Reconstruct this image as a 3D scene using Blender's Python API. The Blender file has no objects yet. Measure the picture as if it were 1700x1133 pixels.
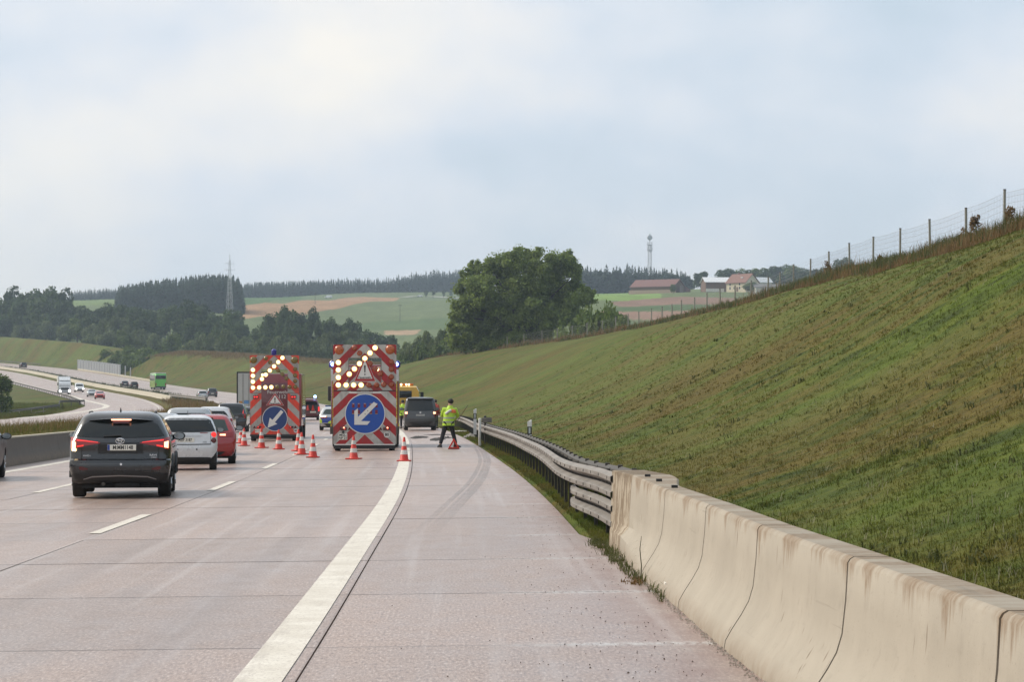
import bpy, bmesh, math, random
import numpy as np
from mathutils import Vector, Matrix
from math import sin, cos, pi, radians, atan, atan2, sqrt, exp

scene = bpy.context.scene
col = scene.collection

# ------------------------------------------------------------------ camera
F = 4363.0            # focal length in photograph pixels (photograph 1700 wide)
CAMH = 1.7
cam_data = bpy.data.cameras.new('camera')
cam = bpy.data.objects.new('camera', cam_data)
col.objects.link(cam)
cam.location = (0, 0, CAMH)
cam.rotation_euler = (radians(90) + atan(100.5 / F), 0, 0)
cam_data.sensor_width = 36
cam_data.lens = F / 1700 * 36
cam_data.clip_start = 0.5
cam_data.clip_end = 20000
scene.camera = cam

# ------------------------------------------------------------------ world, sun, exposure
SUN_EL, SUN_AZ = radians(42), radians(-76)      # azimuth measured from the view direction, negative = left
world = bpy.data.worlds.new('World')
scene.world = world
world.use_nodes = True
wn, wl = world.node_tree.nodes, world.node_tree.links
wn.clear()
def wnode(t, **kw):
    n = wn.new(t)
    for k, v in kw.items():
        setattr(n, k, v)
    return n
w_out = wnode('ShaderNodeOutputWorld')
w_bg = wnode('ShaderNodeBackground')
w_bg.inputs['Strength'].default_value = 0.1
sky = wnode('ShaderNodeTexSky')
sky.sky_type = 'NISHITA'
sky.sun_disc = False
sky.sun_elevation = SUN_EL
sky.sun_rotation = SUN_AZ
sky.air_density = 1.2
sky.dust_density = 2.0
sky.ozone_density = 1.0
tc = wnode('ShaderNodeTexCoord')
sep = wnode('ShaderNodeSeparateXYZ')
wl.new(tc.outputs['Generated'], sep.inputs[0])
def wmath(op, a, b=None, clamp=False):
    n = wnode('ShaderNodeMath', operation=op, use_clamp=clamp)
    for i, v in enumerate((a, b)):
        if v is None:
            continue
        if isinstance(v, (int, float)):
            n.inputs[i].default_value = v
        else:
            wl.new(v, n.inputs[i])
    return n.outputs[0]
zc = wmath('MAXIMUM', sep.outputs['Z'], 0.0)
den = wmath('ADD', zc, 0.6)
cu = wmath('DIVIDE', sep.outputs['X'], den)
cv = wmath('DIVIDE', sep.outputs['Y'], den)
comb = wnode('ShaderNodeCombineXYZ')
wl.new(cu, comb.inputs[0]); wl.new(cv, comb.inputs[1])
def wnoise(scale, detail, rough, offset):
    m = wnode('ShaderNodeMapping')
    m.inputs['Location'].default_value = offset
    wl.new(comb.outputs[0], m.inputs[0])
    n = wnode('ShaderNodeTexNoise')
    n.inputs['Scale'].default_value = scale
    n.inputs['Detail'].default_value = detail
    n.inputs['Roughness'].default_value = rough
    wl.new(m.outputs[0], n.inputs['Vector'])
    return n.outputs['Fac']
def wramp(fac, stops):
    r = wnode('ShaderNodeValToRGB')
    e = r.color_ramp.elements
    e[0].position, e[0].color = stops[0][0], (*stops[0][1], 1)
    e[1].position, e[1].color = stops[-1][0], (*stops[-1][1], 1)
    for p, c in stops[1:-1]:
        x = e.new(p); x.color = (*c, 1)
    wl.new(fac, r.inputs[0])
    return r.outputs[0]
def wmix(fac, a, b):
    n = wnode('ShaderNodeMix', data_type='RGBA')
    for v, i in ((fac, 0), (a, 6), (b, 7)):
        if isinstance(v, (int, float)):
            n.inputs[i].default_value = v
        elif isinstance(v, tuple):
            n.inputs[i].default_value = (*v, 1)
        else:
            wl.new(v, n.inputs[i])
    return n.outputs[2]
# the cloud deck: soft layered overcast; brighter and warmer where the hidden sun stands (left), bluer away from it
nA = wnoise(5.0, 3, 0.45, (3.17, 1.7, 0.0))
nB = wnoise(13.0, 4, 0.5, (7.37, 2.2, 4.0))
nC = wnoise(2.2, 3, 0.5, (1.4, 5.2, 9.0))
mass = wmath('ADD', wmath('MULTIPLY', nA, 0.68), wmath('MULTIPLY', nB, 0.32))
lift = wmath('MULTIPLY', wmath('SUBTRACT', 0.03, sep.outputs['X']), 0.40)
mass = wmath('ADD', mass, lift)
deck = wramp(mass, [(0.34, (0.40, 0.475, 0.545)), (0.46, (0.455, 0.515, 0.585)), (0.54, (0.53, 0.565, 0.615)), (0.62, (0.605, 0.61, 0.62)), (0.75, (0.70, 0.67, 0.62))])
low = wramp(sep.outputs['Z'], [(0.0, (1.0, 1.0, 1.0)), (0.035, (0.72, 0.72, 0.72)), (0.11, (0.0, 0.0, 0.0))])
deck = wmix(wmath('MULTIPLY', low, 0.35), deck, (0.585, 0.60, 0.615))
scaled = wnode('ShaderNodeVectorMath', operation='SCALE')
wl.new(deck, scaled.inputs[0]); scaled.inputs[3].default_value = 10.3
cover = wmath('ADD', 0.93, wmath('MULTIPLY', wmath('SUBTRACT', nC, 0.5), 0.4), True)
final = wmix(cover, sky.outputs[0], scaled.outputs[0])
wl.new(final, w_bg.inputs['Color'])
wl.new(w_bg.outputs[0], w_out.inputs['Surface'])

sun_data = bpy.data.lights.new('sun', 'SUN')
sun_data.energy = 2.5
sun_data.angle = radians(20)
sun_data.color = (1.0, 0.93, 0.82)
sun = bpy.data.objects.new('sun', sun_data)
col.objects.link(sun)
sdir = Vector((sin(SUN_AZ) * cos(SUN_EL), cos(SUN_AZ) * cos(SUN_EL), sin(SUN_EL)))
sun.rotation_euler = (-sdir).to_track_quat('-Z', 'Y').to_euler()

vs = scene.view_settings
vs.view_transform = 'Standard'
vs.look = 'None'
vs.exposure = 0.55
vs.gamma = 1.0
vs.use_curve_mapping = False
scene.cycles.max_bounces = 6
scene.cycles.diffuse_bounces = 2
scene.cycles.glossy_bounces = 3
scene.cycles.transparent_max_bounces = 12
scene.cycles.volume_bounces = 0
scene.cycles.use_denoising = True
scene.cycles.caustics_reflective = False
scene.cycles.caustics_refractive = False

# ------------------------------------------------------------------ helpers
rng = np.random.default_rng(7)
random.seed(7)

def W(px, py, Z):
    """A point at depth Z that the photograph shows at pixel (px, py)."""
    return Vector(((px - 850.0) * Z / F, Z, CAMH + (667.0 - py) * Z / F))

def interp(tab, x):
    xs = [t[0] for t in tab]
    return float(np.interp(x, xs, [t[1] for t in tab]))

class Spline:
    """natural cubic through points, straight beyond its ends"""
    def __init__(s, pts):
        x = np.array([p[0] for p in pts], float); y = np.array([p[1] for p in pts], float)
        n = len(x); h = np.diff(x)
        A = np.zeros((n, n)); b = np.zeros(n)
        A[0, 0] = A[-1, -1] = 1
        for i in range(1, n - 1):
            A[i, i - 1] = h[i - 1]; A[i, i] = 2 * (h[i - 1] + h[i]); A[i, i + 1] = h[i]
            b[i] = 3 * ((y[i + 1] - y[i]) / h[i] - (y[i] - y[i - 1]) / h[i - 1])
        c = np.linalg.solve(A, b)
        s.x, s.y, s.c, s.h = x, y, c, h
    def __call__(s, t):
        x, y, c, h = s.x, s.y, s.c, s.h
        i = int(np.clip(np.searchsorted(x, t) - 1, 0, len(h) - 1))
        d = (c[i + 1] - c[i]) / (3 * h[i]); bb = (y[i + 1] - y[i]) / h[i] - h[i] * (2 * c[i] + c[i + 1]) / 3
        u = min(max(t, x[0]), x[-1]) - x[i]
        v = y[i] + bb * u + c[i] * u * u + d * u ** 3
        if t < x[0] or t > x[-1]:
            v += (bb + 2 * c[i] * u + 3 * d * u * u) * (t - (x[0] if t < x[0] else x[-1]))
        return float(v)

# ---- materials
MATS = {}
def new_mat(name):
    m = bpy.data.materials.new(name)
    m.use_nodes = True
    return m, m.node_tree.nodes, m.node_tree.links, m.node_tree.nodes['Principled BSDF']

def nmath(n, l, op, a, b=None, c=None, clamp=False):
    x = n.new('ShaderNodeMath'); x.operation = op; x.use_clamp = clamp
    for i, v in enumerate((a, b, c)):
        if v is None: continue
        if isinstance(v, (int, float)): x.inputs[i].default_value = v
        else: l.new(v, x.inputs[i])
    return x.outputs[0]
def nmix(n, l, fac, a, b, blend='MIX'):
    x = n.new('ShaderNodeMix'); x.data_type = 'RGBA'; x.blend_type = blend
    for v, i in ((fac, 0), (a, 6), (b, 7)):
        if isinstance(v, (int, float)): x.inputs[i].default_value = v
        elif isinstance(v, tuple): x.inputs[i].default_value = (*v[:3], 1)
        else: l.new(v, x.inputs[i])
    return x.outputs[2]
def nnoise(n, l, vec, scale, detail=3, rough=0.5, stretch=None):
    if stretch is not None:
        mp = n.new('ShaderNodeMapping'); mp.inputs['Scale'].default_value = stretch
        l.new(vec, mp.inputs[0]); vec = mp.outputs[0]
    x = n.new('ShaderNodeTexNoise')
    x.inputs['Scale'].default_value = scale; x.inputs['Detail'].default_value = detail; x.inputs['Roughness'].default_value = rough
    l.new(vec, x.inputs['Vector'])
    return x.outputs['Fac']
def nramp(n, l, fac, stops):
    r = n.new('ShaderNodeValToRGB'); e = r.color_ramp.elements
    def c4(c): return (*c, 1) if not isinstance(c, (int, float)) else (c, c, c, 1)
    e[0].position, e[0].color = stops[0][0], c4(stops[0][1])
    e[1].position, e[1].color = stops[-1][0], c4(stops[-1][1])
    for p, c in stops[1:-1]:
        q = e.new(p); q.color = c4(c)
    l.new(fac, r.inputs[0])
    return r.outputs[0]
def nbump(n, l, p, height, strength=0.3, dist=0.01):
    b = n.new('ShaderNodeBump'); b.inputs['Strength'].default_value = strength; b.inputs['Distance'].default_value = dist
    l.new(height, b.inputs['Height']); l.new(b.outputs[0], p.inputs['Normal'])
def nobj(n):
    return n.new('ShaderNodeTexCoord').outputs['Object']

def mat(name, rgb=(0.5, 0.5, 0.5), rough=0.5, metal=0.0, var=0.12, scale=6.0, spec=0.5, bump=0.0, coat=0.0, emit=None, estr=0.0, stretch=None):
    if name in MATS: return MATS[name]
    m, n, l, p = new_mat(name)
    p.inputs['Roughness'].default_value = rough
    p.inputs['Metallic'].default_value = metal
    p.inputs['Specular IOR Level'].default_value = spec
    p.inputs['Coat Weight'].default_value = coat
    p.inputs['Coat Roughness'].default_value = 0.06
    if var > 0:
        fac = nnoise(n, l, nobj(n), scale, 5, 0.6, stretch)
        a = tuple(min(1, c * (1 - var)) for c in rgb); b = tuple(min(1, c * (1 + var)) for c in rgb)
        l.new(nramp(n, l, fac, [(0.3, a), (0.7, b)]), p.inputs['Base Color'])
        r = n.new('ShaderNodeMapRange'); r.inputs[1].default_value = 0.3; r.inputs[2].default_value = 0.7
        r.inputs[3].default_value = max(0.02, rough * 0.8); r.inputs[4].default_value = min(1, rough * 1.2)
        l.new(fac, r.inputs[0]); l.new(r.outputs[0], p.inputs['Roughness'])
        if bump > 0: nbump(n, l, p, fac, bump, 0.02)
    else:
        p.inputs['Base Color'].default_value = (*rgb, 1)
    if emit is not None:
        p.inputs['Emission Color'].default_value = (*emit, 1)
        p.inputs['Emission Strength'].default_value = estr
    MATS[name] = m
    return m

# ---- mesh building
class MB:
    def __init__(s):
        s.v, s.f, s.m, s.uv = [], [], [], None
    def add(s, verts, faces, mi=0):
        o = len(s.v)
        s.v.extend([tuple(v) for v in verts])
        for f in faces:
            s.f.append(tuple(i + o for i in f)); s.m.append(mi)
        return s
    def box(s, x0, x1, y0, y1, z0, z1, mi=0, bev=0.0):
        if bev <= 0:
            v = [(x0, y0, z0), (x1, y0, z0), (x1, y1, z0), (x0, y1, z0), (x0, y0, z1), (x1, y0, z1), (x1, y1, z1), (x0, y1, z1)]
            return s.add(v, [(0, 3, 2, 1), (4, 5, 6, 7), (0, 1, 5, 4), (1, 2, 6, 5), (2, 3, 7, 6), (3, 0, 4, 7)], mi)
        b = min(bev, (x1 - x0) * .49, (y1 - y0) * .49, (z1 - z0) * .49)
        bm = bmesh.new()
        bmesh.ops.create_cube(bm, size=1)
        for q in bm.verts:
            q.co = Vector(((x0 + x1) / 2 + q.co.x * (x1 - x0), (y0 + y1) / 2 + q.co.y * (y1 - y0), (z0 + z1) / 2 + q.co.z * (z1 - z0)))
        bmesh.ops.bevel(bm, geom=bm.edges[:], offset=b, segments=2, affect='EDGES', profile=0.6)
        s.bm(bm, mi)
        return s
    def bm(s, bm, mi=0):
        bm.verts.index_update()
        s.add([q.co.copy() for q in bm.verts], [[q.index for q in f.verts] for f in bm.faces], mi)
        bm.free()
        return s
    def tube(s, pts, r, n=8, mi=0, cap=True):
        pts = [Vector(p) for p in pts]
        rs = r if isinstance(r, (list, tuple)) else [r] * len(pts)
        v, f = [], []
        for i, p in enumerate(pts):
            t = (pts[min(i + 1, len(pts) - 1)] - pts[max(i - 1, 0)]).normalized()
            ref = Vector((0, 0, 1)) if abs(t.z) < 0.9 else Vector((1, 0, 0))
            a = t.cross(ref).normalized(); b = t.cross(a).normalized()
            for k in range(n):
                q = 2 * pi * k / n
                v.append(p + (a * cos(q) + b * sin(q)) * rs[i])
        for i in range(len(pts) - 1):
            for k in range(n):
                k2 = (k + 1) % n
                f.append((i * n + k, i * n + k2, (i + 1) * n + k2, (i + 1) * n + k))
        if cap:
            f.append(tuple(range(n))[::-1]); f.append(tuple((len(pts) - 1) * n + k for k in range(n)))
        return s.add(v, f, mi)
    def lathe(s, prof, n=20, c=(0, 0, 0), axis='z', mi=0, cap=True):
        """prof: (radius, height along the axis)"""
        v, f = [], []
        for r, h in prof:
            for k in range(n):
                a = 2 * pi * k / n
                u, w = r * cos(a), r * sin(a)
                if axis == 'z': p = (u, w, h)
                elif axis == 'y': p = (u, h, w)
                else: p = (h, u, w)
                v.append((p[0] + c[0], p[1] + c[1], p[2] + c[2]))
        for i in range(len(prof) - 1):
            for k in range(n):
                k2 = (k + 1) % n
                f.append((i * n + k, i * n + k2, (i + 1) * n + k2, (i + 1) * n + k))
        if cap:
            f.append(tuple(range(n))[::-1]); f.append(tuple((len(prof) - 1) * n + k for k in range(n)))
        return s.add(v, f, mi)
    def prism(s, poly, y0, y1, mi=0):
        """polygon in (x, z), extruded along y"""
        n = len(poly)
        v = [(x, y0, z) for x, z in poly] + [(x, y1, z) for x, z in poly]
        f = [tuple(range(n)), tuple(range(n, 2 * n))[::-1]]
        for i in range(n):
            j = (i + 1) % n
            f.append((j, i, i + n, j + n))
        return s.add(v, f, mi)
    def prism_x(s, poly, x0, x1, mi=0):
        """polygon in (y, z), extruded along x"""
        n = len(poly)
        v = [(x0, y, z) for y, z in poly] + [(x1, y, z) for y, z in poly]
        f = [tuple(range(n))[::-1], tuple(range(n, 2 * n))]
        for i in range(n):
            j = (i + 1) % n
            f.append((i, j, j + n, i + n))
        return s.add(v, f, mi)
    def loft(s, rings, closed=True, cap=True, mi=0):
        n = len(rings[0]); v = [p for r in rings for p in r]; f = []
        for i in range(len(rings) - 1):
            for k in range(n if closed else n - 1):
                k2 = (k + 1) % n
                f.append((i * n + k, i * n + k2, (i + 1) * n + k2, (i + 1) * n + k))
        if cap and closed:
            f.append(tuple(range(n))[::-1]); f.append(tuple((len(rings) - 1) * n + k for k in range(n)))
        return s.add(v, f, mi)
    def sphere(s, c, r, n=10, mi=0, sc=(1, 1, 1)):
        prof = [(max(1e-4, r * sin(pi * i / n)), -r * cos(pi * i / n)) for i in range(n + 1)]
        o = len(s.v)
        s.lathe(prof, n * 2, (0, 0, 0), 'z', mi)
        for i in range(o, len(s.v)):
            x, y, z = s.v[i]
            s.v[i] = (x * sc[0] + c[0], y * sc[1] + c[1], z * sc[2] + c[2])
        return s

def fix_normals(me):
    bm = bmesh.new(); bm.from_mesh(me)
    bmesh.ops.recalc_face_normals(bm, faces=bm.faces[:])
    bm.to_mesh(me); bm.free()

def obj(name, mb, mats, parent=None, smooth=35, loc=None, fix=True):
    me = bpy.data.meshes.new(name)
    me.from_pydata(mb.v, [], mb.f)
    if not isinstance(mats, (list, tuple)): mats = [mats]
    for m in mats: me.materials.append(m)
    if len(mats) > 1: me.polygons.foreach_set('material_index', mb.m)
    if fix: fix_normals(me)
    if smooth:
        me.polygons.foreach_set('use_smooth', [True] * len(me.polygons))
        me.set_sharp_from_angle(angle=radians(smooth))
    me.update()
    o = bpy.data.objects.new(name, me)
    col.objects.link(o)
    if parent is not None: o.parent = parent
    if loc is not None: o.location = loc
    return o

def tag(o, label=None, cat=None, group=None, kind=None):
    if label: o['label'] = label
    if cat: o['category'] = cat
    if group: o['group'] = group
    if kind: o['kind'] = kind
    return o

def thing(name, label, cat, loc=(0, 0, 0), rz=0.0, group=None):
    o = bpy.data.objects.new(name, None)
    o.empty_display_size = 0.2
    col.objects.link(o)
    o.location = loc; o.rotation_euler = (0, 0, rz)
    return tag(o, label, cat, group)

def children_of(o):
    return [c for c in o.children]

def copy_tree(o, parent=None):
    c = o.copy(); col.objects.link(c)
    if parent is not None: c.parent = parent
    for ch in children_of(o): copy_tree(ch, c)
    return c

def np_obj(name, V, Fc, mats, parent=None, attrs=None, mat_idx=None, smooth=False):
    """mesh from numpy arrays; all faces the same number of corners"""
    me = bpy.data.meshes.new(name)
    nv, nf, k = len(V), len(Fc), Fc.shape[1]
    me.vertices.add(nv); me.vertices.foreach_set('co', np.asarray(V, np.float32).ravel())
    me.loops.add(nf * k); me.loops.foreach_set('vertex_index', np.asarray(Fc, np.int32).ravel())
    me.polygons.add(nf)
    me.polygons.foreach_set('loop_start', np.arange(0, nf * k, k, dtype=np.int32))
    me.polygons.foreach_set('loop_total', np.full(nf, k, np.int32))
    if not isinstance(mats, (list, tuple)): mats = [mats]
    for m in mats: me.materials.append(m)
    if mat_idx is not None: me.polygons.foreach_set('material_index', np.asarray(mat_idx, np.int32))
    me.polygons.foreach_set('use_smooth', np.full(nf, smooth, bool))
    for an, (dom, arr) in (attrs or {}).items():
        arr = np.asarray(arr, np.float32)
        if arr.ndim == 1:
            a = me.attributes.new(an, 'FLOAT', dom); a.data.foreach_set('value', arr)
        else:
            a = me.attributes.new(an, 'FLOAT_COLOR', dom)
            if arr.shape[1] == 3: arr = np.concatenate([arr, np.ones((len(arr), 1), np.float32)], 1)
            a.data.foreach_set('color', arr.ravel())
    me.update(calc_edges=True)
    me.validate()
    o = bpy.data.objects.new(name, me); col.objects.link(o)
    if parent is not None: o.parent = parent
    return o

def text_obj(name, s, size, m, parent, loc, rot=(radians(90), 0, 0), ext=0.001, xscale=1.0, bold=0.0):
    cu = bpy.data.curves.new(name, 'FONT')
    cu.body = s; cu.size = size; cu.extrude = ext; cu.align_x = 'CENTER'; cu.align_y = 'CENTER'; cu.offset = bold
    cu.resolution_u = 3
    t = bpy.data.objects.new(name, cu); col.objects.link(t)
    dg = bpy.context.evaluated_depsgraph_get()
    me = bpy.data.meshes.new_from_object(t.evaluated_get(dg))
    bpy.data.objects.remove(t); bpy.data.curves.remove(cu)
    me.materials.clear(); me.materials.append(m)
    for v in me.vertices: v.co.x *= xscale
    o = bpy.data.objects.new(name, me); col.objects.link(o)
    o.parent = parent; o.location = loc; o.rotation_euler = rot
    return o
# ------------------------------------------------------------------ the road's line and level
XW = Spline([(0, -1.25), (16, -1.40), (28, -1.62), (42, -1.9), (61, -2.43), (85, -3.3), (118, -4.65), (143, -5.88), (165, -7.08), (250, -13.7), (350, -25.8), (475, -46.8), (600, -73.7), (700, -100.0), (850, -142.5), (1000, -197.5), (1150, -262)])
_HT = Spline([(0, 0), (80, 0), (160, 0.0), (250, .2), (350, 1.0), (475, 2.55), (600, 4.5), (700, 7.1), (850, 11.7), (1000, 16.4), (1150, 21)])
def HZ(Z): return 0.0 if Z < 160 else _HT(Z)
def slope_at(Z): return (XW(Z + 2) - XW(Z - 2)) / 4
def heading(Z): return -atan(slope_at(Z))
BANK = 0.012
def RZ(d, Z): return HZ(Z) + BANK * (d - 1.4)
def R3(d, Z, dz=0.0): return Vector((XW(Z) + d, Z, RZ(d, Z) + dz))
def on_road(px, Z):
    """the point of the carriageway's surface at depth Z under photograph column px"""
    x = (px - 850.0) * Z / F
    return Vector((x, Z, RZ(x - XW(Z), Z)))

def bumps(x, y):
    return 0.5 * np.sin(x * .37 + 1.3 * np.sin(y * .11)) * np.sin(y * .13 + x * .1 + 2 * np.sin(x * .21)) + 0.25 * np.sin(x * 1.3 + 1.7 * np.sin(y * .37)) * np.sin(y * .61 - x * .2 + 1.5 * np.sin(x * .7))

def vec_attr(o, name, arr):
    a = o.data.attributes.new(name, 'FLOAT_VECTOR', 'POINT')
    a.data.foreach_set('vector', np.asarray(arr, np.float32).ravel())

def ribbon(name, stations, cols, mats, smooth=True, zoff=0.0, attr=True, face_mat=None):
    """cols: function Z -> list of (x, z); one vertex row per station"""
    rows = [cols(Z) for Z in stations]
    k = len(rows[0])
    V = np.array([(x, Z, z + zoff) for Z, r in zip(stations, rows) for x, z in r])
    n = len(stations)
    i, j = np.meshgrid(np.arange(n - 1), np.arange(k - 1), indexing='ij')
    a = (i * k + j).ravel()
    Fc = np.stack([a, a + 1, a + k + 1, a + k], 1)
    mi = None
    if face_mat is not None:
        mi = np.array([face_mat[q] for q in j.ravel()])
    o = np_obj(name, V, Fc, mats, smooth=smooth, mat_idx=mi)
    if attr:
        vec_attr(o, 'road', [(x - XW(Z), Z, 0) for Z, r in zip(stations, rows) for x, z in r])
    return o

# ------------------------------------------------------------------ materials of the ground
def concrete_road(name, tint=1.0):
    m, n, l, p = new_mat(name)
    at = n.new('ShaderNodeAttribute'); at.attribute_name = 'road'
    vec = at.outputs['Vector']
    s = n.new('ShaderNodeSeparateXYZ'); l.new(vec, s.inputs[0])
    d, z = s.outputs[0], s.outputs[1]
    big = nnoise(n, l, vec, 0.5, 4, 0.6, (1.0, 0.16, 1))
    mid = nnoise(n, l, vec, 3.0, 4, 0.6, (1.0, 0.35, 1))
    fine = nnoise(n, l, vec, 46, 3, 0.8, (1, .2, 1))
    grit = nnoise(n, l, vec, 18, 4, 0.8, (1, .25, 1))
    c = nramp(n, l, big, [(0.3, (.255 * tint, .178 * tint, .145 * tint)), (0.7, (.35 * tint, .258 * tint, .213 * tint))])
    c = nmix(n, l, nmath(n, l, 'MULTIPLY', mid, 0.35), c, (.40 * tint, .315 * tint, .272 * tint))
    c = nmix(n, l, nramp(n, l, fine, [(0.34, 0.85), (0.49, 0.0)]), c, (.11, .075, .065))
    c = nmix(n, l, nramp(n, l, fine, [(0.54, 0.0), (0.68, 0.7)]), c, (.62, .54, .49))
    c = nmix(n, l, nramp(n, l, grit, [(0.30, 0.6), (0.43, 0.0)]), c, (.15, .105, .09))
    # wheel paths polished and darkened by rubber
    tr = None
    for c0, wd in ((-1.05, .34), (-2.75, .34), (-4.7, .34), (-6.3, .34), (-8.1, .3), (-9.7, .3)):
        q = nmath(n, l, 'ABSOLUTE', nmath(n, l, 'SUBTRACT', d, c0))
        q = nmath(n, l, 'SUBTRACT', 1.0, nmath(n, l, 'DIVIDE', q, wd), None, True)
        tr = q if tr is None else nmath(n, l, 'MAXIMUM', tr, q)
    wear = nmath(n, l, 'MULTIPLY', nmath(n, l, 'MULTIPLY', tr, 0.34), nmath(n, l, 'ADD', 0.4, mid))
    c = nmix(n, l, wear, c, (.17, .135, .125))
    oil = None
    for c0 in (-1.9, -5.45, -8.9):
        q = nmath(n, l, 'SUBTRACT', 1.0, nmath(n, l, 'DIVIDE', nmath(n, l, 'ABSOLUTE', nmath(n, l, 'SUBTRACT', d, c0)), .55), None, True)
        oil = q if oil is None else nmath(n, l, 'MAXIMUM', oil, q)
    c = nmix(n, l, nmath(n, l, 'MULTIPLY', oil, nramp(n, l, nnoise(n, l, vec, 1.6, 5, .7, (1, .3, 1)), [(.42, 0.04), (.66, .38)])), c, (.14, .105, .09))
    # joints
    jz = nmath(n, l, 'FRACT', nmath(n, l, 'ADD', nmath(n, l, 'DIVIDE', nmath(n, l, 'SUBTRACT', z, 18.36), 5.0), 1000.5))
    jz = nmath(n, l, 'MULTIPLY', nmath(n, l, 'ABSOLUTE', nmath(n, l, 'SUBTRACT', jz, 0.5)), 5.0)
    js = nmath(n, l, 'SUBTRACT', 1.0, nmath(n, l, 'DIVIDE', jz, nmath(n, l, 'ADD', 0.02, nmath(n, l, 'MULTIPLY', mid, 0.09))), None, True)
    jd = None
    for c0 in (0.08, -3.7, -7.2):
        q = nmath(n, l, 'ABSOLUTE', nmath(n, l, 'SUBTRACT', d, c0))
        q = nmath(n, l, 'SUBTRACT', 1.0, nmath(n, l, 'DIVIDE', q, 0.03), None, True)
        jd = q if jd is None else nmath(n, l, 'MAXIMUM', jd, q)
    j = nmath(n, l, 'MAXIMUM', js, jd)
    c = nmix(n, l, nmath(n, l, 'MULTIPLY', j, 0.48), c, (.06, .045, .04))
    # rust-brown silt along the outer edge, pale laitance streaks at the joints there
    ed = nmath(n, l, 'MULTIPLY', nmath(n, l, 'SUBTRACT', d, 1.9), 1.4, None, True)
    edn = nmath(n, l, 'MULTIPLY', ed, nramp(n, l, mid, [(0.3, 0.1), (0.65, 0.95)]))
    c = nmix(n, l, nmath(n, l, 'MULTIPLY', edn, 0.75), c, (.20, .11, .085))
    pale = nmath(n, l, 'MULTIPLY', nmath(n, l, 'SUBTRACT', 1.0, nmath(n, l, 'DIVIDE', jz, 0.22), None, True), nmath(n, l, 'MULTIPLY', nmath(n, l, 'SUBTRACT', d, 1.2), 1.3, None, True))
    c = nmix(n, l, nmath(n, l, 'MULTIPLY', pale, nramp(n, l, grit, [(0.42, 0.0), (0.55, 0.8)])), c, (.55, .54, .52))
    # drip stains along the shoulder
    st = nnoise(n, l, vec, 1.0, 3, 0.5, (4.0, 0.05, 1))
    c = nmix(n, l, nramp(n, l, st, [(0.55, 0.0), (0.68, 0.32)]), c, (.46, .41, .39))
    # each slab has its own tone
    oi = n.new('ShaderNodeObjectInfo')
    c = nmix(n, l, 1.0, c, nramp(n, l, oi.outputs['Random'], [(0.0, (.90, .90, .90)), (1.0, (1.06, 1.05, 1.04))]), 'MULTIPLY')
    l.new(c, p.inputs['Base Color'])
    l.new(nramp(n, l, nmath(n, l, 'ADD', nmath(n, l, 'MULTIPLY', big, 0.6), nmath(n, l, 'MULTIPLY', mid, 0.4)), [(0.35, 0.27), (0.65, 0.48)]), p.inputs['Roughness'])
    p.inputs['Specular IOR Level'].default_value = 0.55
    nbump(n, l, p, fine, 0.25, 0.004)
    return m
M_ROAD = concrete_road('road_concrete')

def grass_colour(n, l, vec, dry=0.0):
    s1 = nnoise(n, l, vec, 0.15, 5, 0.6, (0.55, 1.0, 0.7))
    s2 = nnoise(n, l, vec, 0.8, 5, 0.7, (0.75, .8, 0.8))
    s3 = nnoise(n, l, vec, 4.0, 5, 0.75)
    s4 = nnoise(n, l, vec, 0.05, 2, 0.5)
    c = nramp(n, l, s2, [(0.36, (.025, .038, .003)), (0.5, (.054, .078, .005)), (0.63, (.082, .126, .008))])
    brown = nramp(n, l, nmath(n, l, 'ADD', nmath(n, l, 'MULTIPLY', s1, 0.6), nmath(n, l, 'MULTIPLY', s2, 0.4)), [(0.44 - dry, 0.0), (0.55 - dry, 0.85)])
    c = nmix(n, l, brown, c, nramp(n, l, s3, [(0.35, (.072, .048, .010)), (0.65, (.122, .084, .020))]))
    c = nmix(n, l, nramp(n, l, s4, [(0.45, 0.0), (0.62, 0.45)]), c, (.095, .125, .024))
    c = nmix(n, l, nramp(n, l, s3, [(0.34, 0.55), (0.47, 0.0)]), c, (.030, .038, .010))
    c = nmix(n, l, nramp(n, l, s3, [(0.56, 0.0), (0.70, 0.4)]), c, (.115, .140, .030))
    return c, s3
def grass_mat(name, dry=0.0, bump=True):
    m, n, l, p = new_mat(name)
    vec = nobj(n)
    c, s3 = grass_colour(n, l, vec, dry)
    l.new(c, p.inputs['Base Color'])
    p.inputs['Roughness'].default_value = 0.9
    p.inputs['Specular IOR Level'].default_value = 0.15
    if bump: nbump(n, l, p, nnoise(n, l, vec, 7.0, 5, 0.7), 0.6, 0.10)
    return m
M_GRASS = grass_mat('slope_grass')
M_GRASS_DRY = grass_mat('verge_grass', 0.06)

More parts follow.
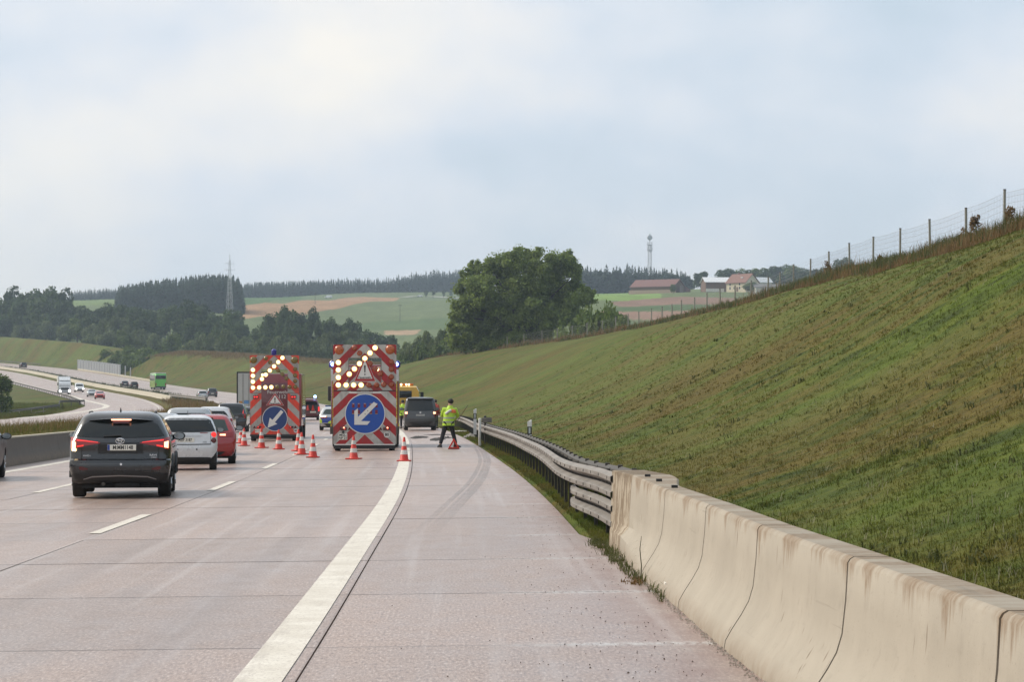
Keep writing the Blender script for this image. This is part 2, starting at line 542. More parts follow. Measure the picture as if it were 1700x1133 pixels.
def blade_mat(name, dry=0.0):
    m, n, l, p = new_mat(name)
    vec = nobj(n)
    c, s3 = grass_colour(n, l, vec, dry)
    a = n.new('ShaderNodeAttribute'); a.attribute_name = 'tint'
    k = a.outputs['Fac']
    c = nmix(n, l, nramp(n, l, k, [(0.0, 0.5), (0.35, 0.0)]), c, (.135, .10, .045))
    c = nmix(n, l, nramp(n, l, k, [(0.72, 0.0), (1.0, 0.45)]), c, (.085, .145, .026))
    l.new(c, p.inputs['Base Color'])
    p.inputs['Roughness'].default_value = 0.8
    p.inputs['Specular IOR Level'].default_value = 0.1
    gm = n.new('ShaderNodeNewGeometry')
    va = n.new('ShaderNodeVectorMath'); va.operation = 'MULTIPLY_ADD'; va.inputs[1].default_value = (.25, .25, .25); va.inputs[2].default_value = (-.35, 0, .85)
    l.new(gm.outputs['Normal'], va.inputs[0])
    vn = n.new('ShaderNodeVectorMath'); vn.operation = 'NORMALIZE'; l.new(va.outputs[0], vn.inputs[0])
    l.new(vn.outputs[0], p.inputs['Normal'])
    tr = n.new('ShaderNodeBsdfTranslucent'); l.new(c, tr.inputs['Color'])
    mx = n.new('ShaderNodeMixShader'); mx.inputs[0].default_value = .3
    l.new(p.outputs[0], mx.inputs[1]); l.new(tr.outputs[0], mx.inputs[2])
    l.new(mx.outputs[0], n['Material Output'].inputs['Surface'])
    return m
M_BLADE = blade_mat('grass_blades')

M_SOIL = mat('dark_soil', (.06, .045, .03), 0.95, var=.4, scale=3, spec=.1, bump=.4)

# ------------------------------------------------------------------ right side: verge and cutting slope
CREST = [(0, 18.5, 7.3), (60, 19.4, 7.9), (105, 19.7, 8.3), (125, 19.9, 8.5), (145, 19.9, 9.0), (165, 19.9, 9.3), (185, 19.8, 9.46), (205, 19.6, 9.6), (225, 19.1, 9.85), (245, 18.2, 9.95), (265, 17.1, 10.0), (285, 16.3, 10.15), (305, 14.75, 10.3), (325, 13.2, 10.35), (350, 10.4, 10.3), (390, 4.5, 10.4), (425, -1.9, 10.2), (455, -9.4, 9.9), (475, -14.7, 9.3), (490, -17.5, 7.9), (503, -22.0, 4.9), (512, -27, 4.6), (524, -28.5, 7.5), (540, -29.0, 9.3), (580, -38.5, 10.3), (640, -60, 12.6), (690, -79, 14.4), (720, -90.8, 15.2), (735, -99, 14.7), (745, -104.5, 12.6), (752, -110.5, 10.0), (775, -116.5, 9.6), (835, -128, 12.5), (850, -127, 17.0), (865, -128.5, 18.9), (920, -152, 22.2), (1040, -202, 27.2), (1150, -250, 30)]
def crest(Z):
    zs = [c[0] for c in CREST]
    return float(np.interp(Z, zs, [c[1] for c in CREST])), float(np.interp(Z, zs, [c[2] for c in CREST]))
NT = 16
def slope_pt(Z, t):
    """t = 0 at the foot, 1 at the crest"""
    xc, zc = crest(Z)
    xf = XW(Z) + 4.2
    zf = RZ(2.6, Z) - 0.05
    if Z < 36: zf += 0.05
    e = t + 0.06 * sin(2 * pi * t) * -1
    x = xf + (xc - xf) * t
    z = zf + (zc - zf) * e
    return x, z
def right_cols(Z):
    r = [(XW(Z) + 2.3, RZ(2.3, Z) - 0.22), (XW(Z) + 2.59, RZ(2.6, Z) - 0.10), (XW(Z) + 2.66, RZ(2.6, Z) - 0.015), (XW(Z) + 3.3, RZ(2.6, Z) - 0.05)]
    for q in range(NT + 1):
        t = q / NT
        x, z = slope_pt(Z, t)
        amp = 0.22 * sin(pi * t) ** 0.5 if 0 < t < 1 else (0.0 if t == 0 else 0.15)
        r.append((x, z + amp * float(bumps(x, Z))))
    xc, zc = crest(Z)
    far = Z > 500
    r += [(xc + 1.5, zc + .05), (xc + 5, zc - .4), (xc + (9 if far else 14), zc - (2.5 if far else 1.6)), (xc + (16 if far else 40), zc - (9 if far else 6))]
    return r
st_r = list(np.arange(5, 60, 1.2)) + list(np.arange(60, 180, 2.2)) + list(np.arange(180, 520, 3.5)) + list(np.arange(520, 1151, 6.0))
right = ribbon('grass_embankment', st_r, right_cols, M_GRASS)
tag(right, kind='structure')

# ------------------------------------------------------------------ the median and the ground on the left
MED_L, MED_R = -20.5, -11.4
def median_cols(Z):
    up = 0.55 if Z < 330 else max(0.05, 0.55 - (Z - 330) * .01)
    f = lambda d, k: (XW(Z) + d, RZ(d, Z) + k)
    r = [f(MED_L + .05, -.2), f(MED_L - .02, 0.0), f(-19.3, .05), f(-17.5, up * .6), f(-15.5, up + .1), f(-13.5, up + .14), f(-12.2, up), f(-11.75, up - .02), f(-11.6, -.15), f(-11.1, -.2)]
    return [(x, z + (.06 * float(bumps(x * 1.3, Z)) if 1 < i < 7 else 0)) for i, (x, z) in enumerate(r)]
st_m = list(np.arange(20, 200, 2.0)) + list(np.arange(200, 1151, 6.0))
median = ribbon('median_strip_ground', st_m, median_cols, M_GRASS_DRY)
tag(median, kind='structure')
OPP_L, OPP_R = -33.5, -20.5
def opp_edge(Z):
    """the outer edge of the opposite carriageway, with the widening of the slip road that joins it"""
    return interp([(0, -60), (180, -60), (215, -52), (250, -40.5), (270, -36.2), (300, -34.2), (340, -32.6), (385, -31.4), (430, -32.4), (530, -34.0), (1150, -34.2)], Z)
def left_cols(Z):
    e = opp_edge(Z)
    f = lambda d, k: (XW(Z) + d, RZ(max(d, -36), Z) + k)
    return [f(-160, -3.5), f(-110, -2.4), f(-80, -1.4), f(-62, -.9) if e > -50 else f(e - 10, -.6), f(e - 6, -.3), f(e - 2.5, -.08), f(e - .6, .02), f(e - .05, 0.0), f(e + .3, -.2)]
left = ribbon('left_verge_ground', list(np.arange(90, 480, 4.0)) + list(np.arange(480, 1151, 8.0)), left_cols, M_GRASS)
tag(left, kind='structure')

# ------------------------------------------------------------------ carriageways
st_far = list(np.arange(108.36, 240, 4.0)) + list(np.arange(240, 1151, 8.0))
near_base = ribbon('road_base', list(np.arange(2, 111, 3.0)), lambda Z: [(XW(Z) + d, RZ(d, Z) - .16) for d in (-11.6, 0, 2.66)], M_SOIL)
tag(near_base, kind='structure')
carriage = ribbon('carriageway', st_far, lambda Z: [(XW(Z) + d, RZ(d, Z)) for d in (-11.5, -7.2, -3.7, .08, 2.58)], M_ROAD)
tag(carriage, kind='structure')
opp = ribbon('opposite_carriageway', list(np.arange(100, 480, 5.0)) + list(np.arange(480, 1151, 8.0)),
             lambda Z: [(XW(Z) + d, RZ(max(d, -36), Z)) for d in (opp_edge(Z), opp_edge(Z) * .6 - 8.2, OPP_R)], M_ROAD)
tag(opp, kind='structure')

# near slabs: every slab its own piece, 12 mm joints between them
SLAB_D = [(-11.5, -7.2), (-7.2, -3.7), (-3.7, .08), (.08, 2.58)]
G = 0.007
for r in range(20):
    z0, z1 = 8.36 + 5 * r + G, 13.36 + 5 * r - G
    for d0, d1 in SLAB_D:
        dz = random.uniform(-.0025, .0025)
        zm = (z0 + z1) / 2
        db = (lambda Z: (interp([(2, 2.0), (10.6, 1.966 - .2), (17.8, 1.68 - .2), (25.05, 1.27), (29.2, 1.21), (31, 1.12)], Z) - XW(Z)) if d1 > 2 and Z < 31.2 else d1)
        ring = [(d0 + G, z0), (db(z0) - G, z0), (db(zm) - G, zm), (db(z1) - G, z1), (d0 + G, z1), (d0 + G, zm)]
        V = [R3(d, Z, dz) for d, Z in ring] + [R3(d, Z, -.15) for d, Z in ring]
        me = bpy.data.meshes.new('slab')
        fs = [(0, 1, 2, 5), (5, 2, 3, 4)] + [(i, i + 6, (i + 1) % 6 + 6, (i + 1) % 6) for i in range(6)]
        me.from_pydata([tuple(v) for v in V], [], fs)
        me.materials.append(M_ROAD)
        a = me.attributes.new('road', 'FLOAT_VECTOR', 'POINT')
        a.data.foreach_set('vector', np.array([(d, Z, 0) for d, Z in ring + ring], np.float32).ravel())
        o = bpy.data.objects.new('slab', me); col.objects.link(o)
        o.parent = near_base

# ------------------------------------------------------------------ painted markings
M_PAINT = None
def paint_mat():
    m, n, l, p = new_mat('road_paint')
    vec = nobj(n)
    a = nnoise(n, l, vec, 2.0, 4, 0.6); b = nnoise(n, l, vec, 45, 2, 0.6)
    c = nramp(n, l, a, [(0.3, (.54, .495, .42)), (0.7, (.69, .65, .575))])
    c = nmix(n, l, nramp(n, l, b, [(0.32, 0.75), (0.47, 0.0)]), c, (.36, .31, .27))
    sc_ = nnoise(n, l, vec, 1.0, 5, .75, (5, .35, 1))
    c = nmix(n, l, nramp(n, l, sc_, [(.54, 0), (.72, .55)]), c, (.33, .285, .25))
    l.new(c, p.inputs['Base Color']); p.inputs['Roughness'].default_value = 0.6
    nbump(n, l, p, b, 0.4, 0.004)
    return m
M_PAINT = paint_mat()
def stripe(name, d, w, Z0, Z1, step, parent, lift=.006, mtl=None, xf=None):
    st = list(np.arange(Z0, Z1, step)) + [Z1]
    o = ribbon(name, st, lambda Z: [((xf(Z) if xf else XW(Z) + d) - w / 2, RZ(d, Z) + lift), ((xf(Z) if xf else XW(Z) + d) + w / 2, RZ(d, Z) + lift)], mtl or M_PAINT, attr=False)
    o.parent = parent
    return o
stripe('edge_line', -.155, .30, 6, 110, 2, near_base)
stripe('edge_line', -.155, .30, 110, 1140, 5, carriage)
stripe('edge_line', -10.5, .30, 30, 110, 2, near_base)
stripe('edge_line', -10.5, .30, 110, 1140, 5, carriage)
for k in range(-1, 60):
    z0 = 35.0 + 16.9 * k
    for d in (-3.8, -7.25):
        stripe('lane_dash', d, .16, z0, z0 + 5.9, 2, near_base if z0 < 104 else carriage)
stripe('edge_line', -21.1, .25, 110, 1140, 8, opp)
for k in range(0, 56):
    z0 = 130 + 17 * k
    for d in (-24.4, -28.0):
        if d > -28 or z0 > 420 or z0 < 250:
            stripe('lane_dash', d, .18, z0, z0 + 5.9, 3, opp)
# outer line of the opposite carriageway and the bent line round the gore of the slip road
stripe('edge_line', -31.2, .28, 520, 1140, 8, opp)
gore = [(118, 659.5, 520), (140, 664.5, 455), (160, 669, 420), (172, 672.5, 400), (178, 675.6, 385), (174, 679, 366), (150, 684.5, 338), (120, 689, 316), (90, 692.5, 302), (50, 696.5, 286), (0, 701, 270)]
gp = []
for px, py, Z in gore:
    x = (px - 850.0) * Z / F
    gp.append((x, Z, RZ(x - XW(Z), Z) + .008))
def flat_strip(name, pts, w, m, parent):
    V, Fc = [], []
    for i, p in enumerate(pts):
        a = Vector(pts[max(i - 1, 0)]); b = Vector(pts[min(i + 1, len(pts) - 1)])
        t = (b - a); t.z = 0; t.normalize(); nn = Vector((t.y, -t.x, 0)) * w / 2
        V += [Vector(p) + nn, Vector(p) - nn]
    for i in range(len(pts) - 1):
        Fc.append((2 * i, 2 * i + 1, 2 * i + 3, 2 * i + 2))
    return np_obj(name, np.array([tuple(v) for v in V]), np.array(Fc), m, parent, smooth=True)
flat_strip('gore_line', gp, .9, M_PAINT, opp)

# the curved rubber marks on the shoulder
def rubber_mat():
    m, n, l, p = new_mat('tyre_rubber_mark')
    vec = nobj(n)
    a = nnoise(n, l, vec, 7, 4, 0.7, (1.6, .5, 1)); b = nnoise(n, l, vec, .12, 2, 0.5)
    p.inputs['Base Color'].default_value = (.15, .165, .185, 1); p.inputs['Roughness'].default_value = .5
    sy = n.new('ShaderNodeSeparateXYZ'); l.new(vec, sy.inputs[0])
    fade = nmath(n, l, 'MULTIPLY', nmath(n, l, 'SUBTRACT', sy.outputs[1], 30.5), .055, None, True)
    f = nmath(n, l, 'MULTIPLY', nramp(n, l, a, [(0.3, 0.04), (0.65, 0.24)]), fade)
    l.new(f, p.inputs['Alpha'])
    return m
M_RUB = rubber_mat()
for off, w in ((0, .10), (.13, .07), (.24, .13)):
    pts = []
    for px, py in ((664, 912), (690, 884), (720, 857), (750, 829), (775, 806), (790, 785), (797, 768), (794, 754), (788, 744)):
        Z = CAMH * F / (py - 667.0)
        x = (px - 850) * Z / F + off
        pts.append((x, Z, RZ(x - XW(Z), Z) + .007 + off * .004))
    sp_x = Spline([(p[1], p[0]) for p in pts]); zz = np.linspace(pts[0][1], pts[-1][1], 50)
    flat_strip('tyre_mark', [(sp_x(z), z, RZ(sp_x(z) - XW(z), z) + .007 + off * .004) for z in zz], w, M_RUB, near_base)

# ------------------------------------------------------------------ the hills beyond
HILL = {
    -500: [(330, -2), (900, 8), (1060, 20), (1500, 42), (2200, 55), (3500, 60)],
    0: [(330, -2), (600, 0), (900, 10), (1000, 14), (1060, 22), (1200, 34), (1500, 42), (2200, 58), (3500, 60)],
    120: [(330, -2), (600, 0), (850, 8), (900, 11), (960, 21), (1200, 35), (1500, 57), (2000, 78), (3500, 84)],
    200: [(330, -2), (600, 0), (760, 5), (860, 12), (950, 21), (1200, 38), (1500, 58), (2000, 79), (3500, 84)],
    300: [(330, -2), (600, 1), (740, 6), (850, 13), (1100, 30), (1400, 50), (1700, 68), (2100, 82), (3500, 85)],
    400: [(330, -2), (550, 1), (700, 8), (900, 15), (1100, 28), (1300, 44), (1700, 66), (2000, 81), (2200, 88), (3500, 90)],
    600: [(330, -1), (500, 1), (560, 4), (700, 9), (900, 14), (1150, 26), (1300, 39), (1600, 60), (2100, 88), (3500, 92)],
    760: [(330, 0), (420, 3), (480, 6), (600, 9), (900, 18), (1200, 34), (1300, 41), (1600, 62), (2100, 88), (3500, 90)],
    860: [(330, 1), (400, 6), (430, 8), (600, 10), (900, 28), (1200, 44), (1600, 62), (2100, 85), (3500, 88)],
    1000: [(330, 4), (400, 8), (500, 10), (700, 21), (1000, 41), (1200, 51), (1500, 62), (2100, 75), (3500, 80)],
    1200: [(330, 7), (400, 10), (600, 17), (800, 30), (1000, 41), (1200, 52), (1500, 65), (2100, 72), (3500, 75)],
    1400: [(330, 8), (500, 12), (800, 28), (1200, 52), (1500, 65), (2100, 70), (3500, 72)],
    2300: [(330, 6), (500, 10), (1200, 42), (1500, 50), (3500, 60)],
}
HK = sorted(HILL)
def hill_z(px, Z):
    """height of the open country in direction px at depth Z"""
    px = min(max(px, HK[0]), HK[-1])
    i = max(k for k in range(len(HK) - 1) if HK[k] <= px)
    f = (px - HK[i]) / (HK[i + 1] - HK[i]); f = f * f * (3 - 2 * f)
    a, b = interp(HILL[HK[i]], Z), interp(HILL[HK[i + 1]], Z)
    z = a + (b - a) * f
    return z + min(1.0, (Z - 330) / 500) * (.8 * sin(Z * .011 + px * .004) + .5 * sin(Z * .027 + px * .011))
def hill_at(x, Z): return hill_z(850 + x * F / Z, Z)
def hill_hit(px, py, Z0=700, Z1=3300):
    """where the line of sight through (px, py) first meets the hills beyond Z0"""
    Z = Z0
    while Z < Z1:
        if CAMH + (667.0 - py) * Z / F <= hill_z(px, Z): break
        Z += 4
    return (px - 850.0) * Z / F, Z
# crops: outlines on the ground, found where the lines of sight meet it
STUB, MAIZE, MEADOW, PALE, TAN, TRACK = (.30, .185, .105), (.055, .095, .032), (.135, .185, .065), (.115, .145, .066), (.205, .135, .105), (.60, .58, .55)
CROPS = [
    ([(400, 500), (470, 505), (600, 493), (665, 495), (655, 500), (560, 513), (470, 528), (400, 532), (380, 520)], STUB),
    ([(395, 497), (400, 507), (440, 503), (500, 497), (500, 493), (440, 492)], (.075, .13, .045)),
    ([(640, 546), (700, 546), (690, 556), (636, 556)], (.33, .23, .15)),
    ([(600, 548), (760, 548), (760, 528), (620, 534), (585, 541)], (.085, .125, .05)),
    ([(115, 497), (190, 499), (190, 507), (115, 507)], MEADOW),
    ([(980, 486), (1045, 486), (1100, 490), (1098, 495), (1040, 500), (980, 500)], (.16, .24, .07)),
    ([(1010, 502), (1100, 495), (1290, 488), (1290, 504), (1180, 506), (1120, 506), (1030, 510)], TAN),
    ([(1030, 510), (1120, 506), (1180, 506), (1180, 516), (1060, 518), (1015, 516)], (.075, .115, .05)),
    ([(1000, 517), (1060, 518), (1180, 517), (1180, 528), (1120, 532), (1000, 528)], (.235, .15, .115)),
    ([(1000, 529), (1120, 533), (1100, 548), (1000, 548)], (.08, .11, .05)),
]
CROPS = [(np.array([hill_hit(px, py) for px, py in pl]), c) for pl, c in CROPS]
def in_poly(P, x, y):
    ins = np.zeros(x.shape, bool); n = len(P)
    for i in range(n):
        x1, y1 = P[i]; x2, y2 = P[(i + 1) % n]
        cr = ((y1 > y) != (y2 > y)) & (x < (x2 - x1) * (y - y1) / (y2 - y1 + 1e-12) + x1)
        ins ^= cr
    return ins
hp = np.concatenate([np.arange(-500, -20, 20), np.arange(-20, 1420, 4.0), np.arange(1420, 2301, 25)])
hz = np.concatenate([np.arange(330, 700, 8), np.arange(700, 1400, 7), np.arange(1400, 2300, 10), np.arange(2300, 3501, 60)])
HP, HQ = np.meshgrid(hp, hz)
XX = (HP - 850) * HQ / F
ZZ = np.array([[hill_z(a, b) for a in hp] for b in hz])
V = np.stack([XX.ravel(), HQ.ravel(), ZZ.ravel()], 1)
nx = len(hp); ii, jj = np.meshgrid(np.arange(len(hz) - 1), np.arange(nx - 1), indexing='ij')
a0 = (ii * nx + jj).ravel()
C = np.tile(np.array([PALE]), (len(V), 1)).astype(np.float32)
for P, c in CROPS: C[in_poly(P, V[:, 0], V[:, 1])] = c
hills = np_obj('hills', V, np.stack([a0, a0 + 1, a0 + nx + 1, a0 + nx], 1), [], smooth=True, attrs={'crop': ('POINT', C)})
def hill_mat():
    m, n, l, p = new_mat('crop_fields')
    a = n.new('ShaderNodeAttribute'); a.attribute_name = 'crop'
    v = nobj(n)
    rows = nnoise(n, l, v, .09, 4, .6, (1.0, .25, .3)); fine = nnoise(n, l, v, .7, 3, .6, (1.0, .3, 1.0))
    k = nmath(n, l, 'ADD', nmath(n, l, 'MULTIPLY', rows, .6), nmath(n, l, 'MULTIPLY', fine, .4))
    c = nmix(n, l, 1.0, a.outputs['Color'], nramp(n, l, k, [(.3, (.72, .74, .70)), (.7, (1.22, 1.2, 1.18))]), 'MULTIPLY')
    l.new(c, p.inputs['Base Color']); p.inputs['Roughness'].default_value = .95; p.inputs['Specular IOR Level'].default_value = .1
    return m
hills.data.materials.append(hill_mat())
tag(hills, kind='structure')
# ------------------------------------------------------------------ concrete safety barrier on the right
def barrier_mat(name, base, dark, amount=1.0, flake=0.0):
    m, n, l, p = new_mat(name)
    v = nobj(n)
    big = nnoise(n, l, v, 1.3, 4, .6); fine = nnoise(n, l, v, 30, 3, .7); mid = nnoise(n, l, v, 7, 4, .65)
    c = nramp(n, l, big, [(.3, tuple(x * .90 for x in base)), (.7, tuple(x * 1.06 for x in base))])
    c = nmix(n, l, nramp(n, l, mid, [(.30, .35), (.45, 0)]), c, tuple(x * .72 for x in base))
    # stains that ran down from the top edge
    s = n.new('ShaderNodeSeparateXYZ'); l.new(v, s.inputs[0])
    along = nnoise(n, l, v, 1.0, 2, .5, (0, 1.5, 0)); drip = nnoise(n, l, v, 1.0, 5, .75, (0, 9, .25))
    ln = nmath(n, l, 'MULTIPLY', nramp(n, l, along, [(.44, .12), (.62, 1)]), nramp(n, l, drip, [(.36, .05), (.72, 1)]))
    ln = nmath(n, l, 'ADD', .012, nmath(n, l, 'MULTIPLY', ln, .34))
    f = nmath(n, l, 'MULTIPLY', nmath(n, l, 'SUBTRACT', s.outputs[2], nmath(n, l, 'SUBTRACT', .852, ln)), 9.0, None, True)
    f = nmath(n, l, 'MULTIPLY', f, nramp(n, l, nnoise(n, l, v, 14, 4, .7), [(.3, .35), (.6, .85)]))
    c = nmix(n, l, nmath(n, l, 'MULTIPLY', f, amount, None, True), c, dark)
    # small vertical streaks
    pk = nnoise(n, l, v, 1.0, 2, .6, (9, 13, 2.3))
    c = nmix(n, l, nramp(n, l, pk, [(.69, 0), (.74, .8)]), c, (.13, .095, .065))
    if flake: c = nmix(n, l, nramp(n, l, nnoise(n, l, v, 1.0, 4, .75, (7, 9, 2.2)), [(.49, 0), (.53, flake)]), c, (.17, .125, .08))
    # splash dirt at the foot
    ft = nmath(n, l, 'SUBTRACT', 1.0, nmath(n, l, 'MULTIPLY', s.outputs[2], 6.0), None, True)
    c = nmix(n, l, nmath(n, l, 'MULTIPLY', ft, nramp(n, l, mid, [(.35, .2), (.6, .85)])), c, (.22, .17, .125))
    l.new(c, p.inputs['Base Color'])
    p.inputs['Roughness'].default_value = .8; p.inputs['Specular IOR Level'].default_value = .3
    pit = nnoise(n, l, v, 75, 2, .5)
    c = nmix(n, l, nramp(n, l, pit, [(.69, 0), (.74, .6)]), c, tuple(x * .35 for x in base))
    scf = nnoise(n, l, v, 1.0, 3, .7, (6, .55, 26))
    c = nmix(n, l, nramp(n, l, scf, [(.68, 0), (.76, .35)]), c, tuple(x * .45 for x in base))
    l.new(c, p.inputs['Base Color'])
    nbump(n, l, p, fine, .3, .004)
    return m
M_BARR = barrier_mat('barrier_concrete', (.345, .31, .255), (.20, .145, .095), 1.15)
M_BARR_OLD = barrier_mat('weathered_concrete', (.36, .31, .24), (.13, .095, .06), 1.4, .9)
M_WALL = barrier_mat('grimy_concrete', (.135, .118, .102), (.045, .036, .03), 1.2)
# (offset towards the road from the top front edge, height): top to bottom
FPROF = [(0.0, .845), (.012, .825), (.025, .62), (.045, .44), (.075, .34), (.125, .25), (.19, .15), (.232, .075), (.245, 0.0)]
def bar_top_x(Z): return interp([(2, 2.23), (10.6, 1.966), (14.3, 1.82), (17.8, 1.68), (21.4, 1.592), (25.05, 1.47), (29.2, 1.335), (30.6, 1.165)], Z)
def barrier_ring(x, Z, prof, width, z0, top=None):
    """closed cross-section at depth Z; x = top front edge"""
    r = [(x - o, Z, z0 + h) for o, h in prof]
    b = [(x + width + o * .6, Z, z0 + h) for o, h in prof]
    return r[::-1] + [(x + .02, Z, z0 + prof[0][1] + .012), (x + width - .02, Z, z0 + prof[0][1] + .012)] + b
bar = thing('concrete_barrier', 'pale beige rain stained concrete safety barrier along the right of the shoulder', 'concrete barrier', (0, 0, 0))
joints = [-.3, 3.3, 6.9, 10.55, 14.2, 17.85, 21.42, 25.05]
for a, b in zip(joints[:-1], joints[1:]):
    rings = []
    for Z in np.linspace(a + .02, b - .02, 5):
        z0 = RZ(XW(0) * 0 + 2.6, Z) - .01
        rings.append(barrier_ring(bar_top_x(Z), Z, FPROF, .235, z0))
    m = MB().loft(rings)
    obj('barrier_segment', m, M_BARR, bar, smooth=30)
# transition block: the profile straightens up and widens towards the guard rail
SPROF = [(0.0, .87), (.004, .85), (.02, .66), (.03, .46), (.036, .30), (.09, .235), (.135, .20), (.14, .08), (.145, 0.0)]
VPROF = [(0.0, .885), (.002, .86), (.008, .66), (.012, .46), (.02, .30), (.022, .235), (.03, .20), (.035, .08), (.04, 0.0)]
def mixp(a, b, t): return [(p[0] * (1 - t) + q[0] * t, p[1] * (1 - t) + q[1] * t) for p, q in zip(a, b)]
rings = []
for k, Z in enumerate(np.linspace(25.07, 29.19, 9)):
    t = k / 8; s = max(0, min(1, (t - .18) / .82))
    pr = mixp(FPROF, SPROF, s)
    rings.append(barrier_ring(bar_top_x(Z), Z, pr, .235 + .2 * max(0, min(1, (t - .3) / .5)), RZ(2.6, Z) - .01))
obj('barrier_segment', MB().loft(rings), M_BARR, bar, smooth=30)
rings = []
for k, Z in enumerate(np.linspace(29.205, 30.6, 5)):
    t = k / 4
    rings.append(barrier_ring(bar_top_x(Z), Z, mixp(SPROF, VPROF, t), .435 - .04 * t, RZ(2.6, Z) - .01))
obj('end_block', MB().loft(rings), M_BARR_OLD, bar, smooth=30)
# lifting pockets and holes
for Z in (25.5, 27.2, 28.6):
    x = bar_top_x(Z) + .09
    ps = MB().box(x, x + .06, Z - .03, Z + .03, RZ(2.6, Z) + .845 + (Z - 25) * .006, RZ(2.6, Z) + .872 + (Z - 25) * .006)
    obj('lifting_eye', ps, mat('black_iron', (.02, .02, .02), .6, var=0), bar, smooth=0)
zz = 22.9
obj('drain_pocket', MB().box(bar_top_x(zz) - .215, bar_top_x(zz) - .17, zz - .1, zz + .1, .055, .125), mat('pocket_white', (.62, .6, .55), .7), bar, smooth=0)

# ------------------------------------------------------------------ steel guard rail
M_GALV = None
def galv():
    m, n, l, p = new_mat('galvanised_steel')
    v = nobj(n)
    a = nnoise(n, l, v, 2.2, 5, .65, (1, .4, 3)); b = nnoise(n, l, v, 40, 2, .5)
    c = nramp(n, l, a, [(.3, (.13, .115, .10)), (.5, (.20, .18, .16)), (.7, (.27, .25, .225))])
    c = nmix(n, l, nramp(n, l, nnoise(n, l, v, 9, 4, .7), [(.58, 0), (.72, .5)]), c, (.20, .155, .12))
    l.new(c, p.inputs['Base Color']); p.inputs['Metallic'].default_value = .25; p.inputs['Roughness'].default_value = .58
    nbump(n, l, p, b, .15, .003)
    return m
M_GALV = galv()
M_STEEL_DARK = mat('dark_and_shaded_steel', (.075, .068, .06), .7, metal=.3, var=.3)  # guard rail posts carry their shade in this colour; other dark parts share it
M_BOLT = mat('dark_bolt', (.03, .027, .025), .6, var=0)
# W beam section: (towards the road, height)
WB = [(.012, .0), (.02, .008), (.078, .034), (.082, .042), (.082, .086), (.078, .094), (.006, .128), (.0, .136), (.0, .174), (.006, .182), (.078, .216), (.082, .224), (.082, .268), (.078, .276), (.02, .302), (.012, .31)]
def w_beam(Zs, xf, zf, scale=1.0):
    rings = []
    for Z in Zs:
        x, z = xf(Z), zf(Z)
        f = [(x - o * scale, Z, z + h * scale) for o, h in WB]
        b = [(x - o * scale + .006, Z, z + h * scale) for o, h in WB][::-1]
        rings.append(f + b)
    return MB().loft(rings)
GRX = Spline([(30.45, 1.225), (33, 1.12), (36, .985), (39.3, .855), (46, .74), (54.8, .62), (65, .36), (75, .06), (93, -.66), (120, -1.72), (166, -3.45), (210, -6.6), (260, -11.2), (340, -21)])
GRT = Spline([(30.2, .845), (32.5, .85), (36, .82), (39, .80), (46, .78), (60, .76), (90, .75), (340, .75)])
gr = thing('guard_rail', 'grey steel guard rail curving along the verge from the end of the concrete barrier', 'guard rail', (1.0, 32, 0))
GO = Vector((-1.0, -32, 0))
def gobj(name, mb, m, smooth=24):
    mb.v = [tuple(Vector(v) + GO) for v in mb.v]
    return obj(name, mb, m, gr, smooth)
grz = lambda Z: RZ(GRX(Z) - XW(Z), Z)
secs = [30.5] + list(np.arange(34.4, 130, 4.0)) + [150, 175, 210, 250, 290, 330]
for a, b in zip(secs[:-1], secs[1:]):
    zs = np.linspace(a, b + .12, 5 if b < 130 else 8)
    gobj('rail_beam', w_beam(zs, lambda Z: GRX(Z) - (.003 if int(a * 10) % 2 else 0), lambda Z: grz(Z) + GRT(Z) - .31), M_GALV)
# the second beam below, only next to the barrier, its free end flared back
low_x = lambda Z: GRX(Z) + max(0, Z - 37.6) * .06
zs = np.linspace(30.5, 39.6, 12)
gobj('lower_rail_beam', w_beam(zs, low_x, lambda Z: grz(Z) + GRT(Z) - .31 - .345 - max(0, (36 - Z)) * .0), M_GALV)
# second beam on the rear side, spacer and posts
zs = np.linspace(30.7, 120, 40)
gobj('rear_beam', w_beam(zs, lambda Z: GRX(Z) + .30, lambda Z: grz(Z) + GRT(Z) - .30), M_STEEL_DARK)
for i, Z in enumerate(np.arange(31.5, 190, 2.0)):
    x = GRX(Z) + .10; g = grz(Z)
    p = MB()
    p.box(x, x + .05, Z - .004, Z + .004, g - .1, g + GRT(Z) - .02)
    p.box(x, x + .006, Z - .03, Z + .03, g - .1, g + GRT(Z) - .02); p.box(x + .046, x + .052, Z - .03, Z + .03, g - .1, g + GRT(Z) + .0)
    p.box(x - .05, x + .15, Z - .03, Z + .03, g + GRT(Z) - .24, g + GRT(Z) - .08)
    p.box(x + .15, x + .21, Z - .05, Z + .05, g + GRT(Z) - .08, g + GRT(Z) + .03)
    gobj('post', p, M_STEEL_DARK, 0)  # post darkened in its colour for the shade behind the beam
bo = MB()
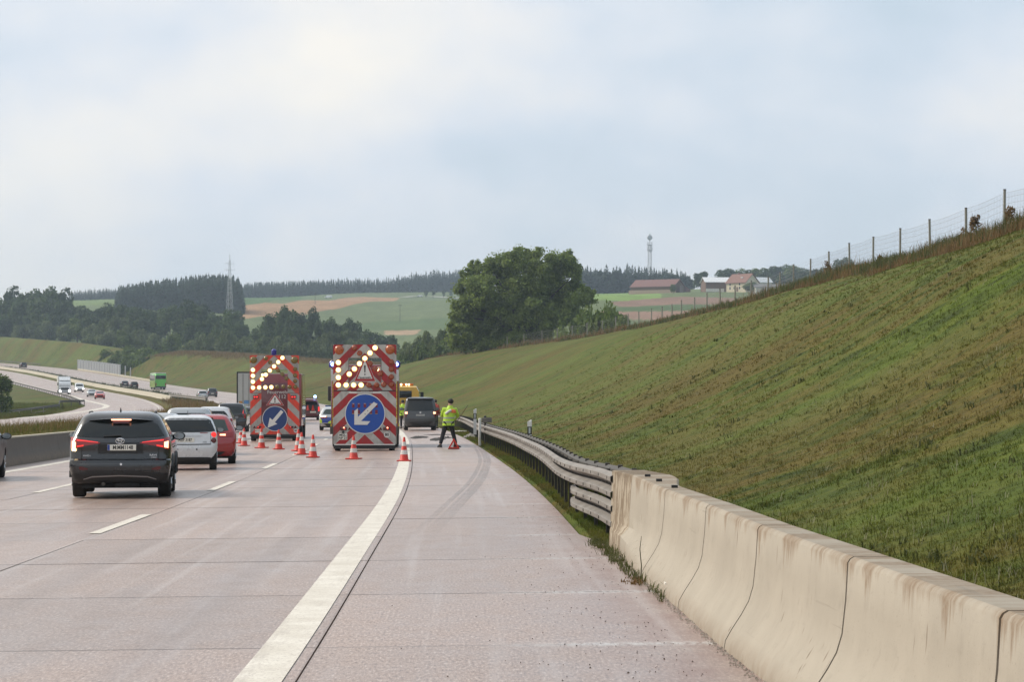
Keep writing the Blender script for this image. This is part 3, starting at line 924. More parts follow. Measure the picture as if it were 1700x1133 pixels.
for Z in np.arange(31.0, 100, .665):
    for h in (.066, .247):
        x, g = GRX(Z) - .083, grz(Z) + GRT(Z) - .31
        if int(Z / .665) % 2 == 0: bo.box(x - .007, x + .002, Z - .02, Z + .02, g + h - .017, g + h + .017)
        if Z < 39 and int(Z / .665) % 2 == 0:
            x2 = low_x(Z) - .083
            bo.box(x2 - .007, x2 + .002, Z - .02, Z + .02, g - .345 + h - .017, g - .345 + h + .017)
    if Z < 46:
        for q in (0, .22, .44):
            bo.box(GRX(Z + q) - .016, GRX(Z + q) + .002, Z + q - .035, Z + q + .035, grz(Z + q) + GRT(Z + q) - .31 + .142, grz(Z + q) + GRT(Z + q) - .31 + .172)
            if Z < 38: bo.box(low_x(Z + q) - .016, low_x(Z + q) + .002, Z + q - .035, Z + q + .035, grz(Z + q) + GRT(Z + q) - .655 + .142, grz(Z + q) + GRT(Z + q) - .655 + .172)
b = gobj('bolts', bo, M_BOLT, 0); b['kind'] = 'stuff'

# ------------------------------------------------------------------ delineators, the small sign post
M_WHITE_PL = mat('white_plastic', (.72, .72, .70), .5, var=.08)
M_BLACK_PL = mat('black_plastic', (.02, .02, .02), .5, var=0)
M_REFL = mat('grey_reflector', (.55, .58, .58), .25, var=.1, metal=.4)
def delineator(px, Z, label, foot_y, top_y):
    w = W(px, foot_y, Z); zt = W(px, top_y, Z).z
    x, _, z = w
    t = thing('delineator_post', label, 'delineator', (x, Z, z), heading(Z), 'delineator posts behind the guard rail')
    H = zt - z
    tri = lambda h, k=1.0: [(-.06 * k, -.05 * k, h), (.06 * k, -.05 * k, h), (.035 * k, .07 * k, h), (-.035 * k, .07 * k, h)]
    m = MB().loft([tri(0), tri(H - .38)]); obj('lower_post', m, M_WHITE_PL, t, 0)
    m = MB().loft([tri(H - .38, 1.01), tri(H - .16, 1.01)]); obj('black_band', m, M_BLACK_PL, t, 0)
    m = MB().loft([tri(H - .16), [(a, b, c + (.05 if a > 0 else 0)) for a, b, c in tri(H - .03)]]); obj('upper_post', m, M_WHITE_PL, t, 0)
    obj('reflector', MB().box(-.025, .025, -.058, -.0515, H - .35, H - .19), M_REFL, t, 0)
    return t
delineator(879, 72, 'white delineator post with black band on the slope behind the curve of the guard rail', 733, 699)
delineator(788.5, 103, 'white delineator post half hidden behind the guard rail next to the small sign post', 722, 680)
sp = W(796.5, 724, 101)
t = thing('white_marker_post', 'slim white pole in front of the guard rail with a small grey box sign', 'marker post', (sp.x, 101, RZ(sp.x - XW(101), 101)), 0)
Hm = (724 - 679) * 101 / F
obj('pole', MB().lathe([(.055, -.02), (.055, Hm - .02), (.03, Hm)], 12), M_WHITE_PL, t)
t2 = thing('small_grey_sign', 'small grey sign box on a dark pole just behind the slim white pole', 'sign', (sp.x + .2, 101.6, RZ(2.9, 101.6)), 0)
obj('pole', MB().lathe([(.035, -.02), (.035, 1.12)], 8), M_STEEL_DARK, t2)
obj('sign_box', MB().box(-.13, .26, -.06, .04, .86, 1.06, bev=.015), M_GALV, t2)
obj('cap', MB().lathe([(.05, 1.06), (.045, 1.12), (.0, 1.14)], 8), M_BLACK_PL, t2)

# ------------------------------------------------------------------ game fence along the crest
M_POST = mat('grey_fence_post', (.20, .195, .16), .85, var=.25, scale=12)
M_POST2 = mat('post_cap', (.06, .055, .05), .7, var=0)
M_WIRE = mat('fence_wire', (.24, .24, .235), .6, metal=.4, var=0)
fp = [(1735, 99), (1668, 105), (1605, 115), (1545, 125), (1495, 135), (1450, 145), (1411, 155), (1377, 165), (1345.6, 175), (1317.8, 185), (1296, 195), (1276, 205), (1247, 215), (1220.7, 225), (1196, 235), (1173.7, 245), (1153, 255), (1131.7, 265), (1116, 275), (1099, 285), (1081.5, 295), (1061, 305), (1043, 315), (1022, 326), (1000, 337), (975, 350), (950, 363), (925, 376), (900, 390), (870, 405), (842, 420), (818, 432), (795, 444), (772, 455)]
fence = thing('wildlife_fence', 'tall grey wire mesh fence with thin posts along the crest of the grass slope', 'fence', (19.7, 105, 8.3))
FO = Vector((-19.7, -105, -8.3))
tops = []
for i, (px, Z) in enumerate(fp):
    x = (px - 850.0) * Z / F
    xc, zc = crest(Z)
    z = zc + .1
    H = 1.72 + .06 * sin(i * 2.3)
    lean = .03 * sin(i * 1.7)
    p = MB().tube([(x, Z, z - .4), (x + lean, Z, z + H)], .055 if Z < 200 else .065, 8, 0)
    p.tube([(x + lean, Z, z + H), (x + lean, Z, z + H + .04)], .062, 8, 1)
    p.v = [tuple(Vector(v) + FO) for v in p.v]
    obj('fence_post', p, [M_POST, M_POST2], fence, 40)
    tops.append(Vector((x, Z, z)))
wires = MB()
for a, b in zip(tops[:-1], tops[1:]):
    if a.y > 400: continue
    th = .0055 if a.y < 180 else .008
    for h in (.12, .3, .5, .72, .95, 1.2, 1.45, 1.64):
        mid = (a + b) / 2 + Vector((0, 0, h - .045))
        wires.tube([a + Vector((0, 0, h)), mid, b + Vector((0, 0, h))], th, 3, 0, False)
    if a.y < 170:
        nv = 26
        for k in range(1, nv):
            q = a.lerp(b, k / nv)
            wires.tube([q + Vector((0, 0, .1)), q + Vector((0, 0, 1.62))], .0035, 3, 0, False)
wires.v = [tuple(Vector(v) + FO) for v in wires.v]
o = obj('wire_mesh', wires, M_WIRE, fence, 0, fix=False); o['kind'] = 'stuff'

# ------------------------------------------------------------------ median wall on the left
mw = thing('median_wall', 'low grimy concrete wall between the left lane and the overgrown median', 'concrete wall', (R3(-11.3, 60).x, 60, 0))
MO = -Vector(mw.location)
WPROF = [(0.0, .80), (.015, .78), (.04, .5), (.08, .34), (.19, .10), (.2, 0.0)]
zsj = list(np.arange(26, 330, 6.0))
for a, b in zip(zsj[:-1], zsj[1:]):
    rings = []
    for Z in (a + .012, (a + b) / 2, b - .012):
        x = XW(Z) - 11.55; z0 = RZ(-11.4, Z)
        f = [(x + o, Z, z0 + h) for o, h in WPROF]
        bk = [(x - .22 - o * .4, Z, z0 + h) for o, h in WPROF]
        rings.append([tuple(Vector(v) + MO) for v in f[::-1] + bk])
    obj('wall_segment', MB().loft(rings), M_WALL, mw, 30)
# a pale kerb-like coping on top of the near part
cop = ribbon('coping', list(np.arange(26, 150, 4)), lambda Z: [(XW(Z) - 11.80, RZ(-11.4, Z) + .70), (XW(Z) - 11.79, RZ(-11.4, Z) + .825), (XW(Z) - 11.53, RZ(-11.4, Z) + .825), (XW(Z) - 11.528, RZ(-11.4, Z) + .79)], mat('coping_concrete', (.42, .37, .28), .85, var=.25), attr=False)
cop.parent = mw; cop.location = MO

# pale concrete barrier in the far median
fw = thing('far_median_barrier', 'long pale concrete barrier between the two far carriageways behind the median weeds', 'concrete barrier', (R3(-15, 500).x, 500, RZ(-15, 500)))
FWO = -Vector(fw.location)
zsj = [430 + 24 * i for i in range(24)]
for a, b in zip(zsj[:-1], zsj[1:]):
    rings = []
    for Z in (a + .05, (a + b) / 2, b - .05):
        x = XW(Z) - 17.2; z0 = RZ(-17, Z)
        rings.append([tuple(Vector(v) + FWO) for v in ((x + .35, Z, z0 - .05), (x + .2, Z, z0 + .35), (x + .12, Z, z0 + .85), (x - .12, Z, z0 + .85), (x - .2, Z, z0 + .35), (x - .35, Z, z0 - .05))])
    obj('barrier_segment', MB().loft(rings), mat('pale_concrete', (.44, .40, .32), .85, var=.15), fw, 30)

# ------------------------------------------------------------------ other rails
def rail_thing(name, label, pts, H=.75, double=False, group=None, spacing=4.0, dark=False, wide=.31):
    """guard rail along 3-D ground points"""
    o = thing(name, label, 'guard rail', pts[0], 0, group)
    O = -Vector(pts[0])
    P = [Vector(p) for p in pts]
    L = [0]
    for a, b in zip(P[:-1], P[1:]): L.append(L[-1] + (b - a).length)
    def at(s):
        i = max(k for k in range(len(P) - 1) if L[k] <= s + 1e-6) if s < L[-1] else len(P) - 2
        return P[i].lerp(P[i + 1], min(1, (s - L[i]) / (L[i + 1] - L[i])))
    n = max(2, int(L[-1] / 3))
    for side in ((1, -1) if double else (1,)):
        V, Fc = [], []
        rings = []
        for k in range(n + 1):
            s = L[-1] * k / n; a = at(max(0, s - .5)); b = at(min(L[-1], s + .5))
            t = (b - a); t.z = 0; t.normalize(); nn = Vector((-t.y, t.x, 0)) * side
            c = at(s) + O
            rings.append([c + nn * (q + (.12 if double else 0)) + Vector((0, 0, H - wide + h)) for q, h in ((0, 0), (.08, .06), (.02, wide / 2), (.08, wide - .06), (0, wide), (-.02, wide), (-.02, 0))])
        obj('rail_beam', MB().loft(rings), M_STEEL_DARK if dark else M_GALV, o, 30)
    for k in range(int(L[-1] / spacing) + 1):
        c = at(k * spacing) + O
        obj('post', MB().box(c.x - .05, c.x + .05, c.y - .05, c.y + .05, c.z - .2, c.z + H - .04), M_STEEL_DARK, o, 0)
    return o
def grd(px, Z, lift=0.0):
    x = (px - 850.0) * Z / F
    d = x - XW(Z)
    return Vector((x, Z, RZ(max(d, -36), Z) + lift))
main_pts = []
for Z in (780, 720, 660, 600, 545, 500, 460, 430, 410, 398):
    x = XW(Z) + opp_edge(Z) - .5
    main_pts.append(Vector((x, Z, RZ(-34, Z) - .02)))
nose = main_pts[-1]
rail_thing('guard_rail', 'guard rail along the outer edge of the oncoming carriageway behind the white lorry', main_pts[::-1], .8, spacing=8.0, dark=True)
ramp_pts = [nose + Vector((1.1, -3.0, 0)), nose + Vector((1.0, -8.0, -.03)), nose + Vector((-.4, -16, -.1)), grd(98, 362, -.2), grd(60, 342, -.35), grd(20, 328, -.5), grd(-30, 318, -.7), grd(-90, 310, -.9)]
rail_thing('guard_rail', 'dark guard rail bending round the front of the grass island beside the slip road', ramp_pts, .85, spacing=4.0, dark=True)
mb_pts = [W(282, 664, 440) * 1, W(300, 666, 425), W(322, 667.3, 405), W(343, 668.5, 385)]
mb_pts = [Vector((p.x, p.y, RZ(-17, p.y) + .1)) for p in mb_pts]
rail_thing('guard_rail', 'double sided steel guard rail closing the gap in the far median', mb_pts, 1.0, True, spacing=4.0, wide=.42)
far_pts = [Vector((XW(Z) + 3.2, Z, RZ(2.6, Z))) for Z in (1090, 1040, 990, 955, 930)]
rail_thing('guard_rail', 'distant dark guard rail above the dark car near the left edge of the photo', far_pts, .85, spacing=8.0, dark=True)
# a light handrail on the grass island
hr = thing('steel_handrail', 'light steel handrail leaning down the grass island beside the leafy bush', 'handrail', grd(8, 318, -.4))
m = MB()
for a, b in (((0, 0, .4), (4.4, 3, 1.3)), ((0.2, 0, 0), (4.4, 3, .7))): m.tube([a, b], .06, 6)
obj('rail', m, M_GALV, hr)
for k in range(4):
    obj('post', MB().tube([(k * 1.3 + .3, k * .9, -.2), (k * 1.3 + .3, k * .9, .5 + k * .26)], .05, 6), M_GALV, hr)

# ------------------------------------------------------------------ noise barrier on the far bridge
nb = thing('noise_barrier', 'long grey ribbed noise barrier with pale posts left of the dark bushes', 'noise barrier', (XW(780) + 3.4, 780, RZ(2.6, 780)))
NO = -Vector(nb.location)
zs = np.linspace(858, 728, 23)
M_NB = mat('noise_panel_grey', (.22, .235, .25), .6, var=.15, scale=2)
M_NBP = mat('noise_post_pale', (.46, .47, .48), .5, var=.1)
M_GLASSP = mat('dark_clear_panel', (.05, .06, .06), .12, var=0)
for i, (a, b) in enumerate(zip(zs[:-1], zs[1:])):
    pa = Vector((XW(a) + 3.3, a, RZ(2.6, a))) + NO; pb = Vector((XW(b) + 3.3, b, RZ(2.6, b))) + NO
    clear = i >= 16
    H = 3.4 - (.12 * max(0, i - 16))
    if not clear:
        m = MB().loft([[pa, pa + Vector((.12, 0, 0)), pa + Vector((.12, 0, H)), pa + Vector((0, 0, H))], [pb, pb + Vector((.12, 0, 0)), pb + Vector((.12, 0, H)), pb + Vector((0, 0, H))]])
        obj('panel', m, M_NB, nb, 0)
    if not clear or i % 2 == 0:
        obj('post', MB().box(pa.x - .16, pa.x + .16, pa.y - .14, pa.y + .14, pa.z - .1, pa.z + H + .1), M_NBP, nb, 0)
obj('base_wall', MB().loft([[Vector((XW(Z) + 3.2, Z, RZ(2.6, Z) - .1)) + NO, Vector((XW(Z) + 3.55, Z, RZ(2.6, Z) - .1)) + NO, Vector((XW(Z) + 3.55, Z, RZ(2.6, Z) + .5)) + NO, Vector((XW(Z) + 3.2, Z, RZ(2.6, Z) + .5)) + NO] for Z in (858, 800, 760, 715, 695)]), mat('pale_concrete', (.44, .40, .32)), nb, 30)
n2 = thing('noise_barrier', 'short grey noise barrier glimpsed between the two fire engines in the distance', 'noise barrier', (W(535, 661, 492)))
for k in range(7):
    obj('panel', MB().box(-1.6 + k * .62, -1.0 + k * .62, -.05, .05, 0, 1.5), M_NB, n2, 0)
    obj('post', MB().box(-1.04 + k * .62, -.96 + k * .62, -.1, .08, 0, 1.6), M_NBP, n2, 0)
# ------------------------------------------------------------------ foliage
def leaf_mat(name, dark, light, rough=.65):
    m, n, l, p = new_mat(name)
    a = n.new('ShaderNodeAttribute'); a.attribute_name = 'tint'
    oi = n.new('ShaderNodeObjectInfo')
    k = nmath(n, l, 'ADD', nmath(n, l, 'MULTIPLY', a.outputs['Fac'], .8), nmath(n, l, 'MULTIPLY', oi.outputs['Random'], .2))
    c = nramp(n, l, k, [(0, dark), (1, light)])
    l.new(c, p.inputs['Base Color']); p.inputs['Roughness'].default_value = rough; p.inputs['Specular IOR Level'].default_value = .25
    tr = n.new('ShaderNodeBsdfTranslucent'); l.new(c, tr.inputs['Color'])
    mx = n.new('ShaderNodeMixShader'); mx.inputs[0].default_value = .4
    l.new(p.outputs[0], mx.inputs[1]); l.new(tr.outputs[0], mx.inputs[2])
    l.new(mx.outputs[0], n['Material Output'].inputs['Surface'])
    return m
M_LEAF = leaf_mat('leaves_oak', (.040, .066, .014), (.155, .215, .048))
M_LEAF_BIG = leaf_mat('leaves_big_tree', (.060, .092, .020), (.25, .32, .070))
M_LEAF_D = leaf_mat('leaves_dark', (.026, .048, .014), (.095, .145, .042))
M_LEAF_W = leaf_mat('leaves_willow', (.055, .080, .030), (.165, .205, .085))
M_NEEDLE = leaf_mat('needles', (.016, .034, .020), (.052, .086, .046))
M_WEED_R = leaf_mat('dry_weeds', (.095, .055, .022), (.26, .17, .075))
M_WEED_T = leaf_mat('tan_weeds', (.11, .075, .035), (.26, .19, .10))
M_WEED_G = leaf_mat('green_weeds', (.035, .045, .014), (.12, .13, .045))
M_BARK = mat('bark', (.055, .045, .035), .9, var=.35, scale=5, bump=.4)

def crown_arrays(n, rx, ry, rz, leaf, seed, lobes=14, lobe_r=.42, core=.62, flat=0.35, hollow=0.55):
    """leaf-sized faces spread over many lobes; returns vertices, quads, tint"""
    r = np.random.default_rng(seed)
    u = r.normal(size=(lobes, 3)); u /= np.linalg.norm(u, axis=1)[:, None]
    rad = core * r.uniform(.35, 1.0, lobes) ** .5
    C = u * rad[:, None] * np.array([rx, ry, rz])
    C[:, 2] += rz * .02
    lr = lobe_r * r.uniform(.6, 1.15, lobes)
    li = r.integers(0, lobes, n)
    d = r.normal(size=(n, 3)); d[:, 2] += .25; d /= np.linalg.norm(d, axis=1)[:, None]
    rr = hollow + (1.0 - hollow) * r.uniform(0, 1, n) + np.abs(r.normal(0, .13, n))
    P = C[li] + d * (lr[li] * rr)[:, None] * np.array([rx, ry, rz]) * np.array([1, 1, .9])
    nrm = d + r.normal(size=(n, 3)) * .75; nrm[:, 2] += flat; nrm /= np.linalg.norm(nrm, axis=1)[:, None]
    a = np.cross(nrm, r.normal(size=(n, 3))); a /= np.linalg.norm(a, axis=1)[:, None] + 1e-9
    b = np.cross(nrm, a)
    s = leaf * r.uniform(.55, 1.35, n)[:, None]
    q = np.stack([P - a * s * .5, P + b * s * .42, P + a * s * .6, P - b * s * .42], 1)
    tint = np.clip(.42 + .22 * r.normal(size=lobes)[li] + .16 * r.normal(size=n), 0, 1)
    return q.reshape(-1, 3), np.arange(4 * n).reshape(n, 4), np.repeat(tint, 4)

def crown(name, parent, mtl, z, *args, **kw):
    V, Fc, t = crown_arrays(*args, **kw)
    V = V + np.array([0, 0, z])
    return np_obj(name, V, Fc, mtl, parent, attrs={'tint': ('POINT', t)})

def trunk(parent, h, r, seed, limbs=6, spread=2.0, top=None, name='trunk'):
    rr = random.Random(seed)
    m = MB()
    m.tube([(0, 0, -.5), (.05, 0, h * .3), (rr.uniform(-.2, .2), rr.uniform(-.2, .2), h * .65), (rr.uniform(-.4, .4), 0, h)], [r * 1.25, r, r * .75, r * .3], 8)
    for k in range(limbs):
        a = 2 * pi * k / limbs + rr.uniform(-.4, .4); z0 = h * rr.uniform(.28, .6); L = spread * rr.uniform(.7, 1.2)
        p0 = Vector((0, 0, z0)); p1 = p0 + Vector((cos(a) * L * .5, sin(a) * L * .5, L * .35)); p2 = p0 + Vector((cos(a) * L, sin(a) * L, L * .8))
        m.tube([p0, p1, p2], [r * .5, r * .33, r * .12], 6)
    return obj(name, m, M_BARK, parent, 50)

def tree(name, label, mtl, seed, n, rx, rz, leaf, zc, group=None, ry=None, cat='tree', **kw):
    t = thing(name, label, cat, (0, 0, 0), 0, group)
    crown('crown', t, mtl, zc, n, rx, ry or rx, rz, leaf, seed, **kw)
    trunk(t, zc + rz * .3, max(.08, rx * .045), seed, 6, rx * .6)
    return t

# the big tree behind the crest
bz = hill_z(865, 432)
big = thing('broadleaf_tree', 'large broad green tree standing alone behind the crest of the grass slope', 'tree', ((866 - 850) * 432 / F, 432, bz))
bigV = []
rq = np.random.default_rng(3)
# limbs and their leaf masses: (px, py, radius in m) of masses read off the tree's outline, depth varied
MASS = [(905, 445, 2.3), (870, 436, 2.4), (848, 438, 2.0), (820, 452, 2.3), (795, 458, 2.0), (935, 440, 1.9), (945, 465, 2.3), (920, 480, 2.8), (880, 470, 3.0), (840, 478, 3.0), (800, 485, 2.6), (775, 478, 1.7), (768, 505, 2.0), (960, 488, 1.7), (955, 510, 2.2), (975, 500, 1.3), (930, 515, 2.5), (890, 510, 3.0), (850, 515, 3.0), (810, 520, 2.8), (775, 535, 2.2), (760, 525, 1.2), (765, 555, 2.0), (800, 555, 2.6), (840, 552, 2.6), (875, 548, 2.2), (905, 545, 1.7), (825, 575, 2.2), (785, 575, 2.0), (965, 530, 1.5), (860, 572, 2.0), (890, 420.5, 1.1), (860, 421, 1.0), (942, 424, .9), (915, 428, 1.0), (833, 430, 1.0), (788, 440, .9), (772, 455, .9), (757, 507, .8), (980, 489, .8), (750, 540, .7), (812, 437, .9), (878, 425, 1.2), (950, 448, 1.2), (759, 570, 1.3), (860, 455, 2.6), (900, 462, 2.6), (860, 495, 3.0), (905, 490, 3.0), (830, 500, 2.8), (870, 530, 2.8), (820, 540, 2.6), (915, 535, 2.2), (845, 585, 2.0), (810, 580, 2.0), (935, 500, 2.4), (790, 500, 2.4), (895, 565, 1.6)]
Vs, Ts = [], []
for i, (px, py, r0) in enumerate(MASS):
    c = np.array(W(px, py, 432)) - np.array(big.location)
    c[1] += rq.uniform(-5, 5) * min(1, r0 / 2.4)
    nn = int(640 * r0 ** 1.75)
    V, Fc, t = crown_arrays(nn, r0 * 1.12, r0 * 1.12, r0 * .95, .36, 50 + i, lobes=11, lobe_r=.46, core=.88, hollow=.35)
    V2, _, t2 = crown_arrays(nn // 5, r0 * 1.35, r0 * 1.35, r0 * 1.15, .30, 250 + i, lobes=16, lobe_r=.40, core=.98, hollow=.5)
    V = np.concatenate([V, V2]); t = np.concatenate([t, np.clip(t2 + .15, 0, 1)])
    Vs.append(V + c); Ts.append(np.clip(t + rq.uniform(-.14, .14), 0, 1))
V = np.concatenate(Vs)
np_obj('crown', V, np.arange(len(V)).reshape(-1, 4), M_LEAF_BIG, big, attrs={'tint': ('POINT', np.concatenate(Ts))})
m = MB()
root = Vector((0, 0, -1)); fork = Vector((.2, 0, 4.5))
m.tube([root, Vector((0, 0, 2)), fork], [.75, .6, .5], 10)
for px, py, r0 in MASS[:30:3]:
    e = W(px, py, 432) - big.location; e.y += random.uniform(-3, 3)
    mid = fork.lerp(e, .5) + Vector((0, 0, .8))
    m.tube([fork, mid, e], [.3, .17, .05], 6)
obj('trunk', m, M_BARK, big, 50)

# prototypes copied along the valley
protos = {}
def proto(kind, k):
    key = (kind, k)
    if key in protos: return protos[key]
    if kind == 'dark': t = tree('broadleaf_tree', 'x', M_LEAF_D, 100 + k, 3600, 4.6, 5.6, .62, 6.4, lobes=16, lobe_r=.40, core=.72)
    elif kind == 'mid': t = tree('broadleaf_tree', 'x', M_LEAF, 200 + k, 3200, 3.9, 4.4, .52, 4.9, lobes=14, lobe_r=.42, core=.70)
    elif kind == 'willow': t = tree('willow_bush', 'x', M_LEAF_W, 300 + k, 3000, 3.3, 3.2, .42, 2.9, lobes=16, lobe_r=.40, core=.68)
    elif kind == 'bush': t = tree('green_bush', 'x', M_LEAF, 400 + k, 2200, 2.4, 2.0, .36, 1.7, lobes=14, lobe_r=.44, core=.68)
    elif kind == 'poplar': t = tree('slim_tree', 'x', M_LEAF_W, 500 + k, 1500, 1.2, 3.6, .42, 3.7, lobes=16, lobe_r=.5, core=.7)
    protos[key] = [t, False]
    return protos[key]
def put(kind, k, x, Z, z, s, label, group, sz=1.0, rz=None):
    p = proto(kind, k)
    if p[1]: t = copy_tree(p[0])
    else: t = p[0]; p[1] = True
    t.location = (x, Z, z); t.scale = (s, s, s * sz); t.rotation_euler = (0, 0, random.uniform(0, 6.28) if rz is None else rz)
    t['label'] = label; t['group'] = group
    return t
def put_px(kind, k, px, top, Z, label, group, width=None, rz=None):
    """a tree whose top the photograph shows at (px, top), rooted in the ground at depth Z"""
    x = (px - 850.0) * Z / F
    d = x - XW(Z)
    xc, zc = crest(Z)
    g = hill_z(px, Z)
    if x < xc + 16 and x > XW(Z) + 3: g = max(g, zc - 4)
    zt = CAMH + (667 - top) * Z / F
    h0 = {'dark': 11.4, 'mid': 8.9, 'willow': 5.9, 'bush': 3.6, 'poplar': 7.1}[kind]
    s = (zt - g) / h0
    sx = s
    if width: sx = (width * Z / F) / {'dark': 9.6, 'mid': 8.2, 'willow': 7.0, 'bush': 5.0, 'poplar': 2.7}[kind]
    return put(kind, k, x, Z, g - .2, sx, label, group, s / sx, rz)
# dark wood at the far left
G1 = 'dark trees of the wood at the far left'
L1 = 'dark green tree of the small wood at the far left above the grass slope'
for px, top, Z, w in ((-20, 486, 1130, 55), (14, 480, 1120, 52), (48, 474, 1110, 58), (76, 470, 1100, 60), (104, 482, 1100, 48), (-6, 500, 1090, 50), (30, 497, 1085, 48), (66, 496, 1080, 52), (98, 498, 1080, 46), (122, 506, 1080, 40), (4, 518, 1070, 44), (44, 516, 1070, 46), (82, 518, 1065, 44), (116, 522, 1060, 40)):
    put_px('dark', random.randint(0, 3), px, top, Z, L1, G1, w)
# the belt of trees along the stream
G2 = 'dark trees of the belt along the stream'
L2 = 'dark green tree in the belt along the valley stream below the spruce wood'
for px, top, Z in ((136, 508, 1040), (160, 506, 1030), (186, 504, 1020), (208, 501, 1010), (232, 505, 1000), (258, 510, 1000), (282, 506, 990), (306, 501, 985), (318, 500, 975), (340, 506, 965), (362, 512, 955), (384, 513, 950), (398, 528, 930), (150, 520, 1000), (240, 520, 960), (330, 522, 930), (372, 530, 900)):
    put_px('dark', random.randint(0, 3), px, top + 2, Z, L2, G2, random.uniform(44, 58))
G2b = 'dark trees of the clump before the tan field'
L2b = 'dark green tree in the clump between the tan field and the left fire engine'
for px, top, Z in ((432, 532, 860), (452, 518, 850), (476, 508, 845), (492, 512, 840), (516, 513, 835), (540, 518, 830), (562, 524, 830), (584, 528, 825), (604, 540, 820), (622, 546, 815), (640, 552, 800), (440, 548, 800), (500, 540, 790), (560, 545, 780)):
    put_px('dark', random.randint(0, 3), px, top + 2, Z, L2b, G2b, random.uniform(42, 56))
G3 = 'grey green bushes above the far cutting slope'
L3 = 'grey green bush along the top of the far cutting slope on the left'
for px, top, Z in ((38, 535, 1062), (60, 532, 1058), (84, 528, 1050), (110, 535, 1010), (128, 528, 1000), (150, 533, 985), (172, 529, 970), (196, 520, 960), (215, 535, 930), (236, 545, 900), (262, 548, 880), (288, 552, 860), (205, 548, 900), (178, 545, 930), (150, 550, 950)):
    put_px(random.choice(('willow', 'mid', 'willow')), random.randint(0, 2), px, top, Z, L3, G3, random.uniform(36, 48))
G4 = 'pale willow bushes in the valley'
L4 = 'pale round willow bush in the valley behind the fire engines'
for px, top, Z in ((333, 549, 830), (352, 552, 825), (376, 544, 820), (404, 553, 815), (312, 560, 820), (440, 556, 770), (462, 552, 770), (486, 560, 760), (540, 546, 760), (556, 544, 755), (580, 545, 755), (602, 556, 745), (525, 560, 740)):
    put_px('willow', random.randint(0, 2), px, top, Z, L4, G4, random.uniform(38, 52))
G5 = 'slim trees in a row above the far slope'
for i, px in enumerate(range(388, 540, 12)):
    put_px('poplar', i % 2, px + random.uniform(-3, 3), 566 + random.uniform(-4, 10), 735, 'slim young tree in the row above the far slope behind the left fire engine', G5, 15)
G6 = 'bushes filling the gap in the far slope'
for px, top, Z in ((188, 586, 835), (200, 578, 830), (214, 574, 812), (228, 578, 800), (240, 584, 790), (222, 592, 775), (206, 590, 790), (250, 578, 805), (175, 580, 860)):
    x = (px - 850.0) * Z / F
    g = RZ(2.6, Z) - .5
    zt = CAMH + (667 - top) * Z / F
    s = max(.6, (zt - g) / 3.6)
    put('bush', random.randint(0, 2), x + 1.5, Z, g, s * .9, 'dark bush in the stream gap beside the far noise barrier', G6, 1.1)
# right of the fire engine
G7 = 'bushes at the end of the near slope'
L7 = 'green bush at the lower end of the near grass slope beside the right fire engine'
for px, top, Z in ((672, 560, 545), (690, 549, 540), (712, 541, 530), (735, 540, 520), (752, 548, 505), (668, 585, 530), (700, 570, 525), (728, 565, 510), (748, 575, 500)):
    put_px('willow' if top < 562 else 'bush', random.randint(0, 2), px, top, Z, L7, G7, random.uniform(38, 50))
for px, top, Z in ((662, 600, 515), (680, 604, 508), (697, 602, 506), (712, 598, 505), (670, 618, 507), (690, 616, 506)):
    x = (px - 850.0) * Z / F; zt = CAMH + (667 - top) * Z / F
    put('bush', random.randint(0, 2), x, Z, 3.2, max(.5, (zt - 3.2) / 3.6), 'dark bush in the notch where the near grass slope ends', 'bushes in the notch of the slope', 1.0)
G8 = 'bushes right of the big tree'
for px, top, Z, w in ((985, 508, 372, 78), (1008, 502, 368, 70), (1026, 510, 362, 60), (1038, 524, 352, 48), (962, 522, 385, 66), (945, 540, 392, 60)):
    put_px('bush', random.randint(0, 2), px, top, Z, 'green bush on the crest just right of the large tree', G8, w)
# by the farm
G9 = 'trees around the farm'
for px, top, Z, w, lab in ((1164, 449, 1290, 32, 'round dark tree between the brown barn and the white roofed shed'), (1118, 470, 1190, 14, 'small bush before the long brown barn'), (1246, 468, 1150, 34, 'dark green bush in front of the cream farmhouse'), (1206, 446, 1420, 42, 'round tree just behind the white roofed shed'), (1232, 444, 1430, 46, 'tree behind the farmhouse roof'), (1262, 442, 1400, 48, 'broad tree right of the farmhouse roof'), (1294, 436, 1390, 46, 'tall dark tree behind the low farm building'), (1318, 440, 1370, 44, 'pale green tree behind the low farm building'), (1345, 442, 1350, 44, 'tree above the grass crest right of the low farm building'), (1374, 441, 1340, 44, 'tree above the grass crest behind the middle fence posts'), (1402, 428, 1330, 46, 'tall tree at the right end of the farm trees')):
    put_px('dark' if w > 20 and random.random() < .6 else 'mid', random.randint(0, 2), px, top, Z, lab, G9, w)
# near left: the tall bush on the grass island
bsh = tree('leafy_bush', 'tall leafy dark green bush on the grass island at the left edge of the photo', M_LEAF, 601, 5200, 1.55, 2.7, .2, 2.7, lobes=26, lobe_r=.34, core=.8, cat='bush')
bl = grd(2, 316, -.5); bsh.location = bl

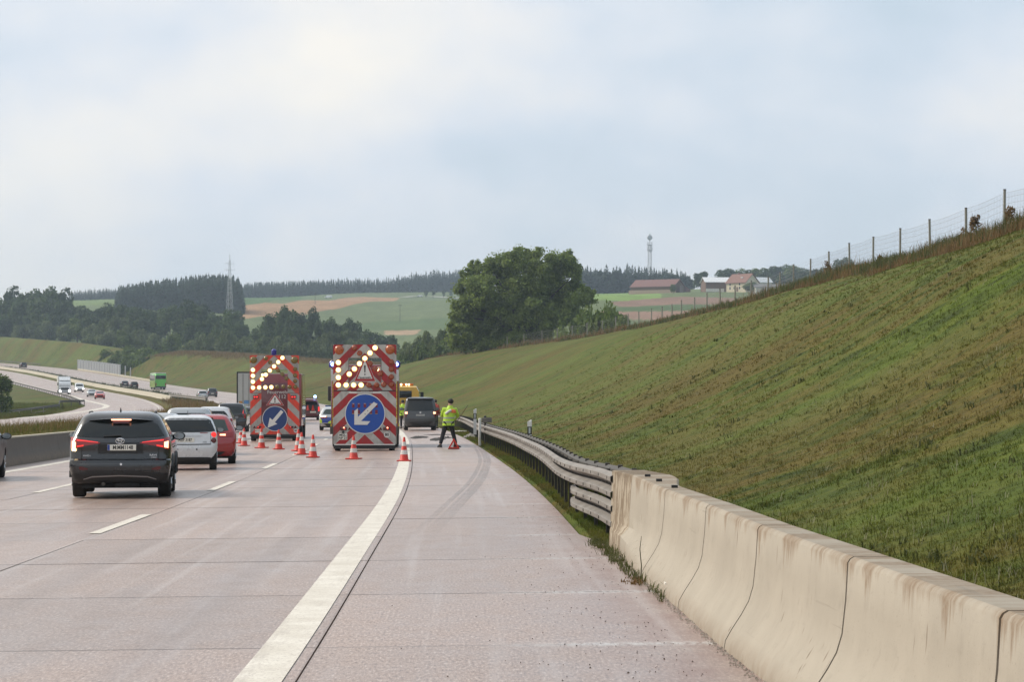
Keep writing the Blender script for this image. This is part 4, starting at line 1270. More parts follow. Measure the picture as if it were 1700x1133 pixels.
# ------------------------------------------------------------------ spruce woods: masses
def spruce_proto(seed, n=150):
    r = np.random.default_rng(seed)
    h = r.uniform(0.06, 1.0, n) ** .85
    rad = (1 - h) ** .72 * .22 * r.uniform(.5, 1.15, n) + .014
    a = r.uniform(0, 2 * pi, n)
    w = .055 * (1.15 - h) * r.uniform(.7, 1.4, n)
    ca, sa = np.cos(a), np.sin(a)
    z = h
    inner = np.stack([ca * rad * .1, sa * rad * .1, z + .03], 1)
    tip = np.stack([ca * rad, sa * rad, z - .05 * (1 - h) - .01], 1)
    sd = np.stack([-sa, ca, 0 * a], 1) * w[:, None]
    mid = (inner * .35 + tip * .65)
    q = np.stack([inner, mid + sd, tip, mid - sd], 1).reshape(-1, 3)
    top = np.array([[-.008, 0, .93], [.008, 0, .93], [0, .004, 1.05], [0, -.004, 1.05]])
    q = np.concatenate([q, top])
    t = np.repeat(np.clip(r.normal(.45, .2, n + 1), 0, 1), 4)
    return q, t
SPR = [spruce_proto(s) for s in range(5)]
BRD = []
for s in range(3):
    V, Fc, t = crown_arrays(240, .30, .30, .40, .12, 900 + s, lobes=9, lobe_r=.5, core=.65)
    BRD.append((V + np.array([0, 0, .58]), t))
def wood(name, label, trees, mtl, broad=0.0):
    """trees: list of (x, Z, z, height)"""
    Vs, Ts = [], []
    for x, Z, z, h in trees:
        if random.random() < broad: q, t = random.choice(BRD); sx = h * random.uniform(.75, 1.0); hh = h * .86
        else: q, t = random.choice(SPR); sx = h * random.uniform(.8, 1.25); hh = h
        a = random.uniform(0, 6.28); c, s = cos(a), sin(a)
        V = np.stack([(q[:, 0] * c - q[:, 1] * s) * sx + x, (q[:, 0] * s + q[:, 1] * c) * sx + Z, q[:, 2] * hh + z], 1)
        Vs.append(V); Ts.append(np.clip(t + random.uniform(-.2, .2), 0, 1))
    V = np.concatenate(Vs)
    o = np_obj(name, V, np.arange(len(V)).reshape(-1, 4), mtl, attrs={'tint': ('POINT', np.concatenate(Ts))})
    return tag(o, label, 'wood', kind='stuff')
def rows(px0, px1, Z, depth, nrow, step, top, jit=.16):
    out = []
    for r in range(nrow):
        ZZ_ = Z + depth * r / max(1, nrow - 1)
        px = px0 + random.uniform(0, step)
        while px < px1:
            g = hill_z(px, ZZ_) - .5
            tp = interp(top, px) if isinstance(top, list) else top
            h = (CAMH + (667 - tp) * Z / F) - hill_z(px, Z)
            edge = min(1, .55 + min(px - px0, px1 - px) / 14)
            out.append(((px - 850) * ZZ_ / F, ZZ_ + random.uniform(-2, 2), g, h * edge * random.uniform(1 - jit, 1 + jit * .3)))
            px += step * random.uniform(.6, 1.4)
    return out
wood('spruce_wood', 'dense dark spruce wood on the hill left of the tan field below the pylon', rows(190, 404, 1400, 70, 7, 5.0, [(190, 476), (240, 467), (300, 461), (345, 457), (385, 459), (404, 466)]), M_NEEDLE)
wood('distant_spruce_wood', 'long blue green spruce wood along the skyline above the tan field', rows(400, 775, 2120, 90, 6, 3.6, [(400, 470), (470, 467), (560, 462), (640, 461), (690, 452), (720, 449), (775, 447)], .2), M_NEEDLE)
wood('distant_spruce_wood', 'blue green spruce wood on the skyline left of the dark hill wood', rows(112, 200, 2000, 60, 5, 3.6, [(112, 484), (150, 478), (200, 478)], .2), M_NEEDLE)
wood('mixed_wood', 'dark mixed wood on the skyline behind the brown barn and under the radio mast', rows(955, 1120, 1520, 70, 7, 5.2, [(955, 440), (1000, 440), (1060, 439), (1120, 448)]) + rows(1095, 1152, 1480, 50, 6, 6, [(1095, 444), (1130, 446), (1152, 456)]), M_NEEDLE, .45)
wood('farm_wood', 'leafy wood on the skyline behind the farm buildings', rows(1196, 1480, 1480, 60, 5, 6, [(1196, 452), (1230, 446), (1300, 442), (1360, 446), (1480, 444)]), M_LEAF_D, .9)

# ------------------------------------------------------------------ grass and weeds: masses nobody could count
def tufts(name, pts, hgt, wid, nb, lean, mtl, seed, attrs_tint=(.5, .25)):
    """pts (n, 3); each tuft has nb narrow blades (one bent face of two triangles each)"""
    r = np.random.default_rng(seed)
    n = len(pts)
    P = np.repeat(pts, nb, 0); N = n * nb
    h = np.repeat(hgt, nb) * r.uniform(.5, 1.2, N); w = np.repeat(wid, nb) * r.uniform(.6, 1.3, N)
    a = r.uniform(0, 2 * pi, N)
    ln = r.uniform(.1, 1.0, N) * lean
    off = r.normal(size=(N, 2)) * (np.repeat(hgt, nb) * .35)[:, None]
    base = P + np.stack([off[:, 0], off[:, 1], -h * .06], 1)
    dx, dy = np.cos(a), np.sin(a)
    side = np.stack([-dy, dx, 0 * a], 1) * w[:, None]
    mid = base + np.stack([dx * h * ln * .35, dy * h * ln * .35, h * .6], 1)
    tip = base + np.stack([dx * h * ln, dy * h * ln, h * (1 - .25 * ln)], 1)
    V = np.stack([base - side * .5, base + side * .5, mid + side * .38, tip, mid - side * .38], 1).reshape(-1, 3)
    k = np.arange(N) * 5
    Fc = np.concatenate([np.stack([k, k + 1, k + 2], 1), np.stack([k, k + 2, k + 4], 1), np.stack([k + 4, k + 2, k + 3], 1)])
    t = np.repeat(np.clip(r.normal(attrs_tint[0], attrs_tint[1], N), 0, 1), 5)
    return np_obj(name, V, Fc, mtl, attrs={'tint': ('POINT', t)})
rg = np.random.default_rng(11)
pts, hs, ws = [], [], []
NG = 150000
zs = 1 / rg.uniform(1 / 240, 1 / 13.0, NG)
tt = rg.uniform(0, 1, NG)
for Z, t in zip(zs, tt):
    x, z = slope_pt(Z, t)
    if Z > 70 and rg.uniform() < (Z - 70) / 190: continue
    if (x * F / Z + 850) > 1760 or (x * F / Z + 850) < 600: continue
    amp = 0.22 * sin(pi * t) ** 0.5
    pts.append((x, Z, z + amp * float(bumps(x, Z)) - .02))
    k = max(1, Z / 45)
    hs.append(.075 * k ** .25 * random.uniform(.4, 1.5)); ws.append(.0078 * k ** .9)
g = tufts('slope_grass', np.array(pts), np.array(hs), np.array(ws), 6, 1.6, M_BLADE, 12)
tag(g, 'short rough green and brown grass covering the cutting slope on the right', 'grass', kind='stuff')
# taller weed clumps and pale seed heads here and there on the slope
pts, hs, ws, pp, ph, pw = [], [], [], [], [], []
for _ in range(9000):
    Z = 1 / rg.uniform(1 / 150, 1 / 13.0); t = rg.uniform(0, 1)
    x, z = slope_pt(Z, t)
    if not 640 < x * F / Z + 850 < 1760: continue
    z += 0.22 * sin(pi * t) ** 0.5 * float(bumps(x, Z)) - .02
    cl = sin(x * 1.7 + 2 * sin(Z * .31)) * sin(Z * .53 + x * .4)
    k = max(1, Z / 45)
    if cl > .45 and rg.uniform() < .5: pts.append((x, Z, z)); hs.append(.11 * k ** .4 * random.uniform(.6, 1.5)); ws.append(.022 * k ** .8)
    elif rg.uniform() < .22: pp.append((x, Z, z + .06)); ph.append(.10 * random.uniform(.6, 1.6)); pw.append(.006 * k)
g = tufts('slope_weeds', np.array(pts), np.array(hs), np.array(ws), 7, 1.3, M_WEED_G, 41, (.5, .25))
tag(g, 'low broad leaved weeds in patches on the cutting slope', 'weeds', kind='stuff')
g = tufts('seed_heads', np.array(pp), np.array(ph), np.array(pw), 3, .9, leaf_mat('pale_seed', (.20, .18, .10), (.42, .40, .27)), 42)
tag(g, 'pale dry seed heads scattered over the cutting slope', 'weeds', kind='stuff')
# verge between shoulder and rail
pts, hs, ws = [], [], []
for _ in range(17000):
    Z = 1 / rg.uniform(1 / 170, 1 / 29.5)
    d0 = 2.70; d1 = 4.4
    d = d0 + .04 + (d1 - d0) * rg.uniform(0, 1) ** 1.4
    if Z < 31 and d < 3.1: continue
    x = XW(Z) + d
    pts.append((x, Z, RZ(2.6, Z) - .04)); k = max(1, Z / 40)
    hs.append(.08 * k ** .4 * random.uniform(.4, 1.5)); ws.append(.009 * k ** .9)
g = tufts('verge_grass', np.array(pts), np.array(hs), np.array(ws), 7, 1.0, M_BLADE, 13)
tag(g, 'grass and small weeds on the verge under the guard rail', 'grass', kind='stuff')
# thin weeds in the crack at the foot of the barrier
pts, hs, ws = [], [], []
for _ in range(260):
    Z = rg.uniform(22, 31.5)
    if rg.uniform() > (Z - 20) / 11.5: continue
    x = bar_top_x(min(Z, 30.6)) - .22 + .1 * (Z > 29) - rg.uniform(0, .12)
    pts.append((x, Z, .02)); hs.append(random.uniform(.03, .12)); ws.append(.008)
g = tufts('crack_weeds', np.array(pts), np.array(hs), np.array(ws), 6, 1.2, M_WEED_G, 14)
tag(g, 'small weeds growing along the foot of the concrete barrier', 'weeds', kind='stuff')
# rust-brown tall weeds along the fence
pts, hs, ws = [], [], []
for _ in range(5600):
    Z = 1 / rg.uniform(1 / 500, 1 / 92.0)
    xc, zc = crest(Z)
    u = rg.normal() * 1.0
    cl = .5 + .5 * sin(Z * .47 + 2 * sin(Z * .13)) * sin(Z * .19 + 1)
    if rg.uniform() > .18 + cl ** 2 * 1.4: continue
    x = xc + u - .3
    pts.append((x, Z, zc - (max(0, -u) * .35) + .02)); k = max(1, Z / 105)
    hs.append((.20 + .55 * rg.uniform() ** 3 * cl + .25 * cl) * (1 + .12 * k)); ws.append(.020 * k ** .9)
g = tufts('crest_weeds', np.array(pts), np.array(hs), np.array(ws), 10, .7, M_WEED_R, 15, (.45, .3))
tag(g, 'rust brown tall dry weeds along the foot of the crest fence', 'weeds', kind='stuff')
pts, hs, ws = [], [], []
for _ in range(2600):
    Z = 1 / rg.uniform(1 / 420, 1 / 95.0)
    xc, zc = crest(Z); u = rg.normal() * .9
    if sin(Z * .33 + 2) < .1: continue
    pts.append((xc + u - .6, Z, zc - max(0, -u) * .3)); k = max(1, Z / 105)
    hs.append(.45 + .3 * rg.uniform()); ws.append(.024 * k ** .9)
g = tufts('crest_green_weeds', np.array(pts), np.array(hs), np.array(ws), 10, .9, M_WEED_G, 16)
tag(g, 'green low weeds between the brown ones along the crest', 'weeds', kind='stuff')
pts, hs, ws = [], [], []
for _ in range(3500):      # along the far slope's upper edge
    Z = rg.uniform(525, 735)
    xc, zc = crest(Z); u = rg.normal() * 1.6
    pts.append((xc + u, Z, zc - max(0, -u) * .3)); hs.append(.45 + .4 * rg.uniform()); ws.append(.10)
g = tufts('far_crest_weeds', np.array(pts), np.array(hs), np.array(ws), 5, .8, M_WEED_T, 17, (.5, .3))
tag(g, 'brown dry grass along the top of the far cutting slope', 'weeds', kind='stuff')
# single tall dry stalk plants before the fence
def stalk(px, Z, h, label, seed):
    rr = random.Random(seed)
    xc, zc = crest(Z); x = (px - 850) * Z / F
    t = thing('dry_stalk_plant', label, 'plant', (x, Z, zc), 0, 'tall dry plants along the crest fence')
    m = MB()
    for k in range(3):
        m.tube([(k * .06 - .06, 0, -.1), (k * .1 - .1 + rr.uniform(-.1, .1), 0, h * rr.uniform(.75, 1.0))], [.02, .008], 5)
    obj('stem', m, M_BARK, t, 0)
    V, Fc, tt_ = crown_arrays(420, .26, .26, h * .42, .085, seed, lobes=9, lobe_r=.5, core=.8)
    np_obj('seed_head', V + np.array([0, 0, h * .58]), Fc, M_WEED_R, t, attrs={'tint': ('POINT', tt_)})
stalk(1622, 111, 1.35, 'tall brown seed stalk plant between the two rightmost fence posts', 1)
stalk(1679, 103.5, 1.15, 'brown stalk plant just right of the tallest fence post', 2)
stalk(1602, 114, .85, 'bushy rust brown plant at the foot of the second fence post from the right', 3)
stalk(1374, 163, 1.1, 'dark brown plant beside a fence post in the middle of the crest', 4)
stalk(1463, 141, .8, 'dry loose plant left of the pale part of the crest', 5)
# median weeds
pts, hs, ws, red = [], [], [], []
for _ in range(9500):
    Z = 1 / rg.uniform(1 / 420, 1 / 58.0)
    d = rg.uniform(-19.5, -12.0)
    up = 0.55 if Z < 330 else .2
    zb = RZ(d, Z) + (up if d > -16 else up * .6 + .2) + .02
    k = max(1, Z / 90)
    edge = d < -15
    pts.append((XW(Z) + d, Z, zb - .05)); hs.append((.30 if not edge else .5) * random.uniform(.5, 1.5) * (1 + .35 * min(1, max(0, (Z - 120) / 90)))); ws.append(.014 * k ** .9)
    red.append(.72 if (edge and Z > 150) else (.5 if Z > 150 else (.30 if edge else .10)))
red = rg.uniform(0, 1, len(red)) < np.array(red)
P, H_, W_ = np.array(pts), np.array(hs), np.array(ws)
g = tufts('median_weeds', P[red], H_[red], W_[red], 9, .8, M_WEED_R, 18, (.35, .25)); tag(g, 'rust brown tall weeds on the median strip', 'weeds', kind='stuff')
g = tufts('median_grass', P[~red], H_[~red] * .85, W_[~red], 10, .9, M_BLADE, 19, (.4, .25)); tag(g, 'green grass on the median strip behind the wall', 'grass', kind='stuff')
pts, hs, ws = [], [], []
for _ in range(3000):      # thin dark line of weeds along the far median
    Z = rg.uniform(430, 900); d = rg.uniform(-15.6, -14.4)
    pts.append((XW(Z) + d, Z, RZ(d, Z))); hs.append(.6 + .7 * rg.uniform() ** 2); ws.append(.10)
g = tufts('far_median_weeds', np.array(pts), np.array(hs), np.array(ws), 5, .8, M_WEED_G, 20, (.2, .2)); tag(g, 'thin line of dark weeds along the far median', 'weeds', kind='stuff')
pts, hs, ws = [], [], []
for _ in range(5000):      # grass island of the slip road
    Z = rg.uniform(275, 420); e = opp_edge(Z)
    d = e - rg.uniform(.2, 12)
    pts.append((XW(Z) + d, Z, RZ(-35, Z) - .1)); hs.append(.2 + .3 * rg.uniform()); ws.append(.05)
g = tufts('island_grass', np.array(pts), np.array(hs), np.array(ws), 5, .9, M_BLADE, 21, (.75, .2)); tag(g, 'fresh green grass on the island beside the slip road', 'grass', kind='stuff')
# the single weed in the barrier joint
jw = thing('joint_weed', 'single small weed sprouting from the first barrier joint beside the end block', 'weed', (1.20, 24.6, .0))
m = MB().tube([(0, 0, 0), (.01, 0, .16), (-.005, 0, .32), (.01, 0, .44)], [.006, .005, .004, .002], 5)
obj('stem', m, M_WEED_G, jw, 0)
for k in range(9):
    h = .1 + .035 * k; s = 1 if k % 2 else -1; L = .10 - .006 * k
    obj('leaf', MB().add([(0, 0, h), (s * L * .5, .012, h + .02), (s * L, 0, h + .005), (s * L * .5, -.012, h + .02)], [(0, 1, 2, 3)]), M_WEED_G, jw, 0)
pts = np.stack([rg.normal(1.18, .05, 30), rg.normal(24.6, .25, 30), np.zeros(30)], 1)
g = tufts('dead_weed_mat', pts, np.full(30, .06), np.full(30, .012), 8, 1.6, M_WEED_R, 22); tag(g, 'brown dead weeds at the foot of the first barrier joint', 'weeds', kind='stuff')
# grit on the shoulder
def grit(name, label, n, fx, size, mtl, seed):
    r = np.random.default_rng(seed); Vs, Fs = [], []
    for i in range(n):
        x, y, z = fx(r); s = size * r.uniform(.4, 1.6)
        v = np.array([[-1, -1, 0], [1, -.8, 0], [.9, 1, 0], [-.8, .9, 0], [-.3, -.2, 1.1], [.4, .3, .9]]) * r.uniform(.6, 1.2, (6, 3)) * s
        Vs.append(v + [x, y, z - s * .1]); k = i * 6
        Fs += [(k, k + 1, k + 4), (k + 1, k + 5, k + 4), (k + 1, k + 2, k + 5), (k + 2, k + 3, k + 5), (k + 3, k + 4, k + 5), (k + 3, k, k + 4)]
    o = np_obj(name, np.concatenate(Vs), np.array(Fs), mtl); tag(o, label, 'grit', kind='stuff')
def gfx(r):
    Z = 1 / r.uniform(1 / 60, 1 / 15.0); d = 2.62 - abs(r.normal()) * .55
    xm = bar_top_x(Z) - .26 if Z < 30 else 99
    x = min(XW(Z) + d, xm)
    return x, Z, RZ(x - XW(Z), Z) + .003
grit('road_grit', 'dark stones and crumbs scattered along the edge of the shoulder', 420, gfx, .0045, M_SOIL, 31)
def gfx2(r):
    Z = r.uniform(13, 30.5); x = bar_top_x(Z) - .25 - abs(r.normal()) * .03
    return x, Z, RZ(x - XW(Z), Z) + .002
grit('foot_grit', 'pale crumbs of mortar along the foot of the concrete barrier', 900, gfx2, .007, mat('pale_crumbs', (.34, .30, .26), .9, var=.3, scale=20), 32)
# ------------------------------------------------------------------ vehicles: materials
def paint(name, rgb, rough=.32, metal=.15):
    return mat('paint_' + name, rgb, rough, metal=metal, var=.05, scale=3, coat=1.0)
M_GLASS = mat('car_glass', (.010, .013, .013), .06, var=0, spec=.5)
M_GLASS2 = mat('car_glass_green', (.030, .042, .038), .08, var=0, spec=.5)
M_TYRE = mat('tyre_rubber', (.018, .017, .016), .85, var=.25, scale=14)
M_RIM = mat('alloy_rim', (.42, .42, .43), .35, metal=.8, var=.1)
M_TRIM = mat('black_trim', (.016, .016, .017), .55, var=.1)
M_CHROME = mat('chrome', (.72, .72, .73), .14, metal=1.0, var=0)
M_NEAR_BLACK = mat('underbody', (.012, .012, .012), .9, var=.2)  # matt near-black of underbodies, silencer and panel gaps
M_LAMP_RED = mat('lamp_red', (.28, .012, .012), .15, var=0, coat=.5)
M_LAMP_DK = mat('lamp_dark_red', (.09, .008, .010), .2, var=0, coat=.5)
M_LIT_RED = mat('lamp_red_lit', (.4, .02, .02), .3, var=0, emit=(1.0, .035, .03), estr=.7)
M_LIT_HOT = mat('brake_lamp_lit', (1, .5, .3), .3, var=0, emit=(1.0, .36, .2), estr=2.6)
M_LIT_WARM = mat('lamp_warm_lit', (1, .8, .5), .3, var=0, emit=(1.0, .72, .38), estr=5.0)
M_LIT_WHITE = mat('headlamp_lit', (1, 1, 1), .3, var=0, emit=(1.0, .97, .88), estr=8.0)
M_HEAD = mat('headlamp_glass', (.6, .62, .64), .1, var=0)
M_PLATE = mat('plate_white', (.74, .73, .66), .4, var=.05)
M_PLATE_BLUE = mat('plate_blue', (.02, .06, .30), .4, var=0)
M_INK = mat('plate_black', (.012, .012, .012), .5, var=0)

class Body:
    """a car body as plan rings stacked in height; rear at y = 0, front at +y.
    rows: (z, half width, y rear, y front, corner radius)"""
    def __init__(s, rows, bow=.05):
        s.rows = rows; s.bow = bow
        s.zs = [r[0] for r in rows]
    def at(s, z):
        return [float(np.interp(z, s.zs, [r[k] for r in s.rows])) for k in range(1, 5)]
    def ring(s, z, n=5, m=6):
        w, y0, y1, r = s.at(z)
        r = min(r, w * .8, (y1 - y0) * .45)
        P = []
        def rear(x): return y0 + s.bow * (x / w) ** 2
        xs = np.linspace(-(w - r), w - r, 7)
        yc = rear(w - r)
        for x in xs: P.append((x, rear(x)))
        for k in range(1, n + 1):
            a = -pi / 2 + (pi / 2) * k / n
            P.append((w - r + r * cos(a), yc + r + r * sin(a)))
        rf = min(r * 1.6, w * .8)
        for q in np.linspace(yc + r, y1 - rf, m)[1:-1]: P.append((w, q))
        for k in range(0, n + 1):
            a = (pi / 2) * k / n
            P.append((w - rf + rf * cos(a), y1 - rf + rf * sin(a)))
        for x in np.linspace(w - rf, -(w - rf), 5)[1:-1]: P.append((x, y1))
        for k in range(0, n + 1):
            a = pi / 2 + (pi / 2) * k / n
            P.append((-(w - rf) + rf * cos(a), y1 - rf + rf * sin(a)))
        for q in np.linspace(yc + r, y1 - rf, m)[1:-1][::-1]: P.append((-w, q))
        for k in range(0, n):
            a = pi + (pi / 2) * k / n
            P.append((-(w - r) + r * cos(a), yc + r + r * sin(a)))
        return [(x, y, z) for x, y in P]
    def rear_y(s, x, z):
        w, y0, y1, r = s.at(z); r = min(r, w * .8)
        ax = abs(x)
        if ax <= w - r: return y0 + s.bow * (x / w) ** 2
        yc = y0 + s.bow * ((w - r) / w) ** 2
        t = min(1, (ax - (w - r)) / r)
        return yc + r - r * sqrt(max(0, 1 - t * t))
    def front_y(s, x, z):
        w, y0, y1, r = s.at(z); r = min(r * 1.6, w * .8)
        ax = abs(x)
        if ax <= w - r: return y1
        t = min(1, (ax - (w - r)) / r)
        return y1 - r + r * sqrt(max(0, 1 - t * t))
    def shell(s, step=.045):
        zs = []
        for a, b in zip(s.zs[:-1], s.zs[1:]):
            k = max(1, int((b - a) / step)); zs += list(np.linspace(a, b, k + 1)[:-1])
        zs.append(s.zs[-1])
        return MB().loft([s.ring(z) for z in zs])
    def patch(s, cols, off=.006, nv=5, face='rear', sub=4):
        """a panel laid on the surface; cols: (u, z low, z high) with u = x (rear, front) or y (sides)"""
        cc = []
        for (u0, l0, h0), (u1, l1, h1) in zip(cols[:-1], cols[1:]):
            for k in range(sub):
                t = k / sub; cc.append((u0 + (u1 - u0) * t, l0 + (l1 - l0) * t, h0 + (h1 - h0) * t))
        cc.append(cols[-1])
        outer, inner = [], []
        for u, l, h in cc:
            for k in range(nv + 1):
                z = l + (h - l) * k / nv
                if face == 'rear': y = s.rear_y(u, z); outer.append((u, y - off, z)); inner.append((u, y + .004, z))
                elif face == 'front': y = s.front_y(u, z); outer.append((u, y + off, z)); inner.append((u, y - .004, z))
                else:
                    sg = 1 if face == 'right' else -1
                    w = s.at(z)[0]; outer.append((sg * (w + off), u, z)); inner.append((sg * (w - .004), u, z))
        n = len(cc); k = nv + 1; f = []
        for i in range(n - 1):
            for j in range(nv):
                a = i * k + j; f.append((a, a + 1, a + k + 1, a + k))
        border = [i * k for i in range(n)] + [(n - 1) * k + j for j in range(1, k)] + [i * k + nv for i in range(n - 2, -1, -1)] + [j for j in range(nv - 1, 0, -1)]
        o = n * k
        for a, b in zip(border, border[1:] + border[:1]): f.append((a, b, b + o, a + o))
        return MB().add(outer + inner, f)

def arch_cut(o, ys, r, w, zc):
    """wheel arches cut into the body shell"""
    cut = MB()
    for y in ys:
        for sg in (-1, 1):
            x0, x1 = (w - .30, w + .2) if sg > 0 else (-w - .2, -w + .30)
            cut.lathe([(r, x0), (r, x1)], 24, (0, y, zc), 'x')
    me = bpy.data.meshes.new('cutter'); me.from_pydata(cut.v, [], cut.f); fix_normals(me)
    c = bpy.data.objects.new('cutter', me); col.objects.link(c)
    c.matrix_world = o.matrix_world if o.parent is None else Matrix()
    par = o.parent; o.parent = None
    md = o.modifiers.new('arches', 'BOOLEAN'); md.object = c; md.operation = 'DIFFERENCE'; md.solver = 'EXACT'
    dg = bpy.context.evaluated_depsgraph_get()
    nm = bpy.data.meshes.new_from_object(o.evaluated_get(dg))
    o.modifiers.clear(); old = o.data; o.data = nm; nm.name = 'body'
    nm.polygons.foreach_set('use_smooth', [True] * len(nm.polygons)); nm.set_sharp_from_angle(angle=radians(32))
    bpy.data.meshes.remove(old); bpy.data.objects.remove(c); bpy.data.meshes.remove(me)
    o.parent = par

def wheel(parent, x, y, r, width, sgn, rim=True):
    t = obj('wheel', MB().lathe([(r * .62, -width / 2), (r * .93, -width / 2), (r, -width * .36), (r, width * .36), (r * .93, width / 2), (r * .62, width / 2)], 26, (0, 0, 0), 'x'), M_TYRE, parent, 35, loc=(x, y, r))
    if rim:
        m = MB().lathe([(r * .64, sgn * width * .49), (r * .60, sgn * width * .42), (r * .2, sgn * width * .36), (.02, sgn * width * .38)], 20, (0, 0, 0), 'x')
        for k in range(5):
            a = 2 * pi * k / 5
            m.tube([(sgn * width * .45, cos(a) * r * .1, sin(a) * r * .1), (sgn * width * .49, cos(a) * r * .58, sin(a) * r * .58)], r * .08, 6)
        obj('rim', m, M_RIM, t, 35)
    return t

def plate(parent, x, y, z, text, w=.52, h=.11):
    p = obj('number_plate', MB().box(-w / 2, w / 2, -.004, .004, -h / 2, h / 2, bev=.003), M_PLATE, parent, 0, loc=(x, y, z))
    obj('euro_band', MB().box(-w / 2 + .002, -w / 2 + .045, -.0056, -.004, -h / 2 + .004, h / 2 - .004), M_PLATE_BLUE, p, 0)
    if text: text_obj('lettering', text, h * .92, M_INK, p, (.022, -.0052, -.002), ext=.0006, xscale=.80, bold=.0022)
    return p

def mirror(parent, x, y, z, m, s=1.0, sg=1):
    a = MB().sphere((sg * .13 * s, 0, 0), .105 * s, 8, 0, (1.15, .55, .78))
    a.v = [((v[0]), v[1], v[2]) for v in a.v]
    a.tube([(-sg * .02, 0, -.05), (sg * .07 * s, 0, -.035)], .022, 6)
    o = obj('wing_mirror', a, m, parent, 50, loc=(x, y, z))
    g = MB().lathe([(.001, -.001), (1, 0)], 16, (0, 0, 0), 'y', cap=False)
    g.v = [(v[0] * .095 * s + sg * .13 * s, -.062 * s + v[1] * .004, v[2] * .062 * s) for v in g.v]
    obj('mirror_glass', g, mat('mirror_glass', (.25, .27, .28), .08, metal=.6, var=0), o, 0)
    return o

# ------------------------------------------------------------------ body kinds
def rows_scaled(rows, L, Wd, H, L0, W0, H0):
    return [(z * H / H0, w * Wd / W0, y0 * L / L0, y1 * L / L0, r) for z, w, y0, y1, r in rows]
SUV = [(.27, .80, .16, 4.46, .16), (.33, .86, .06, 4.52, .15), (.45, .895, .015, 4.57, .13), (.60, .915, .0, 4.6, .12), (.70, .92, .015, 4.6, .12), (.73, .918, .06, 4.6, .13), (.86, .92, .075, 4.56, .14), (.98, .915, .06, 4.45, .16), (1.04, .905, .07, 4.1, .17), (1.075, .895, .10, 3.55, .18), (1.10, .885, .13, 3.42, .18), (1.20, .85, .20, 3.15, .17), (1.35, .79, .30, 2.75, .16), (1.48, .735, .39, 2.42, .15), (1.55, .705, .435, 2.2, .15), (1.595, .66, .47, 2.05, .15), (1.625, .59, .53, 1.92, .15), (1.645, .47, .66, 1.75, .14), (1.652, .30, .85, 1.5, .12)]
HATCH = [(.24, .78, .14, 4.2, .16), (.32, .84, .05, 4.26, .15), (.45, .87, .01, 4.3, .13), (.60, .885, .0, 4.3, .13), (.72, .89, .02, 4.3, .13), (.84, .885, .05, 4.22, .15), (.92, .875, .07, 4.0, .16), (.97, .86, .11, 3.3, .17), (1.0, .85, .14, 3.2, .17), (1.15, .775, .27, 2.75, .16), (1.28, .70, .40, 2.35, .15), (1.36, .645, .50, 2.05, .15), (1.405, .57, .62, 1.85, .14), (1.43, .42, .82, 1.65, .12)]
SMART = [(.15, .66, .16, 2.46, .18), (.24, .72, .06, 2.52, .18), (.36, .75, .02, 2.56, .17), (.50, .765, .0, 2.62, .16), (.62, .775, .0, 2.65, .16), (.75, .775, .03, 2.6, .17), (.88, .77, .045, 2.5, .18), (.96, .755, .06, 2.35, .18), (1.00, .745, .07, 2.2, .18), (1.12, .715, .12, 2.0, .17), (1.24, .67, .19, 1.75, .16), (1.32, .63, .255, 1.55, .15), (1.376, .575, .33, 1.4, .15), (1.412, .49, .45, 1.25, .14), (1.432, .36, .6, 1.1, .12)]
VAN = [(.26, .82, .10, 4.75, .14), (.34, .90, .03, 4.85, .13), (.50, .935, .0, 4.9, .12), (.70, .95, .0, 4.9, .12), (.95, .95, .015, 4.8, .12), (1.10, .945, .03, 4.5, .12), (1.16, .94, .035, 4.2, .12), (1.30, .92, .06, 3.95, .12), (1.50, .885, .10, 3.65, .12), (1.70, .845, .15, 3.35, .12), (1.83, .81, .19, 3.1, .12), (1.90, .75, .25, 2.9, .13), (1.94, .62, .38, 2.7, .13), (1.955, .4, .6, 2.4, .1)]

def base_car(name, label, cat, rows, m, px, Z, wheels, wr, ww=.22, bow=.05, group=None, rot=0.0, cut=True, loc=None, rims=True, flip=False, glass=None):
    """px: photograph column of the middle of the rear end, Z its depth"""
    p = loc if loc is not None else on_road(px, Z)
    t = thing(name, label, cat, p, (heading(Z) + rot) if not flip else heading(Z) + pi + rot, group)
    B = Body(rows, bow)
    o = obj('body', B.shell(), m, t, 32)
    w = max(r[1] for r in rows)
    if cut: arch_cut(o, wheels, wr + .055, w, wr)
    for y in wheels:
        for sg in (-1, 1): wheel(t, sg * (w - ww / 2 - .02), y, wr, ww, sg, rims)
    L = rows[3][3]
    obj('underbody', MB().box(-w + .22, w - .22, .25, L - .3, max(.17, rows[0][0] - .08), rows[0][0] + .06), M_NEAR_BLACK, t, 0)
    return t, B

